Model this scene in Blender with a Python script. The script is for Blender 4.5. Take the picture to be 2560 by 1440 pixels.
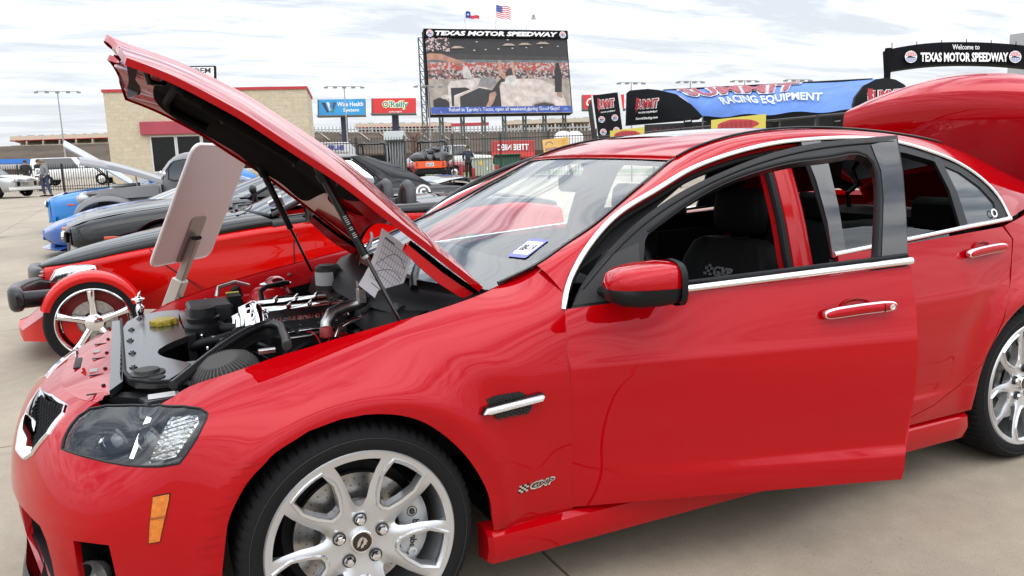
import bpy, bmesh, math, random
import numpy as np
from mathutils import Matrix, Vector
from mathutils.geometry import delaunay_2d_cdt

random.seed(7); np.random.seed(7)
for o in list(bpy.data.objects): bpy.data.objects.remove(o)
SC = bpy.context.scene
COL = SC.collection
R = math.radians

# ================================================================ camera
cam_d = bpy.data.cameras.new('camera'); cam = bpy.data.objects.new('camera', cam_d); COL.objects.link(cam)
YAW, PITCH, ROLL = R(25.18), R(9.72), R(-1.92)
_f = Vector((math.sin(YAW)*math.cos(PITCH), math.cos(YAW)*math.cos(PITCH), -math.sin(PITCH)))
_r0 = Vector((math.cos(YAW), -math.sin(YAW), 0)); _u0 = _r0.cross(_f)
_r = math.cos(ROLL)*_r0 + math.sin(ROLL)*_u0; _u = -math.sin(ROLL)*_r0 + math.cos(ROLL)*_u0
CAM = Vector((-.487, -2.98, 1.397))
cam.matrix_world = Matrix(((_r.x, _u.x, -_f.x, CAM.x), (_r.y, _u.y, -_f.y, CAM.y), (_r.z, _u.z, -_f.z, CAM.z), (0, 0, 0, 1)))
cam_d.sensor_width = 36; cam_d.lens = 36*2003/2560; cam_d.clip_start = .05; cam_d.clip_end = 3000
SC.camera = cam

# ================================================================ world: bright broken overcast over a Nishita sky
SUN_EL, SUN_AZ = R(52), R(205)          # azimuth measured from +Y towards +X (behind the camera, to its left)
wd = bpy.data.worlds.new('World'); SC.world = wd; wd.use_nodes = True
nt = wd.node_tree; N = nt.nodes; L = nt.links; N.clear()
out = N.new('ShaderNodeOutputWorld'); bg = N.new('ShaderNodeBackground'); L.new(bg.outputs[0], out.inputs[0])
sky = N.new('ShaderNodeTexSky'); sky.sky_type = 'NISHITA'; sky.sun_disc = False
sky.sun_elevation = SUN_EL; sky.sun_rotation = SUN_AZ; sky.air_density = 1.2; sky.dust_density = 2.0
tc = N.new('ShaderNodeTexCoord'); sep = N.new('ShaderNodeSeparateXYZ'); L.new(tc.outputs['Generated'], sep.inputs[0])
def wmath(op, a, b=None, c=None):
    n = N.new('ShaderNodeMath'); n.operation = op
    for i, v in enumerate((a, b, c)):
        if v is None: continue
        if isinstance(v, (int, float)): n.inputs[i].default_value = v
        else: L.new(v, n.inputs[i])
    return n.outputs[0]
zz = wmath('ADD', wmath('MAXIMUM', sep.outputs[2], 0.0), 0.10)      # cloud deck seen in perspective
cx = wmath('DIVIDE', sep.outputs[0], zz); cy = wmath('DIVIDE', sep.outputs[1], zz)
cmb = N.new('ShaderNodeCombineXYZ'); L.new(cx, cmb.inputs[0]); L.new(cy, cmb.inputs[1])
mp = N.new('ShaderNodeMapping'); mp.inputs['Rotation'].default_value = (0, 0, R(28)); mp.inputs['Scale'].default_value = (.55, 1.5, 1); mp.inputs['Location'].default_value = (1.7, .4, 0)
L.new(cmb.outputs[0], mp.inputs[0])
n1 = N.new('ShaderNodeTexNoise'); n1.inputs['Scale'].default_value = 1.5; n1.inputs['Detail'].default_value = 9; n1.inputs['Roughness'].default_value = .57; n1.inputs['Distortion'].default_value = .9
L.new(mp.outputs[0], n1.inputs['Vector'])
n2 = N.new('ShaderNodeTexNoise'); n2.inputs['Scale'].default_value = 5.5; n2.inputs['Detail'].default_value = 7; n2.inputs['Roughness'].default_value = .6; n2.inputs['Distortion'].default_value = 1.2
L.new(mp.outputs[0], n2.inputs['Vector'])
nn = wmath('ADD', wmath('MULTIPLY', n1.outputs[0], .74), wmath('MULTIPLY', n2.outputs[0], .26))
rp = N.new('ShaderNodeValToRGB'); L.new(nn, rp.inputs[0])
e = rp.color_ramp.elements
e[0].position = .39; e[0].color = (.20, .25, .33, 1); e[1].position = .575; e[1].color = (1.16, 1.17, 1.18, 1)
for ps, cl in ((.45, (.46, .51, .59, 1)), (.51, (.90, .93, .97, 1))):
    q = e.new(ps); q.color = cl
sk = N.new('ShaderNodeMix'); sk.data_type = 'RGBA'; sk.blend_type = 'MULTIPLY'; sk.inputs[0].default_value = 1
L.new(sky.outputs[0], sk.inputs[6]); sk.inputs[7].default_value = (.10, .10, .10, 1)
mx = N.new('ShaderNodeMix'); mx.data_type = 'RGBA'; mx.inputs[0].default_value = .90
L.new(sk.outputs[2], mx.inputs[6]); L.new(rp.outputs[0], mx.inputs[7])
# near the horizon the deck thins into bright white haze
hz = N.new('ShaderNodeMapRange'); hz.inputs[1].default_value = .0; hz.inputs[2].default_value = .42; hz.inputs[3].default_value = .90; hz.inputs[4].default_value = 0
L.new(sep.outputs[2], hz.inputs[0])
mh = N.new('ShaderNodeMix'); mh.data_type = 'RGBA'; L.new(hz.outputs[0], mh.inputs[0]); L.new(mx.outputs[2], mh.inputs[6]); mh.inputs[7].default_value = (.88, .915, .96, 1)
L.new(mh.outputs[2], bg.inputs[0])
# overcast luminance rises from the horizon to the zenith (CIE overcast: about 1 : 3)
L.new(wmath('MULTIPLY', wmath('ADD', wmath('MULTIPLY', wmath('MAXIMUM', sep.outputs[2], 0.0), 2.6), 1.0), .97), bg.inputs[1])

# ================================================================ sun behind the clouds
sd = bpy.data.lights.new('sun', 'SUN'); sd.energy = .5; sd.angle = R(110); sd.color = (1, .96, .90)
so = bpy.data.objects.new('sun', sd); COL.objects.link(so)
_d = Vector((math.sin(SUN_AZ)*math.cos(SUN_EL), math.cos(SUN_AZ)*math.cos(SUN_EL), math.sin(SUN_EL)))
so.rotation_euler = _d.to_track_quat('Z', 'Y').to_euler(); so.location = (0, -10, 30)
vs = SC.view_settings; vs.view_transform = 'Standard'; vs.look = 'None'; vs.exposure = -.04; vs.gamma = 1; vs.use_curve_mapping = False
SC.render.engine = 'CYCLES'; SC.cycles.max_bounces = 8; SC.cycles.transparent_max_bounces = 24; SC.cycles.use_denoising = True
SC.cycles.caustics_reflective = False; SC.cycles.caustics_refractive = False

# ================================================================ materials
MATS = {}
def mat(name, color=(.5, .5, .5), rough=.5, metal=0, coat=0, coat_rough=.03, emit=None, emit_strength=1, spec=.5,
        noise=None, bump=None, coat_ior=1.5, tint=None):
    """noise = (scale, amount[, second colour]) ; bump = (scale, strength[, distance])"""
    if name in MATS: return MATS[name]
    m = bpy.data.materials.new(name); m.use_nodes = True; MATS[name] = m
    t = m.node_tree; b = t.nodes['Principled BSDF']
    b.inputs['Base Color'].default_value = (*color, 1); b.inputs['Roughness'].default_value = rough; b.inputs['Metallic'].default_value = metal
    b.inputs['Coat Weight'].default_value = coat; b.inputs['Coat Roughness'].default_value = coat_rough; b.inputs['Specular IOR Level'].default_value = spec; b.inputs['Coat IOR'].default_value = coat_ior
    if tint: b.inputs['Specular Tint'].default_value = (*tint, 1)
    if emit: b.inputs['Emission Color'].default_value = (*emit, 1); b.inputs['Emission Strength'].default_value = emit_strength
    co = t.nodes.new('ShaderNodeTexCoord') if noise or bump else None
    if noise:
        n = t.nodes.new('ShaderNodeTexNoise'); n.inputs['Scale'].default_value = noise[0]; n.inputs['Detail'].default_value = 6; n.inputs['Roughness'].default_value = .65
        t.links.new(co.outputs['Object'], n.inputs['Vector'])
        r = t.nodes.new('ShaderNodeValToRGB'); t.links.new(n.outputs[0], r.inputs[0])
        c2 = noise[2] if len(noise) > 2 else tuple(c*(1 - noise[1]) for c in color)
        c1 = color if len(noise) > 2 else tuple(min(1, c*(1 + noise[1]*.6)) for c in color)
        r.color_ramp.elements[0].position = .32; r.color_ramp.elements[0].color = (*c2, 1); r.color_ramp.elements[1].position = .68; r.color_ramp.elements[1].color = (*c1, 1)
        t.links.new(r.outputs[0], b.inputs['Base Color'])
    if bump:
        n = t.nodes.new('ShaderNodeTexNoise'); n.inputs['Scale'].default_value = bump[0]; n.inputs['Detail'].default_value = 4
        t.links.new(co.outputs['Object'], n.inputs['Vector'])
        bu = t.nodes.new('ShaderNodeBump'); bu.inputs['Strength'].default_value = bump[1]; bu.inputs['Distance'].default_value = bump[2] if len(bump) > 2 else .01
        t.links.new(n.outputs[0], bu.inputs['Height']); t.links.new(bu.outputs[0], b.inputs['Normal'])
    return m
def glass(name, tint=(.9, .95, .93), ior=1.75, rough=0.0):
    if name in MATS: return MATS[name]
    m = bpy.data.materials.new(name); m.use_nodes = True; MATS[name] = m; t = m.node_tree; t.nodes.clear()
    o = t.nodes.new('ShaderNodeOutputMaterial'); a = t.nodes.new('ShaderNodeBsdfTransparent'); a.inputs[0].default_value = (*tint, 1)
    g = t.nodes.new('ShaderNodeBsdfGlossy'); g.inputs['Roughness'].default_value = rough; g.inputs['Color'].default_value = (.96, .98, 1, 1)
    f = t.nodes.new('ShaderNodeFresnel'); f.inputs[0].default_value = ior; x = t.nodes.new('ShaderNodeMixShader')
    t.links.new(f.outputs[0], x.inputs[0]); t.links.new(a.outputs[0], x.inputs[1]); t.links.new(g.outputs[0], x.inputs[2]); t.links.new(x.outputs[0], o.inputs[0])
    return m
RED = mat('red_paint', (.37, .0006, .003), .015, spec=.72, tint=(1, .42, .48))
REDIN = mat('red_inner_paint', (.42, .002, .005), .5, coat=.6, coat_rough=.12, spec=.1)
BLK = mat('black_plastic', (.008, .008, .009), .45, spec=.18)
BLKS = mat('satin_black_trim', (.007, .007, .008), .3, coat=.2, coat_rough=.2, spec=.2)
GLB = mat('gloss_black', (.006, .006, .007), .15, coat=1, coat_rough=.03)
RUB = mat('tyre_rubber', (.010, .010, .011), .72, bump=(90, .25, .003), spec=.15)
CHR = mat('chrome', (.86, .86, .87), .06, 1)
ALU = mat('silver_wheel_paint', (.60, .61, .63), .30, .75, coat=.7, coat_rough=.06)
STL = mat('brushed_steel', (.42, .41, .40), .32, 1, noise=(40, .25))
DGREY = mat('dark_grey_plastic', (.025, .0255, .027), .45, spec=.25)
WGL = glass('windscreen_glass', (.84, .92, .90), 1.95)
SGL = glass('side_glass', (.55, .60, .58), 1.7)
CLR = glass('clear_lens', (.95, .97, .97), 1.55)
WHT = mat('white_paint', (.80, .80, .80), .45)
LTR = mat('white_lettering', (.85, .85, .85), .5)

# ================================================================ object helpers
def tag(o, label=None, cat=None, group=None, kind=None):
    if label: o['label'] = label
    if cat: o['category'] = cat
    if group: o['group'] = group
    if kind: o['kind'] = kind
    return o
def empty(name, loc=(0, 0, 0), rz=0, label=None, cat=None, group=None):
    o = bpy.data.objects.new(name, None); COL.objects.link(o); o.location = loc; o.rotation_euler = (0, 0, rz); o.empty_display_size = .2
    o['M'] = 0; del o['M']
    return tag(o, label, cat, group)
def wm(o):
    m = Matrix.LocRotScale(o.location, o.rotation_euler, o.scale)
    if o.parent: m = wm(o.parent) @ o.matrix_parent_inverse @ m
    return m
def adopt(o, parent):
    if parent is not None:
        o.parent = parent; o.matrix_parent_inverse = wm(parent).inverted()
    return o
def smooth_mesh(me, angle):
    if angle is None: return
    me.polygons.foreach_set('use_smooth', np.ones(len(me.polygons), bool))
    if angle < 179: me.set_sharp_from_angle(angle=R(angle))
def frame(o, ux, uy):
    """4x4 from an origin and two in-plane directions (third = their cross product)"""
    ux = Vector(ux).normalized(); uy = Vector(uy); uy = (uy - ux*uy.dot(ux)).normalized(); un = ux.cross(uy)
    return Matrix(((ux.x, uy.x, un.x, o[0]), (ux.y, uy.y, un.y, o[1]), (ux.z, uy.z, un.z, o[2]), (0, 0, 0, 1)))
class MB:
    def __init__(s): s.v = []; s.f = []
    def add(s, vs, fs, M=None):
        n = len(s.v); s.v += [tuple(M @ Vector(p)) if M is not None else tuple(p) for p in vs]; s.f += [tuple(i + n for i in f) for f in fs]; return s
    def box(s, c, d, M=None, ch=0):
        x, y, z = (k/2 for k in d)
        if ch:
            c3 = Vector(c); vs = []; fs = []
            pts = []
            for sx in (-1, 1):
                for sy in (-1, 1):
                    for sz in (-1, 1):
                        pts += [Vector((sx*(x-ch), sy*(y-ch), sz*z)), Vector((sx*(x-ch), sy*y, sz*(z-ch))), Vector((sx*x, sy*(y-ch), sz*(z-ch)))]
            return s.hull([p + c3 for p in pts], M)
        vs = [(c[0]+a*x, c[1]+b*y, c[2]+e*z) for a in (-1, 1) for b in (-1, 1) for e in (-1, 1)]
        return s.add(vs, [(0, 1, 3, 2), (4, 6, 7, 5), (0, 4, 5, 1), (2, 3, 7, 6), (0, 2, 6, 4), (1, 5, 7, 3)], M)
    def hull(s, pts, M=None):
        bm = bmesh.new(); vv = [bm.verts.new(p) for p in pts]; bmesh.ops.convex_hull(bm, input=vv)
        bmesh.ops.dissolve_limit(bm, angle_limit=.01, verts=bm.verts[:], edges=bm.edges[:])
        bm.verts.index_update(); bm.verts.ensure_lookup_table()
        r = s.add([v.co[:] for v in bm.verts], [[v.index for v in f.verts] for f in bm.faces], M); bm.free(); return r
    def grid(s, rows, closed=False, M=None, caps=False):
        n = len(rows); m = len(rows[0]); vs = [p for r in rows for p in r]; fs = []
        for i in range(n - 1):
            for j in range(m if closed else m - 1): fs.append((i*m+j, i*m+(j+1) % m, (i+1)*m+(j+1) % m, (i+1)*m+j))
        if caps: fs += [tuple(range(m))[::-1], tuple((n-1)*m + j for j in range(m))]
        return s.add(vs, fs, M)
    def tube(s, path, r, n=8, M=None, caps=True, closed=False, flat=None):
        P = [Vector(p) for p in path]; k = len(P); rr = r if isinstance(r, (list, tuple)) else [r]*k; rows = []; up = None
        for i in range(k):
            if closed: d = (P[(i+1) % k] - P[i-1])
            else: d = (P[min(i+1, k-1)] - P[max(i-1, 0)])
            d.normalize()
            if up is None:
                up = Vector((0, 0, 1)) if abs(d.z) < .9 else Vector((1, 0, 0))
            a = (up - d*up.dot(d)).normalized(); b = d.cross(a); up = a
            rows.append([P[i] + (a*math.cos(t)*(flat or 1) + b*math.sin(t))*rr[i] for t in [2*math.pi*j/n for j in range(n)]])
        if closed: rows.append(rows[0])
        return s.grid(rows, True, M, caps and not closed)
    def lathe(s, prof, n=24, M=None, a0=0, a1=2*math.pi, caps=False):
        """profile (radius, height) round local z"""
        full = abs(a1 - a0 - 2*math.pi) < 1e-6; k = n if full else n + 1
        rows = [[(r*math.cos(a0+(a1-a0)*j/n), r*math.sin(a0+(a1-a0)*j/n), h) for j in range(k)] for r, h in prof]
        return s.grid(rows, full, M, caps and full)
    def prism(s, poly, depth, M=None, base=0.0, bev=0):
        """polygon in local xy pushed from z=base to base+depth"""
        n = len(poly); vs = [(x, y, base) for x, y in poly] + [(x, y, base + depth) for x, y in poly]
        return s.add(vs, [tuple(range(n))[::-1], tuple(range(n, 2*n))] + [(i, (i+1) % n, n+(i+1) % n, n+i) for i in range(n)], M)
    def flat(s, poly, M=None, z=0.0): return s.add([(x, y, z) for x, y in poly], [tuple(range(len(poly)))], M)
    def ball(s, c, r, n=12, M=None, sc=(1, 1, 1)):
        rows = []
        for i in range(n//2 + 1):
            a = math.pi*i/(n//2); rr = max(math.sin(a), .001)
            rows.append([(c[0]+r*sc[0]*rr*math.cos(2*math.pi*j/n), c[1]+r*sc[1]*rr*math.sin(2*math.pi*j/n), c[2]-r*sc[2]*math.cos(a)) for j in range(n)])
        return s.grid(rows, True, M, True)
    def mesh(s, name, smooth=35, M=None):
        me = bpy.data.meshes.new(name); vs = s.v if M is None else [tuple(M @ Vector(p)) for p in s.v]
        me.from_pydata(vs, [], s.f); me.validate(); 
        bm = bmesh.new(); bm.from_mesh(me); bmesh.ops.recalc_face_normals(bm, faces=bm.faces[:]); bm.to_mesh(me); bm.free()
        smooth_mesh(me, smooth); return me
    def build(s, name, m, parent=None, smooth=35, M=None):
        me = s.mesh(name, smooth, M); me.materials.append(m)
        o = bpy.data.objects.new(name, me); COL.objects.link(o); return adopt(o, parent)
def thing(mb, name, m, label, cat, loc=None, group=None, smooth=35, rz=0):
    """a one-mesh thing whose local coordinates are relative to loc"""
    o = mb.build(name, m, None, smooth)
    if loc is not None: o.location = loc
    o.rotation_euler = (0, 0, rz)
    return tag(o, label, cat, group)
def copy_tree(o, parent=None):
    c = o.copy(); COL.objects.link(c)
    if parent is not None:
        mi_ = o.matrix_parent_inverse.copy(); c.parent = parent; c.matrix_parent_inverse = mi_
    for ch in list(o.children): copy_tree(ch, c)
    return c
def sample(poly, step, closed=True):
    """points every step along a polyline, keeping its corners"""
    P = [np.array(q, float) for q in poly]; o = []
    for i in range(len(P) if closed else len(P) - 1):
        a, b = P[i], P[(i+1) % len(P)]; k = max(1, int(np.linalg.norm(b - a)/step + .5))
        o += [a + (b - a)*j/k for j in range(k)]
    if not closed: o.append(P[-1])
    return o
def curve(pts, n, closed=False):
    """natural-spline resampling of points to n points"""
    P = np.array(pts, float)
    if closed: P = np.concatenate([P[-3:], P, P[:4]])
    k = np.concatenate([[0], np.cumsum(np.maximum(np.linalg.norm(np.diff(P, axis=0), axis=1), 1e-6))])
    if closed: u = np.linspace(k[3], k[-4], n, endpoint=False)
    else: u = np.linspace(0, k[-1], n)
    return spline_weights(k, u) @ P
def rrect(w, h, r, n=4, cx=0, cy=0):
    o = []
    for (sx, sy, a) in ((1, 1, 0), (-1, 1, 90), (-1, -1, 180), (1, -1, 270)):
        o += [(cx + sx*(w/2-r) + r*math.cos(R(a+90*i/n)), cy + sy*(h/2-r) + r*math.sin(R(a+90*i/n))) for i in range(n+1)]
    return o
def inside(poly, q):
    x, y = q; c = False; n = len(poly)
    for i in range(n):
        (x1, y1), (x2, y2) = poly[i], poly[i-1]
        if (y1 > y) != (y2 > y) and x < (x2-x1)*(y-y1)/(y2-y1) + x1: c = not c
    return c
def cdt(outline, holes, du, dv):
    """triangulated region: outline minus holes, with interior grid points"""
    P = [tuple(map(float, q)) for q in outline]; n = len(P); E = [(i, (i+1) % n) for i in range(n)]
    for h in holes:
        k = len(P); P += [tuple(map(float, q)) for q in h]; E += [(k+i, k+(i+1) % len(h)) for i in range(len(h))]
    A = np.array(outline, float); lo, hi = A.min(0), A.max(0)
    for a in np.arange(lo[0] + du/2, hi[0], du):
        for b in np.arange(lo[1] + dv/2, hi[1], dv):
            if inside(outline, (a, b)) and not any(inside(h, (a, b)) for h in holes): P.append((a, b))
    vs, es, fs, *_ = delaunay_2d_cdt([Vector(q) for q in P], E, [], 0, 1e-5)
    vs = [(v.x, v.y) for v in vs]; o = []
    for f in fs:
        c = (sum(vs[i][0] for i in f)/len(f), sum(vs[i][1] for i in f)/len(f))
        if inside(outline, c) and not any(inside(h, c) for h in holes): o.append(tuple(f))
    return np.array(vs), o
def panel(name, m, parent, P, Nf, outline, holes=(), du=.03, dv=.4, lip=.014, off=0.0, T=None, mirror=False, step=None, sm=False):
    """a sheet-metal panel: region of a parametric surface P(st) with outward normal Nf(st), its rims folded inwards by lip"""
    if step:
        sc = np.array([du/dv, 1.0])
        outline = [q/[sc[1], 1] for q in outline] if False else outline
    vs, fs = cdt(outline, list(holes), du, dv)
    p = P(vs); n = Nf(vs); p = p + n*off
    V = [tuple(q) for q in p]; NN = [tuple(q) for q in n]; F = list(fs)
    if lip:
        cnt = {}
        for f in fs:
            for i in range(len(f)):
                a, b = f[i], f[(i+1) % len(f)]; cnt[(a, b)] = 1
        bd = [(a, b) for (a, b) in cnt if (b, a) not in cnt]
        for a, b in bd:
            k = len(V); pa, pb = p[a], p[b]; qa, qb = pa - n[a]*lip, pb - n[b]*lip
            e = pb - pa; fn = np.cross(e, -n[a]); ln = np.linalg.norm(fn); fn = fn/ln if ln > 1e-9 else n[a]
            V += [tuple(pa), tuple(pb), tuple(qb), tuple(qa)]; NN += [tuple(fn)]*4; F.append((k, k+1, k+2, k+3))
    if mirror: V = [(x, -y, z) for x, y, z in V]; NN = [(x, -y, z) for x, y, z in NN]
    if T is not None:
        V = [tuple(T @ Vector(q)) for q in V]; r3 = T.to_3x3(); NN = [tuple(r3 @ Vector(q)) for q in NN]
    NA = np.array(NN); VA = np.array(V)
    FF = []
    for f in F:
        g = np.cross(VA[f[1]] - VA[f[0]], VA[f[2]] - VA[f[0]])
        FF.append(f if g @ NA[f[0]] >= 0 else tuple(reversed(f)))
    me = bpy.data.meshes.new(name); me.from_pydata(V, [], FF); me.polygons.foreach_set('use_smooth', np.ones(len(me.polygons), bool))
    me.normals_split_custom_set_from_vertices(NN); me.materials.append(m)
    o = bpy.data.objects.new(name, me); COL.objects.link(o); return adopt(o, parent)
_tc = {}
def text_mesh(s, width=None, height=None, depth=.004, shear=0, bold=0, align='C', spacing=1.0, wscale=1.0, res=2):
    cu = bpy.data.curves.new('t', 'FONT'); cu.body = s; cu.size = 1; cu.offset = bold; cu.extrude = .02; cu.shear = shear; cu.resolution_u = res; cu.space_character = spacing
    ob = bpy.data.objects.new('t', cu); me = bpy.data.meshes.new_from_object(ob)
    bpy.data.objects.remove(ob); bpy.data.curves.remove(cu)
    v = np.zeros(len(me.vertices)*3); me.vertices.foreach_get('co', v); v = v.reshape(-1, 3)
    lo, hi = v.min(0), v.max(0); v[:, :2] -= (lo[:2] + hi[:2])/2
    if width and height: sx, sy = width/(hi[0]-lo[0]), height/(hi[1]-lo[1])
    elif width: sx = sy = width/(hi[0]-lo[0])
    else: sy = height/(hi[1]-lo[1]); sx = sy*wscale
    v[:, 0] *= sx; v[:, 1] *= sy; v[:, 2] = np.where(v[:, 2] > 0, depth, 0)
    return me, v
def text(s, m, parent, M, name='lettering', **kw):
    me, v = text_mesh(s, **kw)
    A = np.array(M); v = v @ A[:3, :3].T + A[:3, 3]
    me.vertices.foreach_set('co', v.ravel()); me.update(); me.materials.clear(); me.materials.append(m)
    o = bpy.data.objects.new(name, me); COL.objects.link(o); return adopt(o, parent)
# ---------------------------------------------------------------- smooth surfaces through measured section points
def spline_weights(knots, u):
    """rows of weights of the natural cubic spline through values at knots, for every u (linear outside)"""
    k = np.asarray(knots, float); n = len(k); u = np.atleast_1d(np.asarray(u, float))
    h = np.diff(k); A = np.zeros((n, n)); B = np.zeros((n, n)); A[0, 0] = A[-1, -1] = 1
    for i in range(1, n - 1):
        A[i, i-1] = h[i-1]; A[i, i] = 2*(h[i-1] + h[i]); A[i, i+1] = h[i]
        B[i, i-1] = 6/h[i-1]; B[i, i] = -6/h[i-1] - 6/h[i]; B[i, i+1] = 6/h[i]
    M = np.linalg.solve(A, B); I = np.eye(n)
    uc = np.clip(u, k[0], k[-1]); j = np.clip(np.searchsorted(k, uc) - 1, 0, n - 2)
    hh = h[j][:, None]; a = (k[j+1] - uc)[:, None]; b = (uc - k[j])[:, None]
    W = M[j]*a**3/(6*hh) + M[j+1]*b**3/(6*hh) + (I[j]/hh - M[j]*hh/6)*a + (I[j+1]/hh - M[j+1]*hh/6)*b
    D0 = (I[1] - I[0])/h[0] - h[0]*M[1]/6
    D1 = (I[-1] - I[-2])/h[-1] + h[-1]*M[-2]/6
    W += (np.minimum(u - k[0], 0))[:, None]*D0 + (np.maximum(u - k[-1], 0))[:, None]*D1
    return W

class Surf:
    """tensor spline surface P(s,t) through net[i][j] = (x,y,z); s in chord metres, t in row numbers"""
    def __init__(self, net, mid=None):
        self.net = np.array(net, float); m = self.net.shape[1]
        row = self.net[:, m//2 if mid is None else mid]
        self.s = np.concatenate([[0], np.cumsum(np.linalg.norm(np.diff(row, axis=0), axis=1))])
        self.t = np.arange(m).astype(float)
    def P(self, st):
        st = np.atleast_2d(st)
        return np.einsum('ki,kj,ijc->kc', spline_weights(self.s, st[:, 0]), spline_weights(self.t, st[:, 1]), self.net)
    def N(self, st):
        st = np.atleast_2d(np.asarray(st, float)); e = 1e-3
        a = self.P(st + [e, 0]) - self.P(st - [e, 0]); b = self.P(st + [0, e]) - self.P(st - [0, e])
        n = np.cross(a, b); return n/np.maximum(np.linalg.norm(n, axis=1), 1e-12)[:, None]

# lower body of the red sedan, nose centre -> round the corner -> along the near side -> tail (x, y = -halfwidth, z)
def _st(x, w, z): return [(x, -a, b) for a, b in zip(w, z)]
BODY_NET = [
 [(-.888, 0, .15), (-.905, 0, .25), (-.912, 0, .36), (-.910, 0, .46), (-.900, 0, .54), (-.882, 0, .60), (-.845, 0, .665), (-.745, 0, .725)],
 [(-.875, -.25, .15), (-.893, -.25, .25), (-.900, -.25, .36), (-.897, -.25, .46), (-.886, -.25, .54), (-.866, -.25, .605), (-.825, -.245, .668), (-.73, -.24, .728)],
 [(-.835, -.44, .15), (-.855, -.45, .25), (-.862, -.452, .36), (-.858, -.45, .46), (-.842, -.44, .54), (-.815, -.43, .612), (-.772, -.415, .675), (-.69, -.39, .732)],
 [(-.745, -.635, .15), (-.765, -.65, .25), (-.775, -.655, .36), (-.772, -.652, .46), (-.752, -.636, .552), (-.725, -.612, .622), (-.682, -.578, .688), (-.615, -.53, .743)],
 [(-.60, -.775, .15), (-.62, -.795, .25), (-.632, -.805, .37), (-.63, -.805, .48), (-.612, -.79, .57), (-.585, -.76, .642), (-.55, -.71, .708), (-.50, -.64, .758)],
 _st(-.45, (.85, .875, .888, .888, .877, .850, .790, .70), (.16, .26, .38, .50, .60, .68, .738, .778)),
 _st(-.25, (.895, .915, .926, .931, .926, .900, .835, .737), (.20, .30, .42, .54, .64, .72, .79, .838)),
 _st(0, (.90, .93, .942, .949, .946, .916, .845, .758), (.20, .32, .44, .56, .68, .77, .85, .893)),
 _st(.25, (.888, .926, .941, .949, .947, .922, .852, .768), (.20, .31, .44, .575, .695, .79, .88, .937)),
 _st(.45, (.885, .923, .937, .946, .946, .928, .860, .757), (.20, .31, .44, .58, .70, .795, .905, .973)),
 _st(.58, (.885, .922, .935, .943, .945, .930, .868, .722), (.20, .31, .44, .58, .70, .79, .918, 1.005)),
 _st(.70, (.885, .922, .933, .941, .944, .930, .876, .752), (.20, .30, .44, .58, .70, .785, .93, 1.04)),
 _st(.85, (.885, .922, .932, .940, .944, .931, .882, .822), (.20, .30, .44, .58, .70, .785, .938, 1.055)),
 _st(1.2, (.885, .922, .932, .940, .944, .931, .885, .850), (.20, .30, .44, .58, .70, .785, .955, 1.055)),
 _st(1.8, (.885, .922, .932, .940, .944, .931, .881, .845), (.20, .30, .44, .58, .70, .79, .98, 1.075)),
 _st(2.4, (.885, .922, .934, .943, .946, .930, .874, .835), (.20, .30, .44, .58, .70, .80, 1.002, 1.10)),
 _st(2.9, (.885, .925, .940, .950, .949, .926, .852, .80), (.20, .30, .44, .58, .70, .81, 1.02, 1.11)),
 _st(3.35, (.87, .905, .922, .933, .930, .905, .80, .68), (.20, .30, .44, .58, .70, .81, 1.02, 1.10)),
 _st(3.75, (.80, .83, .845, .855, .85, .825, .735, .62), (.20, .30, .44, .58, .70, .81, 1.00, 1.075)),
 [(3.98, -.60, .22), (4.01, -.62, .32), (4.03, -.63, .44), (4.04, -.635, .58), (4.04, -.63, .70), (4.03, -.61, .82), (3.99, -.56, .98), (3.93, -.48, 1.06)],
 [(4.03, 0, .22), (4.06, 0, .32), (4.08, 0, .44), (4.09, 0, .58), (4.09, 0, .70), (4.08, 0, .82), (4.04, 0, .98), (3.98, 0, 1.065)],
]
# ================================================================ THE RED SEDAN (nose towards -X, near side at -Y)
class BodySurf(Surf):
    def P(self, st):
        p = Surf.P(self, st); x, y, z = p[:, 0], p[:, 1], p[:, 2]; side = np.clip((-y - .72)/.12, 0, 1)
        d = np.zeros(len(p))
        for cx, cz in ((.02, .345), (2.93, .345)):      # rolled flares round the wheel arches and the hollow above them
            r = np.hypot(x - cx, z - cz); d += .013*np.exp(-((r - .405)/.045)**2) - .008*np.exp(-((r - .52)/.06)**2)*np.clip((z - .45)/.2, 0, 1)
        fl = np.clip((x - .80)/.9, 0, 1)*np.clip((2.45 - x)/.2, 0, 1)
        d += .012*fl*np.clip((.405 - z)/.022, 0, 1) - .003*fl*np.exp(-((z - .45)/.05)**2)      # turned-out foot of the doors
        d += .0025*np.exp(-((z - .755 - (x - 1.2)*.02)/.018)**2)*np.clip((x - .5)/.3, 0, 1)            # shoulder crease
        p[:, 1] -= d*side; return p
BS = BodySurf(BODY_NET)
def symP(st):
    st = np.atleast_2d(np.asarray(st, float)); sg = np.where(st[:, 0] < 0, -1.0, 1.0); q = st.copy(); q[:, 0] = abs(q[:, 0]); p = BS.P(q); p[:, 1] *= sg; return p
def symN(st):
    st = np.atleast_2d(np.asarray(st, float)); sg = np.where(st[:, 0] < 0, -1.0, 1.0); q = st.copy(); q[:, 0] = abs(q[:, 0]); n = -BS.N(q); n[:, 1] *= sg; return n
if symN([(2.7, 4.0)])[0][1] > 0:
    _sn = symN
    def symN(st): return -_sn(st)
ZG = [.85, .93, 1.0, 1.08, 1.16, 1.24, 1.31, 1.37, 1.41, 1.45]; WGV = [.905, .882, .858, .828, .792, .752, .714, .676, .648, .61]
_zk = np.array(ZG)
def wg(x, z): return spline_weights(_zk, np.atleast_1d(z)) @ np.array(WGV) - .012*((np.atleast_1d(x) - 1.7)/1.1)**2
def GP(q): q = np.atleast_2d(q); return np.stack([q[:, 0], -wg(q[:, 0], q[:, 1]), q[:, 1]], 1)
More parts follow.
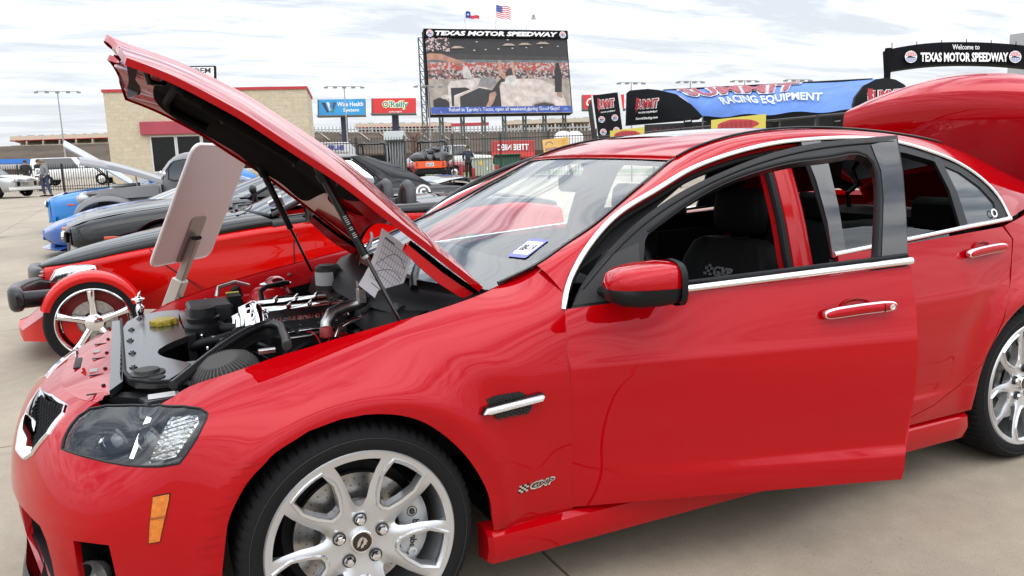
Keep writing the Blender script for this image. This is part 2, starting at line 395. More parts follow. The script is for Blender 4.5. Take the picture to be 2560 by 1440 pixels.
def GN(q):
    q = np.atleast_2d(q); e = .004; a = (GP(q + [e, 0]) - GP(q - [e, 0])); b = (GP(q + [0, e]) - GP(q - [0, e])); n = np.cross(a, b)
    n /= np.linalg.norm(n, axis=1)[:, None]; return n*np.where(n[:, 1:2] > 0, -1, 1)
def inv(x, z):
    """(s,t) on the body side for a side-view point (x,z)"""
    st = np.array([np.interp(x, BODY_SX, BS.s[5:]), 3.5])
    for _ in range(25):
        r = BS.P(st)[0][[0, 2]] - [x, z]
        J = np.stack([(BS.P(st + [1e-4, 0])[0][[0, 2]] - BS.P(st)[0][[0, 2]])/1e-4, (BS.P(st + [0, 1e-4])[0][[0, 2]] - BS.P(st)[0][[0, 2]])/1e-4], 1)
        d = np.linalg.solve(J, -r); d *= min(1, .8/max(1e-9, np.linalg.norm(d))); st = st + d
    return tuple(st)
BODY_SX = [BODY_NET[i][3][0] for i in range(5, len(BODY_NET))]
def seg(pts, n): return [tuple(q) for q in curve(pts, n)]

HEADLAMP = [(0.645, 5.368), (0.630, 5.714), (0.619, 6.104), (0.616, 6.459), (0.637, 6.745), (0.700, 6.869), (0.812, 6.848), (1.016, 6.745), (1.103, 6.364), (1.143, 6.071), (1.158, 5.812), (1.153, 5.638), (1.120, 5.096), (1.089, 4.714), (1.066, 4.478), (1.009, 4.560), (0.954, 4.703), (0.872, 4.920), (0.783, 5.126), (0.711, 5.254)]
ARCH_F = [(1.276, 3.876), (1.319, 4.138), (1.366, 4.284), (1.416, 4.396), (1.469, 4.406), (1.523, 4.362), (1.577, 4.260), (1.632, 4.101), (1.687, 3.864), (1.743, 3.491), (1.789, 3.102), (1.836, 2.627), (1.873, 2.145), (1.897, 1.681), (1.906, 1.157), (1.914, 0.752)]
ARCH_B = [(1.118, 0.0), (1.128, 0.75), (1.138, 1.519), (1.157, 2.380), (1.168, 2.738), (1.197, 3.169), (1.236, 3.597), (1.276, 3.876)]
HOODLINE = [(2.005, 6.996), (1.988, 6.929), (1.903, 6.921), (1.775, 6.881), (1.658, 6.875), (1.542, 6.892), (1.426, 6.901), (1.353, 6.949), (1.284, 6.942), (1.228, 6.965), (1.158, 7.034), (1.079, 6.853)]
FENDER = seg(HEADLAMP[7:12], 14) + [HEADLAMP[12], HEADLAMP[13], HEADLAMP[14], (1.149, 4.235), (1.214, 4.050)] + seg(ARCH_F, 44) + \
    [(2.060, .735), (2.189, .86), (2.180, 2.374), (2.172, 3.535), (2.172, 4.5), (2.175, 5.252), (2.195, 5.902), (2.243, 6.475), (2.298, 6.940), (2.246, 6.989), (2.195, 7.054), (2.099, 6.994)] + seg(HOODLINE[1:], 30)
GRILLE = [(0.085, 6.44), (0.290, 6.70), (0.462, 6.69), (0.511, 6.45), (0.528, 5.713), (0.484, 4.875), (0.445, 4.63), (0.345, 4.706), (0.300, 5.283), (0.255, 5.865), (0.165, 6.18)]
MARKER = [(0.994, 3.728), (1.034, 3.716), (1.032, 3.572), (1.014, 3.005), (1.002, 2.631), (0.977, 2.617), (0.983, 3.058)]
FOG = [(0.773, 2.744), (0.880, 2.633), (0.885, 1.2), (0.82, .55), (.75, .7)]
DUCT = [(.10, 2.95), (0.45, 3.05), (0.579, 3.009), (0.624, 2.937), (0.655, 2.615), (0.670, 2.033), (.66, 1.2), (.60, .75), (.10, .7)]
_side = [(1.066, 4.478), (1.009, 4.560), (0.954, 4.703), (0.872, 4.920), (0.783, 5.126), (0.711, 5.254), (0.645, 5.368), (0.630, 5.714), (0.619, 6.104), (0.616, 6.459), (0.625, 6.80), (0.64, 7.0)]
_half = [(.4, 0), (.8, 0)] + seg(ARCH_B, 20) + [(1.214, 4.050), (1.149, 4.235)] + _side + [(.3, 7)]
BUMPER = [(0, 0)] + _half + [(0, 7)] + [(-s, t) for s, t in reversed(_half)]
mir = lambda pl: [(-s, t) for s, t in pl]

car = empty('red_sedan', (1.5, 0, 0), 0, 'glossy red sedan with raised hood, open driver door and open trunk lid', 'car')
def cpanel(name, m, outline, holes=(), du=.028, dv=.28, parent=car, **kw): return panel(name, m, parent, symP, symN, outline, holes, du, dv, **kw)
fend = cpanel('front_fender', RED, FENDER, lip=.03, du=.013, dv=.11)
cpanel('front_fender', RED, mir(FENDER), lip=.03)
bump = cpanel('front_bumper', RED, BUMPER, holes=[GRILLE, mir(GRILLE), FOG, mir(FOG), DUCT, mir(DUCT)], lip=.02, du=.02, dv=.16)
# dark backing behind the bumper openings
bk = MB()
for sg in (1, -1):
    for pl, dp in ((FOG, .10), (DUCT, .09)):
        q = symP(pl)*[1, sg, 1]; n = symN(pl)*[1, sg, 1]; a = [tuple(v) for v in q - n*.012]; b = [tuple(v) for v in q - n*dp]
        k = len(a); bk.add(a + b, [(i, (i+1) % k, k+(i+1) % k, k+i) for i in range(k)] + [tuple(range(k, 2*k))])
bk.build('intake_duct', BLK, bump, None)
fl = MB(); q = symP([(.80, 1.7)])[0]; n = symN([(.80, 1.7)])[0]
fl.lathe([(.0, .0), (.030, .002), (.036, -.008), (.045, -.03)], 20, frame(q - n*.05, (n[1], -n[0], 0), (0, 0, 1)))
fl.build('fog_lamp', mat('fog_lamp_grey', (.12, .12, .12), .2, coat=1), bump)
lip = MB(); rows = []
for s in np.linspace(-1.06, 1.06, 61):
    q = symP([(s, .0)])[0]; n = symN([(s, .4)])[0]; n[2] = 0; n /= np.linalg.norm(n)
    rows.append([tuple(q + n*a + np.array([0, 0, b])) for a, b in ((-.02, .012), (.022, .006), (.030, -.012), (.018, -.026), (-.03, -.026))])
lip.grid(rows); lip.build('front_lip', BLKS, bump)
mk = cpanel('side_marker', mat('amber_lens', (.62, .17, .005), .25, coat=1, noise=(70, .3)), MARKER, du=.02, dv=.3, lip=.008, off=.004, parent=bump)
cpanel('marker_base', BLK, [(1.006 + (s - 1.006)*1.09, 3.17 + (t - 3.17)*1.05) for s, t in MARKER], du=.03, dv=.4, lip=.004, off=.0015, parent=bump)
mm = MB()
q = symP([(.985, 3.2), (1.02, 3.2)]); mm.tube([tuple(q[0] + [0, -.006, 0]), tuple(q[1] + [0, -.006, 0])], .003, 6); mm.build('marker_rib', mat('amber_dark', (.28, .07, .003), .3), bump)

# twin grille: chrome shells with a dark hexagon mesh at the back
for sg in (1, -1):
    gm = MB(); ed = sample(GRILLE, .04); q = symP(ed)*[1, sg, 1]; n = symN(ed)*[1, sg, 1]
    c = q.mean(0); rows = [[], [], [], [], []]
    for a, b in zip(q, n):
        inw = (c - a)/np.linalg.norm(c - a)
        for r, (u, w) in zip(rows, ((-.008, -.004), (-.005, .006), (.003, .006), (.006, .0), (.010, -.030))): r.append(tuple(a + inw*u + b*w))
    gm.grid(rows, True); g = gm.build('grille', CHR, bump, 50)
    me = MB(); cen = [tuple(a + (c - a)/np.linalg.norm(c - a)*.010 - b*.036) for a, b in zip(q, n)]
    me.add(cen, [tuple(range(len(cen)))]); me.build('grille_back', BLK, bump, None)
    hx = MB(); u0 = np.array([n.mean(0)[1], -n.mean(0)[0], 0]); u0 /= np.linalg.norm(u0); up = np.array([-.35, 0, .94])*1.0; nn_ = n.mean(0); up = np.array([0, 0, 1.]) - nn_*nn_[2]; up /= np.linalg.norm(up)
    pl2 = [((a - c) @ u0, (a - c) @ up) for a in np.array(cen)]
    for i in range(-24, 25):
        for j in range(-16, 17):
            px_, py_ = i*.017, j*.0148 + (i % 2)*.0074
            if not inside(pl2, (px_, py_)): continue
            o = c - nn_*.030 + u0*px_ + up*py_; ring = []
            for rr, dd in ((.0098, 0), (.0078, .005), (.0074, -.004)):
                ring.append([tuple(o + (u0*math.cos(R(60*k)) + up*math.sin(R(60*k)))*rr + nn_*dd) for k in range(6)])
            hx.grid(ring, True)
    hx.build('grille_mesh', DGREY, bump, None)

# headlamps
HOUS = mat('headlamp_housing', (.035, .037, .042), .18, coat=1)
REFL = mat('lamp_reflector', (.88, .88, .88), .12, .9, bump=(60, .5, .01))
for sg in (1, -1):
    hl = HEADLAMP if sg > 0 else mir(HEADLAMP)
    lens = cpanel('headlamp', CLR, hl, du=.03, dv=.2, lip=0, off=-.002)
    cpanel('housing', HOUS, hl, du=.03, dv=.25, lip=0, off=-.055, parent=lens)
    ed = sample(hl, .05); q = symP(ed); n = symN(ed); k = len(q); w = MB()
    w.add([tuple(a) for a in q - n*.006] + [tuple(a) for a in q - n*.056], [(i, (i+1) % k, k+(i+1) % k, k+i) for i in range(k)]); w.build('housing_wall', BLKS, lens, 60)
    ts = [(1.045, 6.35), (1.128, 6.06), (1.128, 5.75), (1.05, 4.72), (.965, 4.80), (.985, 5.4)]
    ts = ts if sg > 0 else mir(ts)
    cpanel('turn_signal', REFL, ts, du=.02, dv=.15, lip=.01, off=-.022, parent=lens)
    rib = MB()
    for t in np.linspace(4.85, 6.1, 9):
        e = inside
        a = [s for s in np.linspace(.95, 1.14, 60) if inside(ts if sg > 0 else mir(ts), (s, t))]
        if len(a) > 3:
            qq = symP([(sg*s, t) for s in (a[1], (a[1]+a[-2])/2, a[-2])]); nq = symN([(sg*s, t) for s in (a[1], (a[1]+a[-2])/2, a[-2])])
            rib.tube([tuple(v) for v in qq - nq*.019], .0055, 6)
    rib.build('signal_rib', REFL, lens)
    for s, t, r in ((.79, 5.85, .05), (.93, 5.75, .052)):
        q = symP([(sg*s, t)])[0]; n = symN([(sg*s, t)])[0]; M = frame(q - n*.06, (n[1], -n[0], 0), (0, 0, 1)); z = 1 if (M.to_3x3() @ Vector((0, 0, 1))).dot(Vector(n)) > 0 else -1
        b = MB(); b.lathe([(r*1.16, 0), (r*1.16, .018*z), (r*1.02, .022*z), (r*.95, .012*z)], 24, M); b.build('projector_bezel', GLB, lens)
        b = MB(); b.lathe([(r*.95, .010*z), (r*.8, .026*z), (r*.5, .036*z), (.001, .040*z)], 24, M); b.build('projector', mat('projector_glass', (.03, .035, .045), .05, coat=1), lens)
    for s0, t0, t1, wd_ in ((.745, 5.55, 6.25, .006), (.885, 5.15, 6.5, .016)):
        b = MB(); P0 = symP([(sg*s0, t0), (sg*(s0 + .004), (t0+t1)/2), (sg*s0, t1)]); n = symN([(sg*s0, t0)])[0]; u = np.array([-n[1], n[0], 0])
        b.grid([[tuple(v - n*.03 - u*wd_*a), tuple(v - n*.024), tuple(v - n*.03 + u*wd_*a)] for v, a in zip(P0, (.55, .8, 1.1))]); b.build('reflector_strip', CHR, lens)
    rim = MB(); q = symP(sample(hl, .03)); n = symN(sample(hl, .03)); rim.tube([tuple(v) for v in q - n*.001], .0035, 6, closed=True); rim.build('lens_edge', BLKS, lens)

# rocker skirts
for sg in (1, -1):
    sk_ = MB(); rows = []
    for x in np.concatenate([[.372, .385], np.linspace(.42, 2.44, 30), [2.50, 2.525]]):
        e = 1 if .38 < x < 2.51 else .93
        rows.append([(x + dx, -sg*w*(.985 if e < 1 else 1), .235 + (z - .235)*e) for dx, w, z in ((0, .86, .285), (0, .918, .282), (0, .938, .268), (0, .944, .225), (0, .928, .178), (0, .86, .165))])
    sk_.grid(rows, False, None); sk_.add(rows[0], [tuple(range(6))]); sk_.add(rows[-1], [tuple(range(6))])
    sk_.build('rocker_skirt', RED, car, 30)
# closed doors and quarters
FDOOR = [inv(*q) for q in [(.676, .292), (.675, .45), (.669, .65), (.667, .80), (.672, .915), (.9, .934), (1.2, .955), (1.5, .972), (1.806, .990), (1.806, .85), (1.80, .6), (1.785, .4), (1.775, .292), (1.2, .292)]]
RDOOR = [inv(1.795, .292), inv(1.80, .6), inv(1.812, .985), inv(2.1, .994), inv(2.4, 1.006), inv(2.76, 1.020)] + [(4.323, 5.737), (4.258, 5.002), (4.171, 3.577), (4.078, 2.349), (3.973, 1.813), (3.820, 1.403), (3.663, 1.147), (3.471, 0.92)]
rc = [inv(2.93 + .392*math.cos(R(a)), .345 + .392*math.sin(R(a))) for a in range(172, -9, -6)]
QUARTER = [(3.471, .90), (3.663, 1.12), (3.820, 1.376), (3.973, 1.786), (4.080, 2.32), (4.178, 3.577), (4.266, 5.002), (4.333, 5.737), inv(2.775, 1.022), inv(2.87, 1.04), inv(2.95, 1.055), (4.6, 6.6), (4.871, 7), (5.279, 7), (5.643, 7), (6.275, 7), (6.275, 0), (5.643, 0), (5.0, 0), inv(3.30, .25)] + list(reversed(rc)) + [inv(2.53, .292)]
RD = cpanel('rear_door', RED, RDOOR, lip=.02, parent=car, du=.022, dv=.12)
rd2 = cpanel('rear_door', RED, mir(RDOOR), lip=.02); cpanel('front_door', RED, mir(FDOOR), lip=.02)
cpanel('rear_quarter', RED, QUARTER, lip=.03, du=.025, dv=.16); cpanel('rear_quarter', RED, mir(QUARTER), lip=.03)
# dark gaps behind the shut lines
gp = MB()
for sg in (1, -1):
    for x0, z0, z1 in ((.665, .30, .90), (1.80, .30, .97)):
        gp.grid([[(x0 - .02, sg*-(BS.P(inv(x0, z))[0][1]*-1 - .016), z), (x0 + .02, sg*-(BS.P(inv(x0, z))[0][1]*-1 - .016), z)] for z in np.linspace(z0, z1, 8)])
gp.build('shut_line', BLK, car, None)

# upper structure curves (x, halfwidth, z): screen edge / roof ditch / rear glass edge, and the outer chrome line
E1 = curve([(.482, .750, .981), (.566, .750, 1.008), (.664, .748, 1.042), (.762, .728, 1.085), (.885, .698, 1.136), (1.083, .640, 1.235), (1.211, .603, 1.297), (1.304, .580, 1.343), (1.444, .570, 1.391), (1.65, .565, 1.429), (1.90, .562, 1.444), (2.2, .560, 1.435), (2.5, .555, 1.408), (2.75, .55, 1.370), (2.95, .548, 1.318), (3.15, .55, 1.248), (3.40, .565, 1.155), (3.58, .58, 1.095)], 150)
E2pts = [(.671, .878, .913), (.695, .852, .957), (.722, .828, .991), (.774, .800, 1.046), (.839, .775, 1.102), (.968, .735, 1.182), (1.135, .705, 1.247), (1.281, .685, 1.305), (1.432, .668, 1.345), (1.585, .657, 1.374), (1.734, .659, 1.393), (1.897, .654, 1.401), (2.105, .652, 1.402), (2.377, .668, 1.373), (2.512, .692, 1.336), (2.666, .722, 1.277), (2.769, .757, 1.205), (2.827, .791, 1.13), (2.846, .817, 1.068), (2.848, .83, 1.045)]
E2 = curve(E2pts, 150)
def strip(name, m, sg, A, B, bulge, parent, a=0, b=None, n=8, smooth=60, sink=0):
    mb = MB(); rows = []
    for p, q in list(zip(A, B))[a:b]:
        row = []
        for k in range(n + 1):
            t = k/n; v = p*(1 - t) + q*t; w = 4*t*(1 - t)*bulge
            row.append((v[0] - w*.3*(p[0] < 1.3), -sg*(v[1] + w*.75), v[2] + w*.65 - sink))
        rows.append(row)
    mb.grid(rows); return mb.build(name, m, parent, smooth)
# re-pair the two curves so that they run side by side
def pair(t):
    a = np.interp(t, [0, .12, .5, .78, 1], [0, .055, .455, .70, 1]); return a
ta = np.linspace(0, 1, 120)
k1 = np.linspace(0, 1, 150); E1r = np.stack([np.interp(np.interp(ta, [0, .10, .36, .62, .80, 1], [.055, .10, .33, .62, .77, .985]), k1, E1[:, i]) for i in range(3)], 1)
E2r = np.stack([np.interp(np.interp(ta, [0, .10, .36, .62, .80, 1], [0.02, .075, .385, .66, .80, 1.0]), k1, E2[:, i]) for i in range(3)], 1)
for sg in (1, -1):
    rail = strip('roof_rail', RED, sg, E1r, E2r, .012, car)
    ch = MB(); ch.tube([(x, -sg*(w + .004), z + .002) for x, w, z in curve(E2pts, 90)], .0105, 8, flat=.75); ch.build('window_chrome', CHR, car, 60)
    # red aperture flange and black seal under the chrome
    I1 = E2[3:] + [0, -.014, -.012]; I2 = E2[3:] + [.012, -.060, -.052]
    strip('aperture_flange', REDIN, sg, E2[4:] + [.0, -.008, -.012], E2[4:] + [.02, -.055, -.045], .004, car)
    se = MB(); se.tube([(x + .01, -sg*(w - .035), z - .033) for x, w, z in E2[4:140:2]], .014, 8); se.build('door_seal', BLK, car)
# windscreen, roof, rear glass
def cross(E, i0, i1, bx, bz, n=24, dx=0, dz=0, s=1.0):
    rows = []
    for i in range(i0, i1):
        x, w, z = E[i]; t = (i - i0)/max(1, i1 - 1 - i0)
        rows.append([(x - (bx[0] + (bx[1]-bx[0])*t)*(1 - (k/n*2-1)**2) + dx, (k/n*2 - 1)*w*s, z + (bz[0] + (bz[1]-bz[0])*t)*(1 - (k/n*2-1)**2) + dz) for k in range(n + 1)])
    return rows
ih = int(np.argmin(abs(E1[:, 0] - 1.325))); ir = int(np.argmin(abs(E1[:, 0] - 2.80)))
ws = MB(); ws.grid(cross(E1, 0, ih, (.17, .085), (.0, .012), dz=-.004)); wsc = ws.build('windscreen', WGL, car, 60)
rf = MB(); rf.grid(cross(E1, ih - 1, ir + 1, (.075, -.06), (.014, .016), 32, dz=.001)); roof = rf.build('roof', RED, car, 60)
rg = MB(); rg.grid(cross(E1, ir, 149, (-.06, -.10), (.012, .004), dz=-.004)); rg.build('rear_window', WGL, car, 60)
hd = MB(); hd.tube([(x, y, z + .003) for x, y, z in cross(E1, ih, ih + 1, (.075, .075), (.014, .014), 32, s=.99)[0]], .006, 6); hd.build('screen_header', RED, roof)
su = MB(); su.grid([[(x, y*.74, z + .004) for x, y, z in r] for r in cross(E1, ih + 12, ih + 42, (.05, .0), (.016, .017), 24)]); su.build('sunroof', mat('sunroof_glass', (.03, .032, .035), .05, coat=1), roof, 60)
for sg in (1, -1):
    dt = MB(); dt.tube([(x, -sg*(w - .004), z + .006) for x, w, z in E1[ih:ir]], .0045, 6); dt.build('roof_ditch', BLKS, roof)
    pt = MB(); pt.tube([(x - .004, -sg*(w - .012), z) for x, w, z in E1[2:ih + 1]], .009, 6, flat=.5); pt.build('screen_trim', BLKS, wsc)
cw = MB(); rows = []
for k in range(25):
    y = (k/24*2 - 1)*.72; b = 1 - (y/.72)**2
    rows.append([(.50 - .14*b, y, .972), (.45 - .14*b, y, .955), (.38 - .15*b, y, .935), (.35 - .15*b, y, .88)])
cw.grid(rows); cowl = cw.build('cowl_panel', BLK, car, 50)
for y0, s in ((-.45, 1), (.20, 1)):
    wp = MB(); wp.tube([(.34, y0, .955), (.36, y0 + .06, .985), (.47, y0 + .30, 1.03), (.50, y0 + .42, 1.045)], [.014, .012, .008, .006], 8); wp.build('wiper', BLKS, cowl)

# sticker in the windscreen corner
def scr(i, k, off=.004, n=24):
    rows = cross(E1, 0, ih, (.17, .085), (.0, .012), dz=-.004); f = lambda a, b: Vector(rows[a][b])
    i0, k0 = int(i), int(k); u, v = i - i0, k - k0
    p = (f(i0, k0)*(1-u) + f(i0+1, k0)*u)*(1-v) + (f(i0, k0+1)*(1-u) + f(i0+1, k0+1)*u)*v
    return p
i0 = float(np.argmin(abs(E1[:ih, 0] - .70)))
a, b, c_ = scr(i0 - 1.2, 1.45), scr(i0 - 1.2, 2.75), scr(i0 + 4.6, 1.45)
M = frame((a + b)/2*.5 + (c_ + (b - a) + c_)/2*.5*1.0 if False else (b + c_)/2, a - b, c_ - a); nz = M.to_3x3() @ Vector((0, 0, 1))
if nz.x > 0: M = M @ Matrix.Diagonal((1, 1, -1, 1))
sw, sh = (a - b).length, (c_ - a).length
st_ = MB(); st_.prism(rrect(sw*1.0, sh*.95, .008), .001, M, .003); stk = st_.build('inspection_sticker', mat('sticker_blue', (.16, .18, .52), .5), wsc, None)
st_ = MB(); st_.prism(rrect(sw*.86, sh*.66, .006), .0006, M, .0042); st_.build('sticker_panel', WHT, wsc, None)
text('08-19', mat('ink', (.03, .03, .035), .6), wsc, M @ Matrix.Translation((0, 0, .0052)), width=sw*.70, height=sh*.34, bold=.02, depth=.0004, name='sticker_date')
# ---------------------------------------------------------------- open front door
HX, HY, DA = .672, -.885, R(18)
TD = Matrix.Translation((HX, HY, 0)) @ Matrix.Rotation(-DA, 4, 'Z') @ Matrix.Translation((-HX, -HY, 0))
fd = cpanel('front_door', RED, FDOOR, lip=.03, T=TD, du=.022, dv=.11)
din = cpanel('door_card', BLK, [(s*.985 + .015*2.75, t*.97 + .08) for s, t in FDOOR], du=.06, dv=.5, lip=0, off=-.05, T=TD, parent=fd)
ed = sample(FDOOR, .05); q = symP(ed); n = symN(ed); k = len(q); w = MB()
w.add([tuple(a) for a in q - n*.028] + [tuple(a + [0, .055, 0]) for a in q - n*.028], [(i, (i+1) % k, k+(i+1) % k, k+i) for i in range(k)]); w.build('door_edge', REDIN, fd, 60, TD)
FR_OUT = seg([(.690, .905), (.727, .975), (.798, 1.054), (.883, 1.128), (.997, 1.203), (1.107, 1.258), (1.229, 1.304), (1.377, 1.35), (1.525, 1.381), (1.672, 1.396), (1.79, 1.402), (1.884, 1.406)], 50) + [(1.861, 1.284), (1.836, 1.156), (1.818, 1.06), (1.808, .985)]
FR_IN = seg([(.960, 1.125), (1.074, 1.193), (1.22, 1.262), (1.365, 1.304), (1.509, 1.329), (1.654, 1.342), (1.735, 1.343), (1.760, 1.325), (1.768, 1.274), (1.752, 1.198), (1.723, 1.098), (1.694, .980)], 40)
fr_out = FR_OUT + [(1.694, .978)] + list(reversed(FR_IN)) + [(.947, 1.105), (.93, 1.02), (.915, .93)]
FRM = mat('satin_black_frame', (.010, .010, .011), .35, coat=.25, coat_rough=.15, spec=.2)
frm = panel('window_frame', FRM, fd, GP, GN, fr_out, (), .03, .03, lip=.035, T=TD)
panel('pillar_cover', GLB, fd, GP, GN, [(1.775, 1.375), (1.872, 1.392), (1.856, 1.284), (1.832, 1.156), (1.804, .99), (1.712, .985), (1.735, 1.09), (1.766, 1.20), (1.782, 1.29)], (), .04, .04, lip=.004, off=.004, T=TD)
sl = MB(); sl.tube([tuple(TD @ Vector(v)) for v in GP(np.array(FR_IN) + [0, .006]) + [0, .004, 0]], .007, 6); sl.build('glass_run', BLK, fd)
sl = MB(); sl.tube([tuple(TD @ Vector(v)) for v in GP(np.array(seg([(.735, .97), (.90, 1.12), (1.12, 1.245), (1.40, 1.338), (1.60, 1.372), (1.86, 1.385)], 40))) + [0, -.002, 0]], .0035, 5); sl.build('frame_groove', BLK, fd)
b_ = BS.P([inv(x, .918 + (x - .664)*.0645 + .006) for x in np.linspace(.93, 1.806, 14)])
bs = MB(); bs.tube([tuple(TD @ Vector(v + [0, -.004, .010])) for v in b_], .0135, 8, flat=.9); bs.build('belt_chrome', CHR, fd, 60)
bs = MB(); bs.tube([tuple(TD @ Vector(v + [0, .022, .022])) for v in b_], .010, 6); bs.build('belt_seal', BLK, fd, 60)
panel('mirror_sail', mat('mirror_sail_black', (.015, .015, .016), .5), fd, GP, GN, [(.70, .925), (.745, .99), (.82, 1.062), (.925, 1.10), (.918, .94)], (), .04, .04, lip=.004, off=.003, T=TD)
def handle(parent, x0, x1, z0, z1, T, lock):
    a, b = BS.P(inv(x0, z0))[0], BS.P(inv(x1, z1))[0]; mid = (a + b)/2; d = (b - a)/np.linalg.norm(b - a); nrm = symN([inv((x0+x1)/2, (z0+z1)/2)])[0]; L_ = np.linalg.norm(b - a)
    M = frame(mid + nrm*.020, d, (0, 0, 1)); sgn = 1 if (M.to_3x3() @ Vector((0, 0, 1))).dot(Vector(nrm)) > 0 else -1
    if sgn < 0: M = frame(mid + nrm*.020, -d, (0, 0, 1))
    M = T @ M
    pr = [(-L_/2 + i*L_/18, 0) for i in range(19)]
    def ring(hs, ln):
        o = []
        for i in range(40):
            t = 2*math.pi*i/40; x = math.cos(t); y = math.sin(t); ex = abs(x)**.35*math.copysign(1, x); ey = abs(y)**.6*math.copysign(1, y); o.append((ex*L_/2*ln, ey*hs*(1 + .0*ex) + .0035*(1 - ex*ex)))
        return o
    hb = MB(); hb.grid([[(x, y, z) for x, y in ring(h, l)] for h, l, z in ((.017, 1.0, -.006), (.019, 1.0, .004), (.0165, .985, .012), (.0135, .965, .013))], True); h = hb.build('door_handle', CHR, parent, 60, M)
    hb = MB(); hb.grid([[(x, y, z) for x, y in ring(hh, l)] for hh, l, z in ((.0138, .968, .0125), (.012, .955, .016), (.001, .9, .0175))], True, None, True); hb.build('handle_face', RED, parent, 60, M)
    cp = MB(); rr = [];
    for rad, dep in ((1.0, -.0175), (.82, -.024), (.5, -.034), (.05, -.038)): rr.append([(math.cos(t)*.052*rad - .005, math.sin(t)*.034*rad, dep) for t in np.linspace(0, 2*math.pi, 25)[:-1]])
    rr.insert(0, [(math.cos(t)*.056 - .005, math.sin(t)*.0375, -.0172) for t in np.linspace(0, 2*math.pi, 25)[:-1]])
    cp.grid(rr, True); cp.build('handle_recess', mat('recess_red', (.42, .002, .006), .3, coat=.7), parent, 60, M)
    if lock:
        lk = MB(); lk.lathe([(.0095, .012), (.0095, .019), (.006, .0195), (.0055, .018), (.001, .018)], 16, Matrix.Translation((L_/2*.82*1, 0, 0))); lk.build('key_lock', CHR, parent, 40, M)
        lk = MB(); lk.box((L_/2*.62, 0, .017), (.002, .026, .003)); lk.build('handle_seam', BLK, parent, None, M)
handle(fd, 1.482, 1.726, .855, .872, TD, True)
handle(RD, 2.475, 2.715, .928, .940, Matrix.Identity(4), False)
# mirror on the open door
mirc = TD @ Matrix.Translation((.875, -1.02, 1.015))
def mshape(zlo, zhi, n=28):
    rows = []
    prof = [(-.110, .30), (-.10, .62), (-.07, .86), (-.02, .98), (.04, 1.0), (.085, .94), (.098, .80), (.10, .3)]
    for x, s_ in prof:
        r = []
        for t in np.linspace(0, 2*math.pi, n, endpoint=False):
            c, sn = math.cos(t), math.sin(t); y = math.copysign(abs(c)**.62, c)*.098*s_; z = math.copysign(abs(sn)**.68, sn)*.063*s_ + .012*(x < .03)*(1 - s_)*0 - .010 + (x*.05)
            r.append((x, y, min(max(z, zlo), zhi)))
        rows.append(r)
    return rows
mi = MB(); mi.grid(mshape(-.014, 1), True, None, True); mi.build('mirror_cap', RED, fd, 50, mirc)
mi = MB(); mi.grid([[(x*1.01 + .001, y*1.012, z) for x, y, z in r] for r in mshape(-1, -.013)], True, None, True); mi.build('mirror_housing', BLK, fd, 50, mirc)
mi = MB(); mi.grid([[(x, y*1.02, z*1.02) for x, y, z in r] for r in [[(.086 + dx, y*sc, z*sc) for (_, y, z) in mshape(-1, 1)[4]] for dx, sc in ((0, 1.0), (.018, .99), (.020, .93), (.010, .9))]], True); mi.build('mirror_rim', BLK, fd, 50, mirc)
mi = MB(); mi.add([(.098, y*.92, z*.92) for (_, y, z) in mshape(-1, 1)[4]], [tuple(range(28))]); mi.build('mirror_glass', CHR, fd, None, mirc)
mi = MB(); mi.tube([(-.06, .165, -.055), (-.055, .11, -.05), (-.05, .05, -.035), (-.045, -.02, -.03)], [.040, .032, .030, .030], 12, flat=.55); mi.build('mirror_arm', BLK, fd, 50, mirc)

# ---------------------------------------------------------------- rear door and side windows
for sg, par in ((1, RD), (-1, rd2)):
    def gpan(name, m, pl, off=0, lip=.01, p=par): return panel(name, m, p, GP, GN, pl, (), .05, .05, lip=lip, off=off, mirror=sg < 0)
    gpan('pillar_cover', mat('pillar_grey_gloss', (.018, .019, .021), .12, coat=1), [(1.832, 1.392), (1.935, 1.396), (1.923, 1.316), (1.893, 1.15), (1.866, .985), (1.797, .982), (1.815, 1.10), (1.828, 1.25)], .004)
    top = [(x, z) for x, z in [(1.93, 1.392), (2.105, 1.393), (2.25, 1.382), (2.377, 1.363), (2.512, 1.327), (2.666, 1.268), (2.765, 1.196), (2.822, 1.122), (2.840, 1.062), (2.836, 1.05)]]
    low = [(2.775, 1.055), (2.782, 1.115), (2.728, 1.182), (2.64, 1.245), (2.50, 1.300), (2.37, 1.334), (2.25, 1.352), (2.10, 1.362), (1.925, 1.36)]
    gpan('window_frame', FRM, top + low, .002, .03)
    gpan('window_divider', FRM, [(2.512, 1.318), (2.557, 1.312), (2.575, 1.17), (2.575, 1.035), (2.525, 1.030), (2.532, 1.18)], .003, .012)
    gpan('fixed_quarter_glass', mat('tinted_quarter_glass', (.05, .056, .06), .03, coat=1), [(2.555, 1.305), (2.66, 1.25), (2.74, 1.19), (2.80, 1.115), (2.81, 1.045), (2.57, 1.030)], -.004, 0)
    gpan('window_glass', SGL, [(1.86, 1.072), (2.0, 1.075), (2.2, 1.062), (2.36, 1.035), (2.46, 1.02), (2.46, 1.0), (1.86, .97)], -.008, 0)
    bt = MB(); bt.tube([(x, -sg*(float(wg(x, z)[0]) + .006), z) for x, z in [(1.80, .986), (2.0, .998), (2.212, 1.011), (2.525, 1.030), (2.70, 1.038), (2.845, 1.046)]], .0125, 8, flat=.9); bt.build('belt_chrome', CHR, par, 60)
gs = MB(); v = GP([(2.755, 1.075)])[0]; gs.lathe([(.019, 0), (.019, .001), (.012, .001), (.012, 0)], 20, frame(v + [0, -.006, .0], (1, 0, 0), (0, .35, 1))); gs.build('window_decal', WHT, RD, None)
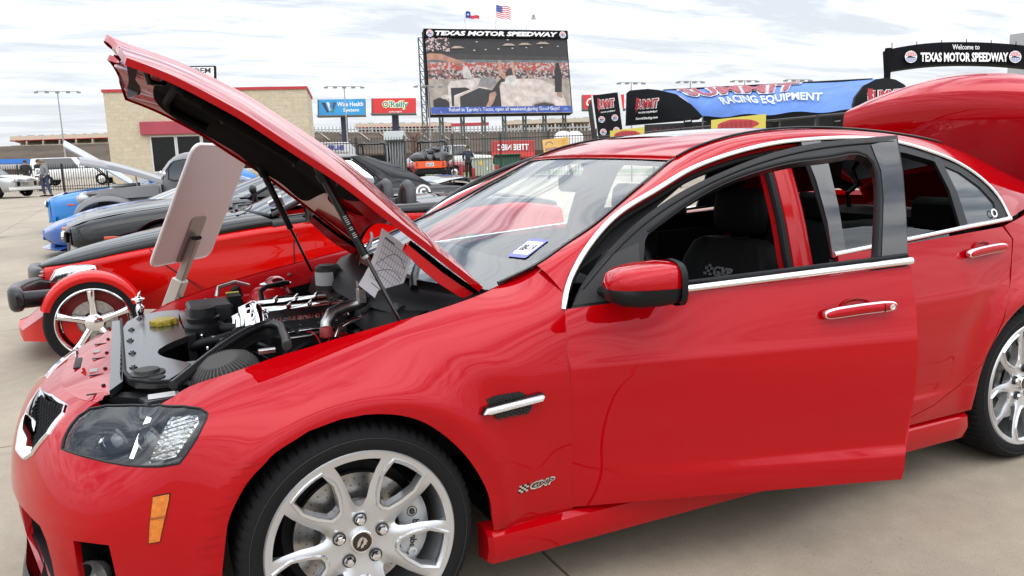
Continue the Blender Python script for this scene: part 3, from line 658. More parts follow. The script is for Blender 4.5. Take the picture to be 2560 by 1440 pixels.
for x0, x1, z0 in ((.70, 1.66, .93),):       # far front window line and pillar
    fm = MB(); fm.tube([(x, float(wg(x, z)[0]), z) for x, z in FR_OUT[:50:4]], .024, 8, flat=.6); fm.build('window_frame', FRM, rd2)
    bt = MB(); bt.tube([(x, .885, .925 + (x - .66)*.06) for x in (.67, 1.2, 1.8)], .0125, 8); bt.build('belt_chrome', CHR, rd2)
# B pillars and inner structure
for sg in (1, -1):
    bp = MB(); rows = []
    for z in np.linspace(.30, 1.385, 16):
        w = float(wg(1.75, max(z, .86))[0]) - .055 if z > .86 else .84; sh = .03*(1 - min(1, abs(z - .95)/.45))
        x0 = 1.685 + max(0, z - 1.0)*.06 - sh*.8
        rows.append([(x0 - .02, -sg*(w - .06), z), (x0, -sg*w, z), (x0 + .03, -sg*(w + .012), z), (x0 + .04, -sg*(w + .002), z), (x0 + .07, -sg*(w + .006), z), (x0 + .10, -sg*(w - .01), z)])
    bp.grid(rows); bp.build('b_pillar', REDIN, car, 40)
    bt = MB(); bt.tube([(1.665 + max(0, z - 1.0)*.06 - .03*(1 - min(1, abs(z - .95)/.45))*.8, -sg*((float(wg(1.75, max(z, .86))[0]) - .065) if z > .86 else .83), z) for z in np.linspace(.32, 1.36, 20)], .016, 8); bt.build('pillar_seal', BLK, car)
    bt = MB(); bt.tube([(1.812 + max(0, z - .99)*.055, -sg*(float(wg(1.8, z)[0]) + .001 - .012), z) for z in np.linspace(.99, 1.385, 12)], .009, 6); bt.build('rear_door_seal', BLK, car)
    il = MB(); rows = []
    for t in range(0, 146, 3):
        x, w, z = E1[t]; rows.append([(x + .03, -sg*(w - .015), z - .012), (x + .055, -sg*(w + .01), z - .045), (x + .05, -sg*(w + .055), z - .055)])
    il.grid(rows); il.build('pillar_trim', DGREY, car, 60)
hl_ = MB(); hl_.grid([[(x + .01, y*.98, z - .035) for x, y, z in r] for r in cross(E1, ih, ir, (.06, -.05), (.014, .016), 16)]); hl_.build('headliner', mat('headliner_grey', (.10, .10, .10), .9), car, 60)

# ---------------------------------------------------------------- interior
INT = mat('black_interior', (.0065, .0065, .007), .65, bump=(180, .2, .002), spec=.12)
fl_ = MB(); fl_.box((1.9, 0, .27), (2.9, 1.66, .06)); fl_.box((.66, 0, .55), (.05, 1.6, .6)); fl_.box((3.15, 0, .62), (.05, 1.55, .75)); fl_.box((1.5, 0, .42), (1.4, .26, .24), None, .03)
for sg in (1, -1): fl_.box((2.25, sg*.84, .60), (.88, .05, .62)); 
fl_.box((1.2, .84, .60), (1.1, .05, .62)); fl_.build('cabin_tub', INT, car, None)
for sg in (1, -1):
    if sg < 0: cpanel('door_card', BLK, mir(FDOOR), du=.08, dv=.6, lip=0, off=-.035)
    cpanel('door_card', BLK, RDOOR if sg > 0 else mir(RDOOR), du=.08, dv=.6, lip=0, off=-.035)
    cpanel('quarter_trim', BLK, [(4.35, 2.5), (4.36, 5.9), (4.6, 6.5), (5.0, 6.9), (5.0, 2.5)] if sg > 0 else [(-4.35, 2.5), (-4.36, 5.9), (-4.6, 6.5), (-5.0, 6.9), (-5.0, 2.5)], du=.1, dv=.6, lip=0, off=-.035)
ds = MB(); rows = []
for y in np.linspace(-.74, .74, 22):
    hump = .035*math.exp(-((y + .38)/.17)**2); cv = .10*(1 - (y/.74)**2)
    rows.append([(.60 - cv, y, .955), (.80 - cv*.5, y, .965 + hump), (.93 - cv*.3, y, .955 + hump), (.99 - cv*.2, y, .90), (.95, y, .70), (.80, y, .55)])
ds.grid(rows); dash = ds.build('dashboard', mat('dashboard_grey', (.035, .037, .040), .7, bump=(300, .3, .002)), car, 60)
sw = MB(); M = frame((1.18, -.38, .86), (0, 1, 0), (.45, 0, .9)); sw.tube([(.185*math.cos(t), .185*math.sin(t), 0) for t in np.linspace(0, 2*math.pi, 33)[:-1]], .016, 8, M, closed=True)
sw.lathe([(.06, -.02), (.055, .02), (.001, .03)], 16, M)
for a in (0, 180, 270): sw.tube([(0, 0, 0), (.18*math.cos(R(a)), .18*math.sin(R(a)), 0)], .014, 6, M)
sw.build('steering_wheel', BLK, car, 50)
def seat(y, x0, name='front_seat'):
    s = MB(); rows = []
    for z, x, hw, dp in ((.40, 0, .24, .16), (.50, .02, .255, .17), (.65, .06, .26, .16), (.80, .10, .262, .15), (.92, .135, .25, .13), (.99, .155, .21, .11), (1.01, .16, .16, .09)):
        r = []
        for t in np.linspace(0, 2*math.pi, 24, endpoint=False):
            c, sn = math.cos(t), math.sin(t); yy = math.copysign(abs(c)**.6, c)*hw; xx = math.copysign(abs(sn)**.8, sn)*dp*.5; 
            bol = .035*max(0, (abs(yy)/hw - .62)/.38) if xx < 0 else 0
            r.append((x0 + x + xx - bol, y + yy, z))
        rows.append(r)
    s.grid(rows, True, None, True)
    rows = []
    for x, zt in ((-.42, .40), (-.38, .46), (-.2, .475), (0.0, .46), (.06, .44)): rows.append([(x0 + x, y - .26, .33), (x0 + x, y - .26, zt), (x0 + x, y - .18, zt + .03), (x0 + x, y, zt + .005), (x0 + x, y + .18, zt + .03), (x0 + x, y + .26, zt), (x0 + x, y + .26, .33)])
    s.grid(rows, False, None); o = s.build(name, INT, car, 50)
    h = MB(); rows = []
    for z, hw, dp in ((1.03, .10, .06), (1.05, .135, .09), (1.12, .145, .10), (1.19, .13, .09), (1.215, .10, .06)):
        rows.append([(x0 + .175 + math.copysign(abs(math.sin(t))**.7, math.sin(t))*dp*.5, y + math.copysign(abs(math.cos(t))**.6, math.cos(t))*hw, z) for t in np.linspace(0, 2*math.pi, 20, endpoint=False)])
    h.grid(rows, True, None, True); h.tube([(x0 + .17, y - .05, .98), (x0 + .17, y - .05, 1.06)], .008, 6); h.tube([(x0 + .17, y + .05, .98), (x0 + .17, y + .05, 1.06)], .008, 6); h.build('headrest', INT, o, 60)
    return o
s1 = seat(-.40, 1.60); s2 = seat(.40, 1.60)
EMB = mat('embroidery_grey', (.16, .16, .165), .7)
for s, y in ((s1, -.40), (s2, .40)):
    M = frame((1.647, y - .02, .885), (0, -1, 0), (.17, 0, 1)); text('GXP', EMB, s, M @ Matrix.Translation((.03, 0, .0)), width=.11, height=.042, depth=.006, shear=.25, bold=.03, name='seat_emblem')
    fb = MB()
    for i in range(3):
        for j in range(4):
            if (i + j) % 2 == 0: fb.box((-.075 + i*.016 + j*.003, -.016 + j*.0115, .004), (.015, .0105, .004), M)
    fb.build('seat_emblem_flag', EMB, s, None)
rs = MB(); rows = []
for z, x in ((.40, 2.28), (.46, 2.30), (.48, 2.72), (.55, 2.78), (.85, 2.90), (.95, 2.95), (.97, 3.02), (.90, 3.10)): rows.append([(x, y, z + .012*math.cos(y*14)) for y in np.linspace(-.66, .66, 20)])
rs.grid(rows); rs.build('rear_bench', INT, car, 60)
for y in (-.38, .38):
    h = MB(); h.box((3.0, y, 1.03), (.09, .26, .16), None, .03); h.build('rear_headrest', INT, car, 40)
ps = MB(); ps.box((3.32, 0, .985), (.52, 1.3, .03)); ps.build('parcel_shelf', INT, car, None)
rv = MB(); rv.box((1.22, 0, 1.25), (.03, .24, .07), None, .012); rv.tube([(1.22, 0, 1.25), (1.20, 0, 1.33)], .008, 6); rv.build('rear_view_mirror', BLK, car, 40)

# ---------------------------------------------------------------- raised trunk lid with its spoiler
TX, TZ, TA = 3.66, 1.06, R(96)
def TT(d, y, h): # d along the deck from the hinge, h above it, raised by TA
    return (TX - .10 + d*math.cos(TA) - h*math.sin(TA), y, TZ + d*math.sin(TA) + h*math.cos(TA))
tl = MB(); rows = []
for d, h, wd2 in ((-.02, .0, .56), (.05, .012, .59), (.2, .035, .625), (.36, .05, .64), (.48, .055, .645), (.55, .045, .645), (.575, .03, .645)):
    rows.append([TT(d - .075*(k/12 - 1)**2*max(0, d - .2)/.4, (k/12 - 1)*wd2, h - .022*(k/12 - 1)**2) for k in range(25)])
tl.grid(rows); tr = tl.build('trunk_lid', RED, car, 40)
last = rows[-1]
sp_ = MB(); sr = [last]
for dx, dz, sc in ((.03, .030, .99), (.09, .070, .97), (.17, .095, .93), (.25, .095, .89), (.28, .07, .88), (.27, -.10, .85)): sr.append([(x + dx, y*sc, z + dz*(1 - .45*(y/.66)**2)) for x, y, z in last])
sp_.grid(sr); sp_.build('rear_face', RED, tr, 50)
bl = MB(); q = sr[3]; bl.grid([[(x - .012 + a, y, z + .006) for x, y, z in q[9:16]] for a in (0, .012)]); bl.build('brake_lamp', mat('brake_lamp_lens', (.30, .02, .02), .2, coat=1), tr, None)
ti = MB(); ti.grid([[TT(d, (k/12 - 1)*wd2, h) for k in range(25)] for d, h, wd2 in ((0, -.04, .56), (.48, -.02, .63), (.50, -.20, .60))]); ti.build('trunk_lid_lining', BLK, tr, 40)
for sg in (1, -1):
    hg = MB(); hg.tube([(3.42, sg*.52, 1.0), (3.40, sg*.52, 1.08), TT(.12, sg*.52, -.04)], .014, 8); hg.build('trunk_hinge', BLK, tr)

# ---------------------------------------------------------------- wheels
RIMR, TYR = .268, .338
def pol(r, a): return (r*math.cos(R(a)), r*math.sin(R(a)))
def make_wheel():
    root = empty('wheel', (0, 0, TYR))
    Mw = frame((0, 0, TYR), (1, 0, 0), (0, 0, 1))          # local z points to -Y (outwards)
    # tyre with shoulder blocks
    prof = [(.262, -.225), (.285, -.232), (.312, -.228), (.329, -.215), (TYR - .001, -.19), (TYR, -.12), (TYR - .001, -.050), (.3345, -.026), (.328, -.012), (.316, .0), (.300, .006), (.282, .006), (.270, .0), (.262, -.012)]
    nb = 70; cols = nb*4; rows = []
    for i, (r, h) in enumerate(prof):
        row = []
        for j in range(cols):
            a = 2*math.pi*j/cols; dr = 0
            if j % 4 == 0 and i in (3, 4, 6, 7, 8): dr = -.007
            if 5 == i and j % 8 == 0: dr = -.004
            if i == 8 and j % 4 == 0: dr = -.0035
            sk2 = .006*(i == 7) + .012*(i == 8)
            a += sk2
            row.append(((r + dr)*math.cos(a), (r + dr)*math.sin(a), h))
        rows.append(row)
    t = MB(); t.grid(rows, True); t.build('tyre', RUB, root, 28, Mw)
    t = MB(); t.lathe([(.3035, .0065), (.3045, .0075), (.3055, .0065)], 96); t.build('sidewall_ring', mat('sidewall_rubber', (.022, .022, .023), .6), root, 40, Mw)
    # barrel
    b = MB(); b.lathe([(.2655, .004), (.268, .0), (.2705, -.002), (.269, -.008), (.262, -.012), (.250, -.03), (.243, -.10), (.24, -.20), (.262, -.222)], 72); b.build('rim_barrel', ALU, root, 40, Mw)
    # spoked face
    outer = [pol(.2665, a) for a in range(0, 360, 3)]
    holes = []; ringsB = []
    for k in range(5):
        cI = 90 + 72*k; cII = 54 + 72*k
        h1 = [pol(.245, cI - 15.5 + i*31/8) for i in range(9)] + [pol(.215, cI + 13.5), pol(.17, cI + 11.0), pol(.13, cI + 9.5), pol(.108, cI + 5.5), pol(.102, cI), pol(.108, cI - 5.5), pol(.13, cI - 9.5), pol(.17, cI - 11.0), pol(.215, cI - 13.5)]
        h2 = [pol(.240, cII - 11.5 + i*23/6) for i in range(7)] + [pol(.195, cII + 14.8), pol(.150, cII + 12.5), pol(.118, cII + 7.5), pol(.113, cII), pol(.118, cII - 7.5), pol(.150, cII - 12.5), pol(.195, cII - 14.8)]
        holes += [h1, h2]; ringsB.append((cII, h2))
    dk = [0, .05, .075, .11, .16, .21, .245, .2665]; dv_ = [-.030, -.030, -.026, -.020, -.015, -.009, -.003, .003]
    def WP(q): q = np.atleast_2d(q); r = np.hypot(q[:, 0], q[:, 1]); h = np.interp(r, dk, dv_); return np.stack([q[:, 0], q[:, 1], h], 1)
    def WN(q):
        q = np.atleast_2d(q); r = np.maximum(np.hypot(q[:, 0], q[:, 1]), 1e-6); e = .012; s = (np.interp(r + e, dk, dv_) - np.interp(r - e, dk, dv_))/(2*e)
        n = np.stack([-s*q[:, 0]/r, -s*q[:, 1]/r, np.ones_like(r)], 1)
        # arms fall away from their crest line into the deep windows
        an = np.degrees(np.arctan2(q[:, 1], q[:, 0])); d = (an - 90 + 36) % 72 - 36
        tx = np.stack([-q[:, 1]/r, q[:, 0]/r, 0*r], 1); f = np.clip((20 - abs(d))/8, 0, 1)*np.sign(d)*-.75*np.clip((r - .06)/.05, 0, 1)*np.clip((.25 - r)/.02, 0, 1)
        n = n + tx*f[:, None]; return n/np.linalg.norm(n, axis=1)[:, None]
    face = panel('wheel_face', ALU, root, WP, WN, outer, holes, .012, .012, lip=.034, T=Mw)
    for cII, h2 in ringsB:
        g = MB(); c2 = np.array(pol(.175, cII)); rows = [[], [], [], []]
        for x, y in sample(h2, .012):
            v = np.array([x, y]); o = (v - c2)/np.linalg.norm(v - c2); rr = np.hypot(x, y)
            for row, (du_, dz_) in zip(rows, ((-.001, -.003), (.0015, .004), (.010, .006), (.014, .0))):
                w2 = v + o*du_; row.append((w2[0], w2[1], float(np.interp(np.hypot(*w2), dk, dv_)) + dz_))
        g.grid(rows, True); g.build('spoke_edge', mat('machined_silver', (.68, .69, .71), .20, .85, coat=.6), root, 50, Mw)
    for k in range(5):
        x, y = pol(.064, 90 + 72*k); g = MB(); g.lathe([(.0185, -.031), (.0185, -.022), (.0155, -.022), (.0155, -.031)], 16, Matrix.Translation((x, y, 0))); g.build('nut_recess', DGREY, root, 40, Mw)
        g = MB(); g.lathe([(.0125, -.032), (.0125, -.012), (.0095, -.008), (.001, -.0065)], 6, Matrix.Translation((x, y, 0))); g.build('lug_nut', CHR, root, 20, Mw)
    g = MB(); g.lathe([(.033, -.032), (.033, -.017), (.031, -.015), (.028, -.0155), (.0275, -.017), (.001, -.0165)], 32); g.build('centre_cap', CHR, root, 30, Mw)
    g = MB(); g.lathe([(.0265, -.0155), (.0265, -.0150), (.001, -.0148)], 32); cap = g.build('cap_badge', mat('cap_dark_bronze', (.05, .042, .034), .3, .6), root, 40, Mw)
    g = MB(); EM = mat('cap_emblem_silver', (.62, .58, .52), .3, .8)
    for pl in ([(-.016, -.013), (-.013, .003), (-.006, .013), (.002, .016), (.001, .008), (-.004, .003), (-.006, -.004), (-.010, -.010)],
               [(.003, .015), (.011, .008), (.015, -.001), (.010, -.003), (.012, -.008), (.004, -.009), (.002, -.015), (-.006, -.017), (-.004, -.009), (.002, -.003), (.004, .004)]):
        g.prism(pl, .0016, None, -.0149)
    g.build('cap_emblem', EM, root, None, Mw)
    # brakes
    d = MB(); d.lathe([(.175, -.112), (.175, -.090), (.100, -.090), (.098, -.084), (.092, -.07), (.05, -.068), (.05, -.112)], 64); d.build('brake_disc', STL, root, 30, Mw)
    g = MB()
    for k in range(36):
        for r in (.118, .140, .160):
            x, y = pol(r, k*10 + r*300); g.lathe([(.0025, -.0895), (.001, -.0895)], 6, Matrix.Translation((x, y, 0)))
    g.build('disc_drilling', BLK, root, None, Mw)
    d = MB(); d.lathe([(.235, -.20), (.20, -.13), (.03, -.125)], 40); d.build('hub_shield', BLK, root, 40, Mw)
    CAL = mat('caliper_silver', (.55, .56, .57), .35, .5)
    g = MB(); rows = []
    for a in np.linspace(-34, 34, 15):
        e = 1 - .25*(abs(a)/34)**3; mid = .168
        rows.append([(*pol(mid - .048*e, a), -.085), (*pol(mid - .046*e, a), -.062), (*pol(mid - .03*e, a), -.050), (*pol(mid + .02*e, a), -.048), (*pol(mid + .040*e, a), -.060), (*pol(mid + .046*e, a), -.10), (*pol(mid + .04*e, a), -.14)])
    g.grid(rows); cal = g.build('caliper', CAL, root, 40, Mw)
    for a in (-27, 27):
        x, y = pol(.17, a); g = MB(); g.lathe([(.016, -.06), (.014, -.038), (.006, -.036), (.006, -.042), (.001, -.042)], 14, Matrix.Translation((x, y, 0))); g.build('caliper_bolt', CAL, root, 30, Mw)
    INK = mat('caliper_ink', (.02, .02, .02), .5)
    g = MB(); x, y = pol(.163, 15); g.lathe([(.0155, -.0475), (.0155, -.0465), (.0135, -.0465), (.0135, -.0475)], 24, Matrix.Translation((x, y, 0))); g.build('caliper_logo_ring', INK, root, None, Mw)
    text('e', INK, root, Mw @ Matrix.Translation((*pol(.163, 15), -.0475)), height=.019, depth=.001, bold=.03, name='caliper_logo')
    text('brembo', INK, root, Mw @ Matrix.Translation((*pol(.163, -10), -.0475)) @ Matrix.Rotation(R(-90), 4, 'Z') @ Matrix.Rotation(R(-10), 4, 'Z'), width=.088, depth=.001, bold=.02, name='caliper_lettering')
    return root
wh = make_wheel()
PH = {0: 0, 1: 22}
def place_wheel(w, x, y, flip, spin):
    w.location = (x, y, TYR); w.rotation_euler = (0, 0, math.pi if flip else 0); adopt(w, car)
w2, w3, w4 = copy_tree(wh), copy_tree(wh), copy_tree(wh)
YW = -.926
for w, x, y, fl2 in ((wh, 0, YW, False), (w2, 2.915, YW, False), (w3, 0, -YW, True), (w4, 2.915, -YW, True)): place_wheel(w, x, y, fl2, 0)
# wheel wells and underbody
for x in (0.02, 2.925):
    for sg in (1, -1):
        uw = MB()
        uw.lathe([(.385, -.01), (.40, .10), (.40, .36)], 24, Matrix.Translation((x, sg*-.90, .345)) @ Matrix.Rotation(-sg*math.pi/2, 4, 'X'), R(180), R(360)) if sg > 0 else uw.lathe([(.385, .01), (.40, -.10), (.40, -.36)], 24, Matrix.Translation((x, .90, .345)) @ Matrix.Rotation(-math.pi/2, 4, 'X'), R(180), R(360))
        uw.lathe([(.33, 0), (.001, 0)], 24, Matrix.Translation((x, -sg*.52, .345)) @ Matrix.Rotation(math.pi/2, 4, 'X'))
        uw.build('wheel_liner', mat('liner_black', (.004, .004, .004), .9, spec=0), car, 60)
ub = MB(); ub.box((1.47, 0, .20), (1.95, 1.72, .05)); ub.box((-.62, 0, .20), (.42, 1.1, .05)); ub.box((3.62, 0, .24), (.6, 1.2, .06)); ub.build('underbody', BLK, car, None)

for sg in (1, -1): cpanel('tail_lamp', mat('tail_lamp_red', (.25, .004, .006), .1, coat=1), [(sg*s, t) for s, t in ((5.25, 4.7), (5.35, 5.75), (5.62, 5.9), (5.85, 5.6), (5.82, 4.5), (5.55, 4.2))], du=.05, dv=.25, lip=.006, off=.004)
# fender vent, repeater, badge
vn = mat('vent_black', (.008, .008, .009), .45)
def onbody(x, z, off): st = inv(x, z); return BS.P(st)[0] + symN([st])[0]*off
VENT = [(1.900, 3.970), (1.93, 4.03), (2.005, 4.03), (2.022, 3.93), (2.044, 3.55), (2.032, 3.410), (1.935, 3.42), (1.918, 3.50)]
vp = cpanel('fender_vent', vn, VENT, du=.02, dv=.1, lip=.004, off=.003, parent=car)
hx = MB(); c = symP([(1.97, 3.72)])[0]; n = symN([(1.97, 3.72)])[0]
for i in range(-7, 8):
    for j in range(-5, 6):
        s, t = 1.97 + i*.0105, 3.72 + (j + (i % 2)*.5)*.085
        if inside(VENT, (s, t)) and inside(VENT, (s + .008, t)) and inside(VENT, (s - .008, t + .03)):
            q = symP([(s, t)])[0] + n*.004; hx.lathe([(.0058, 0), (.0058, .003), (.0042, .003), (.0042, 0)], 6, frame(q, (1, 0, 0), (0, 0, 1)))
hx.build('vent_mesh', mat('vent_mesh_grey', (.03, .03, .031), .4), vp, None)
a, b = symP([(1.878, 3.70)])[0], symP([(2.078, 3.78)])[0]; d = b - a; Lb = np.linalg.norm(d)
M = frame((a + b)/2 + n*.012, d, (0, 0, 1))
if (M.to_3x3() @ Vector((0, 0, 1))).dot(Vector(n)) < 0: M = frame((a + b)/2 + n*.012, -d, (0, 0, 1))
lb = MB(); ol = [(-Lb/2, -.006), (-Lb/2 + .012, .010), (Lb/2 - .006, .0125), (Lb/2, .008), (Lb/2 - .006, -.009), (-Lb/2 + .02, -.012)]
lb.grid([[(x*s, y*s2, z) for x, y in ol] for s, s2, z in ((1.02, 1.18, -.010), (1.02, 1.18, .0), (1, 1, .004))], True, None, True); lb.build('repeater_base', BLKS, vp, 30, M)
lb = MB(); lb.grid([[(x*s, y*s2, z) for x, y in ol] for s, s2, z in ((.985, .9, .003), (.98, .86, .010), (.95, .6, .014), (.9, .1, .015))], True, None, True); lb.build('side_repeater', mat('repeater_lens', (.74, .74, .75), .16, .55, coat=1, bump=(220, .6, .004)), vp, 40, M)
def gxp_badge(parent, x, z, wd2):
    st = inv(x, z); o = BS.P(st)[0]; n = symN([st])[0]; M = frame(o + n*.002, (1, 0, .06), (0, 0, 1))
    if (M.to_3x3() @ Vector((0, 0, 1))).dot(Vector(n)) < 0: M = frame(o + n*.002, (-1, 0, -.06), (0, 0, 1))
    t = text('GXP', CHR, parent, M @ Matrix.Translation((wd2*.16, 0, 0)), width=wd2*.70, height=wd2*.19, depth=.003, shear=.28, bold=.07, name='badge')
    text('GXP', BLKS, t, M @ Matrix.Translation((wd2*.16, 0, .0032)), width=wd2*.62, height=wd2*.12, depth=.0006, shear=.28, bold=.0, name='badge_face')
    fb = MB(); fw = MB()
    for i in range(4):
        for j in range(4): ((fb, fw)[(i + j) % 2]).box((-wd2*.48 + i*wd2*.066 + j*.002, (j - 1.5)*wd2*.046, .0015), (wd2*.064, wd2*.044, .003), M)
    fb.build('badge_flag_dark', BLKS, t, None); fw.build('badge_flag_light', CHR, t, None)
gxp_badge(car, .534, .402, .125)
# ---------------------------------------------------------------- engine bay
bay_m = mat('engine_bay_black', (.006, .006, .007), .55, spec=.15)
eb = MB()
rows = []
hl3 = BS.P(np.array(HOODLINE))                      # near hood line, rear to front
for p in hl3:
    rows.append([tuple(p + [0, .006, -.004]), (p[0], p[1] + .035, p[2] - .035), (p[0], p[1] + .05, p[2] - .10), (p[0], p[1] + .07, .50)])
flr = MB(); flr.box((-.05, 0, .46), (1.15, 1.36, .04)); flr.box((.50, 0, .66), (.06, 1.46, .46)); flr.box((-.60, 0, .52), (.04, 1.2, .36))
for sg in (1, -1): flr.box((.08, sg*.67, .60), (.80, .04, .28))
bay = flr.build('engine_bay', bay_m, car, None)
for sg in (1, -1):
    g = MB(); g.grid([[(x, sg*y, z) for x, y, z in r[:3]] for r in rows]); g.build('fender_flange', REDIN, bay, 60)
    g = MB(); g.grid([[(x, sg*(y + .004), z + dz) for (x, y, z), dz in ((r[2], 0), (r[3], 0))] for r in rows]); g.build('inner_apron', bay_m, bay, 60)
    for i in (2, 4, 6, 8):
        p = rows[i][1]; g = MB(); g.lathe([(.008, 0), (.008, .006), (.005, .010), (.001, .010)], 6, Matrix.Translation((p[0], sg*(p[1] + .006), p[2] - .008))); g.build('fender_bolt', STL, bay, 20)
# slam panel in body colour
sp = MB(); rows = []
for s in np.linspace(-.64, .64, 41):
    p = symP([(s, 7)])[0]; q = np.array([-.592, p[1]*1.0, .757]); m_ = p*.45 + q*.55
    rows.append([tuple(p), tuple(p + [.012, 0, .003]), tuple(m_ + [0, 0, .006]), tuple(q)])
sp.grid(rows); slam = sp.build('slam_panel', RED, car, 50)
def slz(x, y):
    s_ = np.interp(abs(y), [0, .24, .39, .53], [0, .25, .445, .661]); p_ = symP([(s_, 7)])[0]; k_ = min(1, max(0, (x - p_[0])/(-.592 - p_[0]))); return p_[2] + (.757 - p_[2])*k_ + .006*math.sin(k_*math.pi)
for y in (-.46, -.24, .0, .24, .46):
    g = MB(); g.box((-.635, y, slz(-.635, y) + .0005), (.04, .007, .003)); g.build('slam_slot', BLK, slam, None)
    g = MB(); g.lathe([(.006, 0), (.006, .004), (.004, .006), (.001, .006)], 10, Matrix.Translation((-.612, y + .06, slz(-.612, y) - .001))); g.build('slam_clip', BLK, slam, 30)
g = MB(); g.box((-.70, .02, slz(-.70, .02) + .001), (.022, .15, .006), None, .002); g.build('latch_slot', BLK, slam, None)
g = MB(); g.tube([(-.70, -.01, .767), (-.70, .0, .785), (-.70, .03, .785), (-.70, .05, .767)], .005, 6); g.build('latch_striker', STL, slam)
for y in (-.17, .12): g = MB(); g.box((-.645, y, slz(-.645, y) + .001), (.022, .04, .003)); g.build('slam_label', mat('label_dull', (.35, .35, .35), .7), slam, None)
# radiator cover
CVM = mat('radiator_cover_black', (.030, .031, .034), .23, coat=.4, coat_rough=.12)
COVER = [(-.567, .246), (-.545, .44), (-.500, .56), (-.425, .605), (-.348, .601), (-.362, .352), (-.351, .024), (-.395, -.03), (-.425, -.08), (-.450, -.14), (-.456, -.188), (-.450, -.23), (-.436, -.27), (-.410, -.32), (-.368, -.402), (-.40, -.49), (-.441, -.567), (-.484, -.559), (-.527, -.523), (-.545, -.47), (-.556, -.38)]
cv = MB(); cv.prism([(x, y) for x, y in COVER], -.022, None, .788); cov = cv.build('radiator_cover', CVM, bay, 30)
g = MB(); g.prism([(-.352, .59), (-.352, .03), (-.322, .05), (-.315, .58)], -.10, None, .786); g.build('cover_rear_face', CVM, bay, 30)
g = MB(); g.prism([(-.600, .56), (-.572, .56), (-.560, .24), (-.559, -.46), (-.592, -.55)], -.02, None, .776); g.build('front_shroud', CVM, bay, 30)
g = MB(); g.tube([(-.566, .50, .790), (-.562, .24, .790), (-.552, -.40, .790), (-.536, -.51, .790), (-.49, -.565, .789), (-.43, -.585, .787)], .006, 6); g.build('cover_seal', BLK, bay)
for y in np.linspace(-.38, .42, 14): g = MB(); g.box((-.5635, y, .782), (.004, .03, .012)); g.build('shroud_rib', BLK, bay, None)
for x, y in ((-.535, .06), (-.528, -.36), (-.50, .48), (-.53, -.15), (-.53, .26)):
    g = MB(); g.lathe([(.012, 0), (.011, .005), (.007, .006), (.006, .010), (.001, .011)], 14, Matrix.Translation((x, y, .788))); g.build('cover_clip', GLB, bay, 30)
g = MB(); g.lathe([(.045, 0), (.047, .006), (.047, .016), (.042, .022), (.001, .023)], 20, Matrix.Translation((-.416, .30, .788)))
for k in range(10): g.box((.046*math.cos(R(36*k)) - .416, .046*math.sin(R(36*k)) + .30, .798), (.012, .012, .016))
g.build('filler_cap', mat('yellow_cap', (.36, .27, .02), .5), bay, 40)
g = MB(); g.lathe([(.05, 0), (.05, .004), (.036, .006), (.034, .014), (.001, .014)], 18, Matrix.Translation((-.492, -.455, .788))); g.build('dark_filler_cap', mat('cap_black', (.02, .02, .018), .5, noise=(90, .7)), bay, 40)
g = MB(); g.lathe([(.024, 0), (.022, .002), (.001, .002)], 16, Matrix.Translation((-.468, -.52, .789))); g.build('cover_hole', BLK, bay, None)
g = MB(); g.prism([(-.52, -.62), (-.42, -.60), (-.41, -.66), (-.50, -.675)], .010, None, .752); g.build('lamp_bracket', CVM, bay, 30)
g = MB(); g.prism(rrect(.07, .05, .004, 2, -.462, -.632), .001, None, .7635); g.build('bay_label', mat('label_pale', (.5, .5, .5), .7), bay, None)
g = MB(); g.prism([(-.60, -.46), (-.43, -.56), (-.42, -.66), (-.50, -.60), (-.60, -.50)], -.02, None, .750); g.build('lamp_carrier', BLK, bay, 30)
# air box with cone filter
RIMP = [(-.432, -.672, .797), (-.405, -.632, .804), (-.370, -.585, .815), (-.31, -.50, .832), (-.235, -.40, .848), (-.165, -.325, .858), (-.119, -.300, .862), (-.095, -.33, .862), (-.092, -.42, .858), (-.105, -.55, .862), (-.125, -.69, .87)]
rc_ = curve(RIMP, 40); g = MB(); g.tube([tuple(p) for p in rc_], .014, 10); g.build('air_box_rim', mat('rim_rubber', (.012, .012, .013), .35), bay, 60)
g = MB(); g.grid([[tuple(p), (p[0], p[1], p[2] - .10*min(1, k_/16)), (p[0]*.98 - .005, p[1], p[2] - .01 - .20*min(1, max(0, k_ - 4)/14))] for k_, p in enumerate(rc_)]); g.build('air_box', mat('air_box_black', (.014, .014, .015), .45), bay, 60)
g = MB(); g.grid([[tuple(p + [0, -.03, -.03]), tuple(p + [0, -.05, -.035])] for p in rc_[4:32]]); g.build('air_box_ledge', BLK, bay, 60)
g = MB(); n = 176; prof = [(.108, -.10), (.106, .0), (.100, .035), (.085, .058), (.06, .072)]
rws = [[((r*(1 if j % 4 in (1, 2) else .84))*math.cos(2*math.pi*j/n), (r*(1 if j % 4 in (1, 2) else .84))*math.sin(2*math.pi*j/n), h) for j in range(n)] for i, (r, h) in enumerate(prof)]
g.grid(rws, True, None, True); g.build('cone_filter', mat('filter_grey', (.075, .073, .07), .7, spec=.2), bay, 20, Matrix.Translation((-.285, -.585, .765)) @ Matrix.Rotation(R(-14), 4, 'Y') @ Matrix.Rotation(R(8), 4, 'X'))
g = MB(); g.box((-.17, -.615, .845), (.05, .02, .016), None, .003); g.build('filter_clamp', STL, bay, 30)
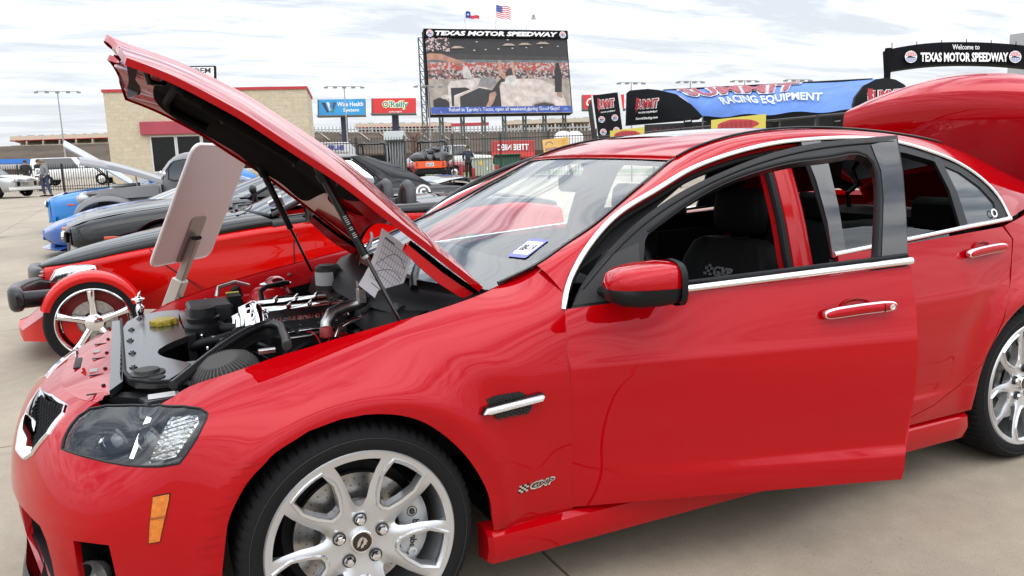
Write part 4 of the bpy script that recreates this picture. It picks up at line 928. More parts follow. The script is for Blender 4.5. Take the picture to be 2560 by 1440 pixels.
# supercharger with two polished lids
XL, XR = -.105, .185
g = MB(); g.box((.04, -.03, .76), (.30, .30, .14), None, .02); g.build('supercharger_case', mat('case_dark_metal', (.10, .10, .105), .35, .9), bay, 30)
for y0, zt, x0, x1 in ((.075, .872, XL - .01, .155), (-.055, .866, XL + .015, .20)):
    lid = MB(); rws = []
    for x, sc in ((x0, .7), (x0 + .006, 1), (x1 - .006, 1), (x1, .7)):
        rws.append([(x, y0 + a*.05*sc, zt + b) for a, b in ((-1, -.04), (-1.0, -.012), (-.8, .0), (0, .006), (.8, 0), (1, -.012), (1, -.04))])
    lid.grid(rws, False); lid.add(rws[0], [tuple(range(7))]); lid.add(rws[-1], [tuple(range(7))]); lid.build('supercharger_lid', CHR, bay, 40)
    for i in range(3):
        xx = x0 + .08 + i*.075; g = MB(); g.prism([(-.012, -.03), (.012, .03), (.016, .03), (-.006, -.03)], .012, frame((xx, y0 - .012, zt + .004), (1, 0, 0), (0, 1, 0))); g.build('lid_fin', CHR, bay, 30)
Mf = frame((.045, -.118, .838), (1, 0, 0), (0, .45, .9)); g = MB(); g.prism(rrect(.27, .062, .01), .006, Mf, -.006); g.build('supercharger_face', GLB, bay, 30)
text('MAGNUSON SUPERCHARGER', CHR, bay, Mf @ Matrix.Translation((.045, -.006, 0)), width=.33, height=.020, depth=.006, bold=.03, name='supercharger_lettering')
g = MB(); g.tube([(XL - .012, -.125, .80), (XL - .012, -.105, .85), (XL - .012, -.06, .875), (XL - .012, .02, .875)], .016, 8); g.build('chrome_end_plate', CHR, bay, 60)
rnd = random.Random(3)
for i, (x, y, z, r) in enumerate([(-.135, .06, .85, .026), (-.14, .0, .84, .024), (-.132, -.05, .835, .022), (-.155, .03, .815, .024), (-.125, -.09, .82, .020), (-.165, .08, .82, .02)]):
    g = MB(); g.tube([(x - .02, y - .005, z - .035), (x - .012, y, z), (x + .012, y + .005, z + .008), (x + .04, y + .008, z - .012)], [r*.7, r, r, r*.8], 10); g.build('chrome_fitting', CHR, bay, 60)
for i in range(7):
    x = -.02 + i*.032; g = MB(); g.lathe([(.010, 0), (.012, .012), (.007, .018), (.008, .028), (.001, .03)], 10, Matrix.Translation((x, -.155 - .01*(i % 2), .795))); g.build('injector', CHR if i % 3 else STL, bay, 40)
g = MB(); g.tube([(-.05, -.185, .80), (.05, -.18, .802), (.12, -.18, .80)], .006, 8); g.build('fuel_rail', CHR, bay, 60)
g = MB(); g.tube([(-.07, -.235, .79), (.02, -.24, .792), (.08, -.225, .80), (.12, -.20, .80)], .007, 8); g.build('fuel_line', STL, bay, 60)
g = MB(); g.tube([(.07, -.30, .80), (.075, -.29, .84), (.10, -.27, .868), (.15, -.25, .88), (.20, -.245, .885), (.215, -.25, .90)], .021, 12); g.build('intake_pipe', STL, bay, 60)
g = MB(); g.box((.212, -.255, .915), (.035, .03, .06), None, .006); g.box((.205, -.25, .955), (.016, .016, .024), None, .003); g.build('pipe_bracket', STL, bay, 30)
g = MB(); g.lathe([(.020, 0), (.023, .004), (.021, .030), (.018, .034), (.001, .034)], 16, Matrix.Translation((.05, -.40, .815))); g.build('red_terminal_cap', mat('red_plastic_cap', (.25, .015, .015), .5), bay, 40)
g = MB(); g.lathe([(.06, 0), (.056, .02), (.03, .034), (.001, .036)], 24, Matrix.Translation((.10, -.53, .80))); g.build('strut_tower', REDIN, bay, 50)
g = MB(); g.tube([(.09, -.36, .80), (.11, -.34, .83), (.15, -.33, .845), (.19, -.32, .85)], .008, 8); g.build('coolant_line', CHR, bay, 60)
for i in range(9):
    a = (-.05 + rnd.random()*.3, -.42 + rnd.random()*.2, .72 + rnd.random()*.06); b = (a[0] + .05 + rnd.random()*.1, a[1] + rnd.random()*.1 - .05, a[2] + .02); c = (b[0] + .05, b[1] + .03, b[2] - .03)
    g = MB(); g.tube([tuple(v) for v in curve([a, b, c], 8)], .006 + rnd.random()*.006, 8); g.build('hose', (BLK, DGREY, STL)[i % 3], bay, 60)
rw = random.Random(21)
for i in range(34):
    a = np.array((-.30 + rw.random()*.55, -.50 + rw.random()*1.0, .74 + rw.random()*.08)); b = a + [rw.uniform(-.06, .12), rw.uniform(-.10, .10), rw.uniform(-.01, .035)]; c = b + [rw.uniform(-.05, .12), rw.uniform(-.10, .10), rw.uniform(-.06, 0)]
    g = MB(); g.tube([tuple(v) for v in curve([a, b, c], 9)], rw.choice((.0028, .004, .006)), 6); g.build('wire', rw.choice((BLK, BLK, BLKS, DGREY, REDIN)), bay, 60)
for i in range(12):
    g = MB(); g.lathe([(.007, 0), (.007, .006), (.004, .009), (.001, .009)], 6, Matrix.Translation((-.28 + rw.random()*.5, -.45 + rw.random()*.95, .785 + rw.random()*.02))); g.build('bay_bolt', rw.choice((STL, CHR)), bay, 20)
# far side: strut tower with polished dome, apron, battery box, reservoir, hoses
g = MB(); g.lathe([(.12, 0), (.10, .06), (.075, .10), (.06, .11), (.001, .115)], 24, Matrix.Translation((.02, .54, .745))); g.build('strut_tower', REDIN, bay, 50)
g = MB(); g.lathe([(.062, 0), (.066, .006), (.055, .010), (.045, .010)], 28, Matrix.Translation((.045, .55, .862))); g.build('strut_ring', CHR, bay, 40)
g = MB(); g.lathe([(.044, .004), (.036, .022), (.018, .032), (.001, .034)], 24, Matrix.Translation((.045, .55, .864))); g.build('strut_dome', mat('red_anodised', (.25, .01, .02), .15, .6, coat=1), bay, 60)
g = MB(); g.box((-.10, .60, .77), (.22, .10, .10), None, .02); g.build('far_apron', REDIN, bay, 30)
g = MB(); g.box((-.25, .30, .79), (.16, .20, .13), None, .01); g.build('battery_box', DGREY, bay, 30)
g = MB(); g.lathe([(.07, -.10), (.07, 0), (.056, .012), (.058, .03), (.05, .034), (.046, .06), (.044, .066), (.001, .068)], 24, Matrix.Translation((-.285, .14, .80))); g.build('power_steering_reservoir', BLK, bay, 40)
g = MB(); g.tube([(-.25, .12, .79), (-.21, .09, .785), (-.17, .06, .79)], .020, 10); g.build('radiator_hose', BLK, bay, 60)
g = MB(); g.tube([(-.35, .05, .74), (-.28, .02, .76), (-.20, .0, .77), (-.15, -.01, .78)], .018, 10); g.build('radiator_hose', BLK, bay, 60)
g = MB(); g.box((-.15, .36, .825), (.06, .09, .06), None, .006); 
for i in range(5): g.box((-.15, .325 + i*.018, .86), (.05, .010, .012))
g.build('fuse_block', BLK, bay, 30)
g = MB(); g.box((-.15, .40, .869), (.05, .012, .004)); g.build('fuse_label', mat('green_yellow', (.55, .55, .10), .5), bay, None)
g = MB(); g.tube([(-.05, .30, .84), (-.05, .32, .875), (-.02, .36, .885), (.06, .42, .885), (.08, .43, .88)], .010, 8); g.build('vacuum_hose', BLK, bay, 60)
g = MB(); g.tube([(-.20, .52, .84), (-.19, .53, .875), (-.12, .57, .885), (-.06, .60, .86)], .009, 8); g.build('vacuum_hose', STL, bay, 60)
g = MB(); g.tube([(-.11, .62, .72), (-.10, .60, .80), (-.12, .58, .86)], .02, 8); g.build('filler_neck', BLK, bay, 60)
for x, y, z in ((-.30, .06, .77), (-.27, .03, .765), (-.29, -.02, .74), (-.22, -.10, .80)):
    g = MB(); g.lathe([(.008, 0), (.008, .008), (.004, .012), (.001, .012)], 8, Matrix.Translation((x, y, z))); g.build('bay_bolt', CHR, bay, 30)
g = MB(); g.box((-.37, -.16, .70), (.10, .14, .05), None, .012); g.box((-.34, -.27, .72), (.12, .10, .06), None, .012); g.build('throttle_casting', mat('cast_alloy', (.30, .30, .31), .5, .6), bay, 30)
g = MB(); g.box((-.235, -.16, .785), (.05, .06, .05), None, .006); g.build('sensor_block', DGREY, bay, 30)
# plenum / cowl side
g = MB(); g.grid([[(.20 + a, y, .90 - .10*b) for a, b in ((0, 1), (.03, .35), (.08, .05), (.16, -.2), (.22, -.35))] for y in np.linspace(-.62, .66, 16)]); g.build('plenum_cover', mat('plenum_black', (.008, .008, .009), .5, spec=.2), bay, 60)
for y0 in (-.30, .05, .40):
    g = MB(); g.tube([(.20, y0, .86), (.26, y0 + .02, .90), (.33, y0 + .06, .925), (.40, y0 + .12, .935)], .010, 8); g.build('plenum_rib', DGREY, bay, 60)
g = MB(); g.tube([tuple(v) for v in curve([(.40, -.22, .955), (.42, -.32, .962), (.43, -.40, .958), (.425, -.46, .945), (.41, -.50, .93), (.40, -.57, .922), (.395, -.62, .92)], 20)], [.012 + .018*min(1, i/10) for i in range(20)], 12, flat=.75); g.build('cowl_snorkel', BLKS, bay, 60)
g = MB(); g.tube([tuple(v) for v in curve([(.34, .10, .93), (.36, -.05, .955), (.35, -.20, .945), (.33, -.35, .92), (.31, -.50, .89)], 16)], .05, 12, flat=.5); g.build('cowl_duct', mat('duct_black', (.014, .014, .015), .32), bay, 60)
g = MB(); g.tube([(.42, -.02, .99), (.41, -.07, 1.02), (.425, -.12, .965), (.44, -.30, .958)], .006, 6); g.build('washer_tube', BLKS, bay, 60)
g = MB(); g.lathe([(.05, 0), (.052, .09), (.04, .10), (.001, .10)], 20, Matrix.Translation((.22, .30, .86))); g.build('brake_reservoir', DGREY, bay, 40)
g = MB(); g.lathe([(.0535, .02), (.0535, .075)], 20, Matrix.Translation((.22, .30, .86)), R(150), R(280)); g.build('reservoir_label', mat('label_dull', (.35, .35, .35), .7), bay, None)

# ---------------------------------------------------------------- raised hood
HE = np.array([(.491, .720, .969), (.401, .715, 1.049), (.313, .709, 1.125), (.235, .704, 1.192), (.150, .699, 1.265), (.079, .693, 1.326), (.007, .688, 1.380), (-.062, .683, 1.430), (-.125, .677, 1.477), (-.181, .672, 1.518), (-.258, .667, 1.566), (-.305, .661, 1.594), (-.354, .656, 1.620), (-.411, .650, 1.646), (-.454, .640, 1.664), (-.488, .62, 1.682)])
_hs = np.concatenate([[0], np.cumsum(np.linalg.norm(np.diff(HE[:, [0, 2]], axis=0), axis=1))]); HLEN = _hs[-1]
def HPf(q):
    """q = (distance from hinge along the edge, v across -1 near .. +1 far)"""
    q = np.atleast_2d(q); d, v = q[:, 0], q[:, 1]
    tipx = .055*np.exp(-((abs(v) - .40)/.16)**2) + .030*np.exp(-(v/.12)**2) - .055*np.clip(abs(v) - .72, 0, 1)**1.2*3
    d2 = d + tipx*np.clip((d - HLEN*.86)/(HLEN*.14), 0, 1.2)
    W = spline_weights(_hs, d2); e = W @ HE; t = W*0
    tg = (spline_weights(_hs, d2 + .01) @ HE - spline_weights(_hs, d2 - .01) @ HE)/.02; tl_ = np.hypot(tg[:, 0], tg[:, 2]); nx, nz = tg[:, 2]/tl_*-1, tg[:, 0]/tl_*-1
    nx, nz = -nx*-1, nz   # outward = up and rearwards
    nx, nz = tg[:, 2]/tl_, -tg[:, 0]/tl_
    cr = (.075 + .035*np.sin(np.clip(d/HLEN, 0, 1)*math.pi))*(1 - abs(v)**2.3) + .012*np.exp(-((abs(v) - .45)/.10)**2)*np.clip(d/HLEN*3, 0, 1)
    return np.stack([e[:, 0] + nx*cr, v*e[:, 1], e[:, 2] + nz*cr], 1)
def HN(q):
    q = np.atleast_2d(q).astype(float); e = .004; a = HPf(q + [e, 0]) - HPf(q - [e, 0]); b = HPf(q + [0, e]) - HPf(q - [0, e]); n = np.cross(a, b); n /= np.linalg.norm(n, axis=1)[:, None]
    return n*np.where(n[:, 0:1]*.5 + n[:, 2:3] < 0, -1, 1)
edge = [(d, -1.) for d in np.linspace(0.02, HLEN, 40)] + [(HLEN, v) for v in np.linspace(-.96, .96, 49)] + [(d, 1.) for d in np.linspace(HLEN, 0.02, 40)] + [(.02 + .15*(1 - v*v), v) for v in np.linspace(.94, -.94, 15)]
hood = panel('hood', RED, car, HPf, HN, edge, (), .035, .055, lip=.020)
def hin(m_, v_=.0): return [(d, v) for d, v in edge]
inner = [(d, -.965) for d in np.linspace(.03, HLEN - .02, 30)] + [(HLEN - .02, v) for v in np.linspace(-.93, .93, 41)] + [(d, .965) for d in np.linspace(HLEN - .02, .03, 30)] + [(.03 + .15*(1 - v*v), v) for v in np.linspace(.90, -.90, 15)]
holes = []
for sg in (1, -1): holes.append([(.27 + .075*math.cos(t) + .03*math.sin(t), sg*(.46 + .16*math.sin(t))) for t in np.linspace(0, 2*math.pi, 20, endpoint=False)])
def HPin(q): return HPf(q) - HN(q)*(.030 - .012*np.clip((abs(np.atleast_2d(q)[:, 1:2]) - .86)/.1, 0, 1))
def HNin(q): return -HN(q)
hinn = panel('hood_inner_frame', mat('hood_inner_red', (.36, .003, .007), .28, coat=.9, coat_rough=.05), hood, HPin, HNin, inner, holes, .04, .06, lip=.012)
LIN = mat('hood_liner_felt', (.0055, .005, .005), .85, bump=(120, .4, .004), spec=.05)
pts = [(.40, -.52), (.42, -.74), (.50, -.80), (.62, -.78), (.70, -.83), (.86, -.80), (1.00, -.82), (1.12, -.80), (1.20, -.70), (1.215, -.4), (1.215, .4), (1.20, .70), (1.12, .84), (.95, .86), (.78, .84), (.70, .90), (.56, .84), (.46, .86), (.42, .66), (.40, .3), (.38, 0), (.40, -.3)]
lin = [tuple(v) for v in curve([(a*HLEN/1.36, b) for a, b in pts], 120, True)]
def HPl(q): return HPf(q) - HN(q)*(.040 + .014*np.cos(np.clip(np.atleast_2d(q)[:, 1:2], -1, 1)*1.3))
panel('hood_liner', LIN, hood, HPl, HNin, lin, (), .045, .07, lip=.014)
sc_ = HLEN/1.36
def hpt(d, v, off): return HPf([(d*sc_, v)])[0] - HN([(d*sc_, v)])[0]*off
g = MB(); g.tube([tuple(hpt(d, v, .062)) for d, v in [(.98, -.66), (1.14, -.66), (1.17, -.55), (1.17, .55), (1.14, .66), (.98, .66)]], .014, 8); g.build('liner_bead', LIN, hood, 60)
g = MB(); g.tube([tuple(hpt(d, v, .062)) for d, v in [(.74, -.72), (.90, -.76), (1.08, -.74)]], .016, 8); g.build('liner_bead', LIN, hood, 60)
g = MB()
lg = [(1.04, -.30), (1.10, -.22), (1.10, .02), (1.04, .10), (.93, .04), (.90, -.18)]
ring = [hpt(d, v, .058) for d, v in lg]; c0 = sum(ring)/len(ring)
g.grid([[tuple(p) for p in ring], [tuple(c0 + (p - c0)*.80) for p in ring]], True); g.build('liner_vent', mat('liner_vent_grey', (.14, .13, .125), .5), hood, 60)
for d, v in [(.80, -.42), (.72, -.25), (.62, -.5), (.84, .2), (.62, .3), (.5, -.2), (.95, .45)]:
    g = MB(); p = hpt(d, v, .056); g.ball(tuple(p), .008, 8); g.build('liner_clip', DGREY, hood)
# latch hook, brackets, bumpers
g = MB()
g.prism([(-.455, 1.72), (-.412, 1.70), (-.421, 1.684), (-.435, 1.642), (-.424, 1.622), (-.428, 1.607), (-.447, 1.592), (-.463, 1.591), (-.453, 1.642)], .014, frame((0, -.287, 0), (1, 0, 0), (0, 0, 1)) @ Matrix.Rotation(math.pi, 4, 'X') @ Matrix.Diagonal((1, -1, 1, 1))); g.build('latch_hook', GLB, hood, 30)
p1 = hpt(1.26, -.30, .035); g = MB(); g.tube([tuple(p1), tuple(p1 + [.01, 0, -.05]), tuple(p1 + [.05, .02, -.05]), tuple(p1 + [.07, .02, -.0])], .010, 8); g.build('safety_catch', BLKS, hood, 60)
for d, v in ((1.25, -.60), (1.29, .70), (1.22, -.1), (1.22, .3)):
    p = hpt(d, v, .035); g = MB(); g.box(tuple(p), (.035, .03, .02), None, .005); g.build('hood_bumper', BLK, hood, 30)
for sg in (-1, 1):
    a = hpt(.70, sg*.84, .03); b = np.array([.225, sg*.66, .888]); d = b - a; k = .58
    g = MB(); g.tube([tuple(a), tuple(a + d*.06), tuple(a + d*.061), tuple(a + d*.11)], [.012, .014, .020, .018], 10); g.build('strut_socket', BLK, hood, 60)
    g = MB(); g.tube([tuple(a + d*.07), tuple(a + d*k)], .0125 if sg < 0 else .0135, 12); g.build('gas_strut', BLKS, hood, 60)
    g = MB(); g.tube([tuple(a + d*k), tuple(b)], .0065, 8); g.build('strut_rod', GLB, hood, 60)
    g = MB(); g.tube([tuple(a + d*(k - .012)), tuple(a + d*(k + .004))], .0142, 12); g.build('strut_collar', STL if sg < 0 else BLK, hood, 60)
    hgm = MB(); rr = []
    for (x, z, t) in ((.25, 1.125, .035), (.30, 1.075, .05), (.36, 1.02, .055), (.42, .975, .05), (.465, .945, .04), (.47, .90, .03)): rr.append([(x - .005, sg*.692, z + t*.30), (x + .01, sg*.692, z + t*.5), (x - .015, sg*.692, z - t*.35), (x - .015, sg*.680, z - t*.35), (x - .005, sg*.680, z + t*.30)])
    hgm.grid(rr); hgm.build('hood_hinge', REDIN, hood, 40)
if True:
    g = MB(); a = hpt(.70, -.84, .03); b = np.array([.225, -.66, .888]); d = b - a; M = frame(a + d*.40 + np.array([-.004, -.0133, .006]), d, (1, 0, .3))
    text('||||| || |||', mat('label_grey', (.45, .45, .45), .6), hood, M, width=.07, height=.012, depth=.0004, name='strut_label')

# ---------------------------------------------------------------- dyno sheet clipped up inside the engine bay
PAP = mat('paper_white', (.78, .78, .82), .7)
A4 = np.array([(.286, -.30, 1.150), (.384, -.33, 1.062), (.287, -.33, .868), (.196, -.28, .958)])
ps_ = MB(); rows = []
def pap(u, v, o=0.0):
    top = A4[0]*(1-u) + A4[1]*u; bot = A4[3]*(1-u) + A4[2]*u; p = top*(1-v) + bot*v; bow = math.sin(v*math.pi)*.020
    n = np.cross(A4[1] - A4[0], A4[3] - A4[0]); n /= np.linalg.norm(n); n = n if n[1] < 0 else -n
    p = p + np.array([.55, 0, -.1])*bow; return p + n*o
ps_.grid([[tuple(pap(u, v)) for u in np.linspace(0, 1, 6)] for v in np.linspace(0, 1, 14)]); ps_.grid([[tuple(pap(u, v, -.0015)) for u in np.linspace(0, 1, 6)] for v in np.linspace(0, 1, 14)])
c0 = A4.mean(0); sheet = thing(MB().add([tuple(np.array(v) - c0) for v in ps_.v], ps_.f), 'paper_sheet', PAP, 'white printed graph sheet hanging under the raised hood of the red sedan', 'paper', tuple(c0), smooth=60)
INKP = mat('printed_grey_ink', (.16, .16, .20), .7)
def pline(pts, w=.0009):
    g = MB()
    for (u0, v0), (u1, v1) in zip(pts[:-1], pts[1:]):
        a, b = pap(u0, v0, .0012), pap(u1, v1, .0012); d = b - a; n = pap(u0, v0, .01) - pap(u0, v0, 0); s = np.cross(d, n); s = s/np.linalg.norm(s)*w; g.add([tuple(a - s), tuple(b - s), tuple(b + s), tuple(a + s)], [(0, 1, 2, 3)])
    g.build('printed_line', INKP, sheet, None)
for u in np.linspace(.14, .9, 11): pline([(u, v) for v in np.linspace(.12, .78, 8)], .0005)
for v in np.linspace(.12, .78, 7): pline([(u, v) for u in np.linspace(.14, .9, 5)], .0007)
pline([(.14 + .76*t, .56 - .30*math.sin(t*2.6) - .06*t) for t in np.linspace(0, 1, 14)], .0012); pline([(.14 + .76*t, .72 - .24*math.sin(t*2.2)) for t in np.linspace(0, 1, 14)], .0012)
pline([(.25 + .5*t, .85) for t in np.linspace(0, 1, 4)], .0015); pline([(.15 + .3*t, .10) for t in np.linspace(0, 1, 3)], .003)
# ================================================================ SETTING
def concrete(name, base, dark, light, speck=True):
    m = bpy.data.materials.new(name); m.use_nodes = True; t = m.node_tree; b = t.nodes['Principled BSDF']; Lk = t.links.new
    geo = t.nodes.new('ShaderNodeNewGeometry')
    def noise(sc, det, ro, dist=0):
        n = t.nodes.new('ShaderNodeTexNoise'); n.inputs['Scale'].default_value = sc; n.inputs['Detail'].default_value = det; n.inputs['Roughness'].default_value = ro; n.inputs['Distortion'].default_value = dist; Lk(geo.outputs['Position'], n.inputs['Vector']); return n
    def ramp(src, stops):
        r = t.nodes.new('ShaderNodeValToRGB'); Lk(src, r.inputs[0]); e = r.color_ramp.elements
        e[0].position, e[0].color = stops[0][0], (*stops[0][1], 1); e[1].position, e[1].color = stops[-1][0], (*stops[-1][1], 1)
        for p, c in stops[1:-1]: q = e.new(p); q.color = (*c, 1)
        return r.outputs[0]
    def mixc(kind, f, a, c):
        x = t.nodes.new('ShaderNodeMix'); x.data_type = 'RGBA'; x.blend_type = kind; x.inputs[0].default_value = f; Lk(a, x.inputs[6]); Lk(c, x.inputs[7]); return x.outputs[2]
    c = ramp(noise(.55, 8, .6, .4).outputs[0], [(.3, dark), (.52, base), (.72, light)])
    c = mixc('MULTIPLY', .55, c, ramp(noise(9, 5, .6).outputs[0], [(.3, (.78, .77, .75)), (.7, (1.06, 1.05, 1.04))]))
    c = mixc('MULTIPLY', .8, c, ramp(noise(.9, 4, .5, .6).outputs[0], [(.29, (.55, .53, .50)), (.37, (1, 1, 1)), (1, (1, 1, 1))]))
    if speck:
        c = mixc('MULTIPLY', .75, c, ramp(noise(170, 2, .5).outputs[0], [(.30, (.45, .42, .38)), (.40, (1, 1, 1)), (.66, (1, 1, 1)), (.74, (1.5, 1.48, 1.42))]))
        c = mixc('MULTIPLY', .6, c, ramp(noise(45, 3, .6).outputs[0], [(.26, (.5, .47, .43)), (.36, (1, 1, 1)), (1, (1, 1, 1))]))
    Lk(c, b.inputs['Base Color']); b.inputs['Roughness'].default_value = .82
    n = noise(120, 3, .6); bu = t.nodes.new('ShaderNodeBump'); bu.inputs['Strength'].default_value = .25; bu.inputs['Distance'].default_value = .004; Lk(n.outputs[0], bu.inputs['Height']); Lk(bu.outputs[0], b.inputs['Normal'])
    return m
CON = concrete('concrete', (.33, .28, .215), (.255, .215, .165), (.38, .326, .255))
g = MB(); g.add([(-900, -400, -.03), (1200, -400, -.03), (1200, 1500, -.03), (-900, 1500, -.03)], [(0, 1, 2, 3)])
ground = tag(g.build('ground', CON, None, None), 'pale concrete ground of the showground', 'ground', kind='structure')
PX, PY, X0, Y0 = 3.80, 3.43, .70, 1.645
nx0, nx1, ny0, ny1 = -4, 6, -3, 10
g = MB(); g.add([(X0 + nx0*PX, Y0 + ny0*PY, -.014), (X0 + nx1*PX, Y0 + ny0*PY, -.014), (X0 + nx1*PX, Y0 + ny1*PY, -.014), (X0 + nx0*PX, Y0 + ny1*PY, -.014)], [(0, 1, 2, 3)])
pav = tag(g.build('pavement', mat('joint_filler', (.07, .06, .05), .9), None, None), 'concrete slab pavement of the car park', 'pavement', kind='structure')
g = MB(); g.box((0, 0, -.008), (PX - .011, PY - .011, .016)); me = g.mesh('slab', None); me.materials.append(CON)
for i in range(nx0, nx1):
    for j in range(ny0, ny1):
        o = bpy.data.objects.new('slab', me); COL.objects.link(o); o.location = (X0 + (i + .5)*PX, Y0 + (j + .5)*PY, 0); adopt(o, pav)

# a point of the place: picture column/row of the survey photograph at a distance along the optical axis
def at(x, y, d):
    return CAM + ((x - 1280)*_r - (y - 720)*_u)/2003*d + _f*d
def atz(x, y, z=0.0):
    v = ((x - 1280)*_r - (y - 720)*_u)/2003 + _f; k = (z - CAM.z)/v.z; return CAM + v*k
# grass beyond the iron fence
GRS = mat('grass_green', (.13, .20, .045), .9, noise=(3, .4, (.20, .23, .09)), bump=(60, .8, .03))
g = MB(); a = atz(1080, 447); b = atz(1420, 443); dv = Vector((b - a)).normalized(); nv = Vector((-dv.y, dv.x, 0))
def quad(name, p, d, l, n, w, z, m):
    g = MB(); q = [p, p + d*l, p + d*l + n*w, p + n*w]; g.add([(v.x, v.y, z) for v in q], [(0, 1, 2, 3)]); return g.build(name, m, None, None)
lawn = tag(quad('lawn', a + nv*.9 - dv*6, dv, 40, nv, 9, .06, GRS), 'strip of grass behind the iron fence', 'lawn', kind='structure')
kb = MB(); M = frame(a + nv*.45 - dv*6, dv, nv); kb.box((20, 0, .06), (40, .25, .18), M, .02); tag(kb.build('kerb', mat('kerb_concrete', (.42, .38, .31), .8, noise=(2, .2)), None, None), 'pale concrete kerb along the grass', 'kerb', kind='structure')
# grass blades
gb = MB(); rr = random.Random(5)
for _ in range(2600):
    u, w = rr.random()*26 - 2, rr.random()*3.0; p = a + nv*(1.0 + w) + dv*u; h = .05 + rr.random()*.10; t = rr.random()*6.28; e = Vector((math.cos(t), math.sin(t), 0))*.015; tip = Vector((rr.random() - .5, rr.random() - .5, 0))*.08
    gb.add([(p.x - e.x, p.y - e.y, .055), (p.x + e.x, p.y + e.y, .055), (p.x + tip.x, p.y + tip.y, .06 + h)], [(0, 1, 2)])
tag(gb.build('grass', mat('grass_blades', (.16, .25, .05), .8, noise=(8, .5)), None, None), 'short green grass blades behind the iron fence', 'grass', kind='stuff')
# ================================================================ OTHER CARS
def wheel_simple(parent, x, y, r, rr, w, rim, spokes=5, out=-1, dish=.0, wide=.30, barrel=None, disc=None, calip=None, name='wheel', sp_w=.20, tyre_detail=48):
    """out = -1 faces -Y. Parts of one wheel hang under an Empty"""
    e = empty(name, (x, y, r)); adopt(e, parent); M = frame((x, y, r), (1 if out < 0 else -1, 0, 0), (0, 0, 1))
    t = MB(); t.lathe([(rr, -w), (r*.93, -w), (r*.99, -w*.9), (r, -w*.7), (r, -w*.3), (r*.99, -w*.1), (r*.94, .004), (rr + (r - rr)*.4, .008), (rr, .0)], tyre_detail); t.build('tyre', RUB, e, 40, M)
    b = MB(); b.lathe([(rr + .003, .004), (rr*.985, .006), (rr*.95, -.006), (rr*.90, -.03), (rr*.88, -w)], tyre_detail); b.build('rim', rim, e, 40, M)
    if spokes:
        for k in range(spokes):
            a = R(90 + 360/spokes*k); d = Vector((math.cos(a), math.sin(a), 0)); s = Vector((-d.y, d.x, 0)); f = MB(); rows = []
            for u, wd2, h in ((.12, sp_w*1.25, -.010 - dish), (.30, sp_w*.85, -.004 - dish), (.60, sp_w*.72, .002 - dish*.5), (.86, sp_w*.85, .004), (.96, sp_w*.9, .0)):
                c = d*(u*rr); hw = s*(wd2*rr*.5); rows.append([tuple(c - hw + Vector((0, 0, h - .03))), tuple(c - hw*.96 + Vector((0, 0, h - .004))), tuple(c - hw*.5 + Vector((0, 0, h + .008))), tuple(c + Vector((0, 0, h + .010))), tuple(c + hw*.5 + Vector((0, 0, h + .008))), tuple(c + hw*.96 + Vector((0, 0, h - .004))), tuple(c + hw + Vector((0, 0, h - .03)))])
            f.grid(rows); f.build('spoke', rim, e, 60, M)
        h = MB(); h.lathe([(rr*.26, -.03 - dish), (rr*.25, .002 - dish), (rr*.15, .012 - dish), (.001, .014 - dish)], 24); h.build('hub', rim, e, 40, M)
    else:
        h = MB(); h.lathe([(rr*.90, -.02), (rr*.6, .006), (rr*.3, .012), (.001, .016)], 32); h.build('hubcap', rim, e, 50, M)
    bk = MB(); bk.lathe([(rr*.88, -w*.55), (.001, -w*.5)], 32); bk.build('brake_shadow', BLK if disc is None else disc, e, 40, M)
    if calip:
        c = MB(); c.lathe([(rr*.62, -w*.35), (rr*.62, -w*.30), (rr*.30, -w*.30), (rr*.30, -w*.34)], 32); c.build('brake_rotor', STL, e, 30, M)
        c = MB(); c.lathe([(rr*.80, -w*.34), (rr*.82, -w*.20), (rr*.45, -w*.18), (rr*.45, -w*.3)], 12, None, R(160), R(250)); c.build('caliper', calip, e, 30, M)
    return e
class Body:
    """body shell from stations: x, half width, sill z, shoulder z, edge (w,z), centre z"""
    def __init__(s, st):
        net = []
        for x, w, zs, zh, ew, ez, zc in st:
            zm = (zs + zh)/2
            net.append([(x, -w*.92, zs), (x, -w*.985, zs + (zm-zs)*.45), (x, -w, zm), (x, -w*.998, zm + (zh-zm)*.62), (x, -(w*.80 + ew*.20), zh), (x, -ew, ez), (x, -ew*.55, ez + (zc-ez)*.72), (x, 0, zc)])
        s.st = st; s.S = Surf(net, 2); s.xs = np.array([q[0] for q in st])
    def P(s, q): return s.S.P(q)
    def N(s, q):
        n = s.S.N(q); return n*np.where((n[:, 1:2]*-1 + n[:, 2:3]) < 0, -1, 1)
    def inv(s, x, z, t0=2.0):
        st = np.array([np.interp(x, s.xs, s.S.s), t0]); f = lambda q: s.S.P(q)[0][[0, 2]]
        for _ in range(20):
            r = f(st) - [x, z]; J = np.stack([(f(st + [1e-4, 0]) - f(st))/1e-4, (f(st + [0, 1e-4]) - f(st))/1e-4], 1); d = np.linalg.lstsq(J, -r, rcond=None)[0]; st = st + d*min(1, .5/max(1e-9, np.linalg.norm(d)))
        return tuple(st)
    def outline(s, arches, t1=7.0, x0=None, x1=None, t0=0.0):
        a = s.S.s[0] if x0 is None else s.inv(x0, s.st[0][2] + .3)[0]; b = s.S.s[-1] if x1 is None else s.inv(x1, s.st[0][2] + .3)[0]
        o = [(a, t0)]
        for cx, cz, r in arches:
            pts = [s.inv(cx + r*math.cos(R(k)), cz + r*math.sin(R(k)), 1.6) for k in range(186, -7, -8)]; pts = [(u, max(t0 + .002, v)) for u, v in pts]; o += [(pts[0][0], t0)] + pts + [(pts[-1][0], t0)]
        o += [(b, t0), (b, t1), (a, t1)]
        for k in np.arange(b, a, -.4): o.insert(-1, (k, t1)) if a + .05 < k < b - .05 else None
        return o
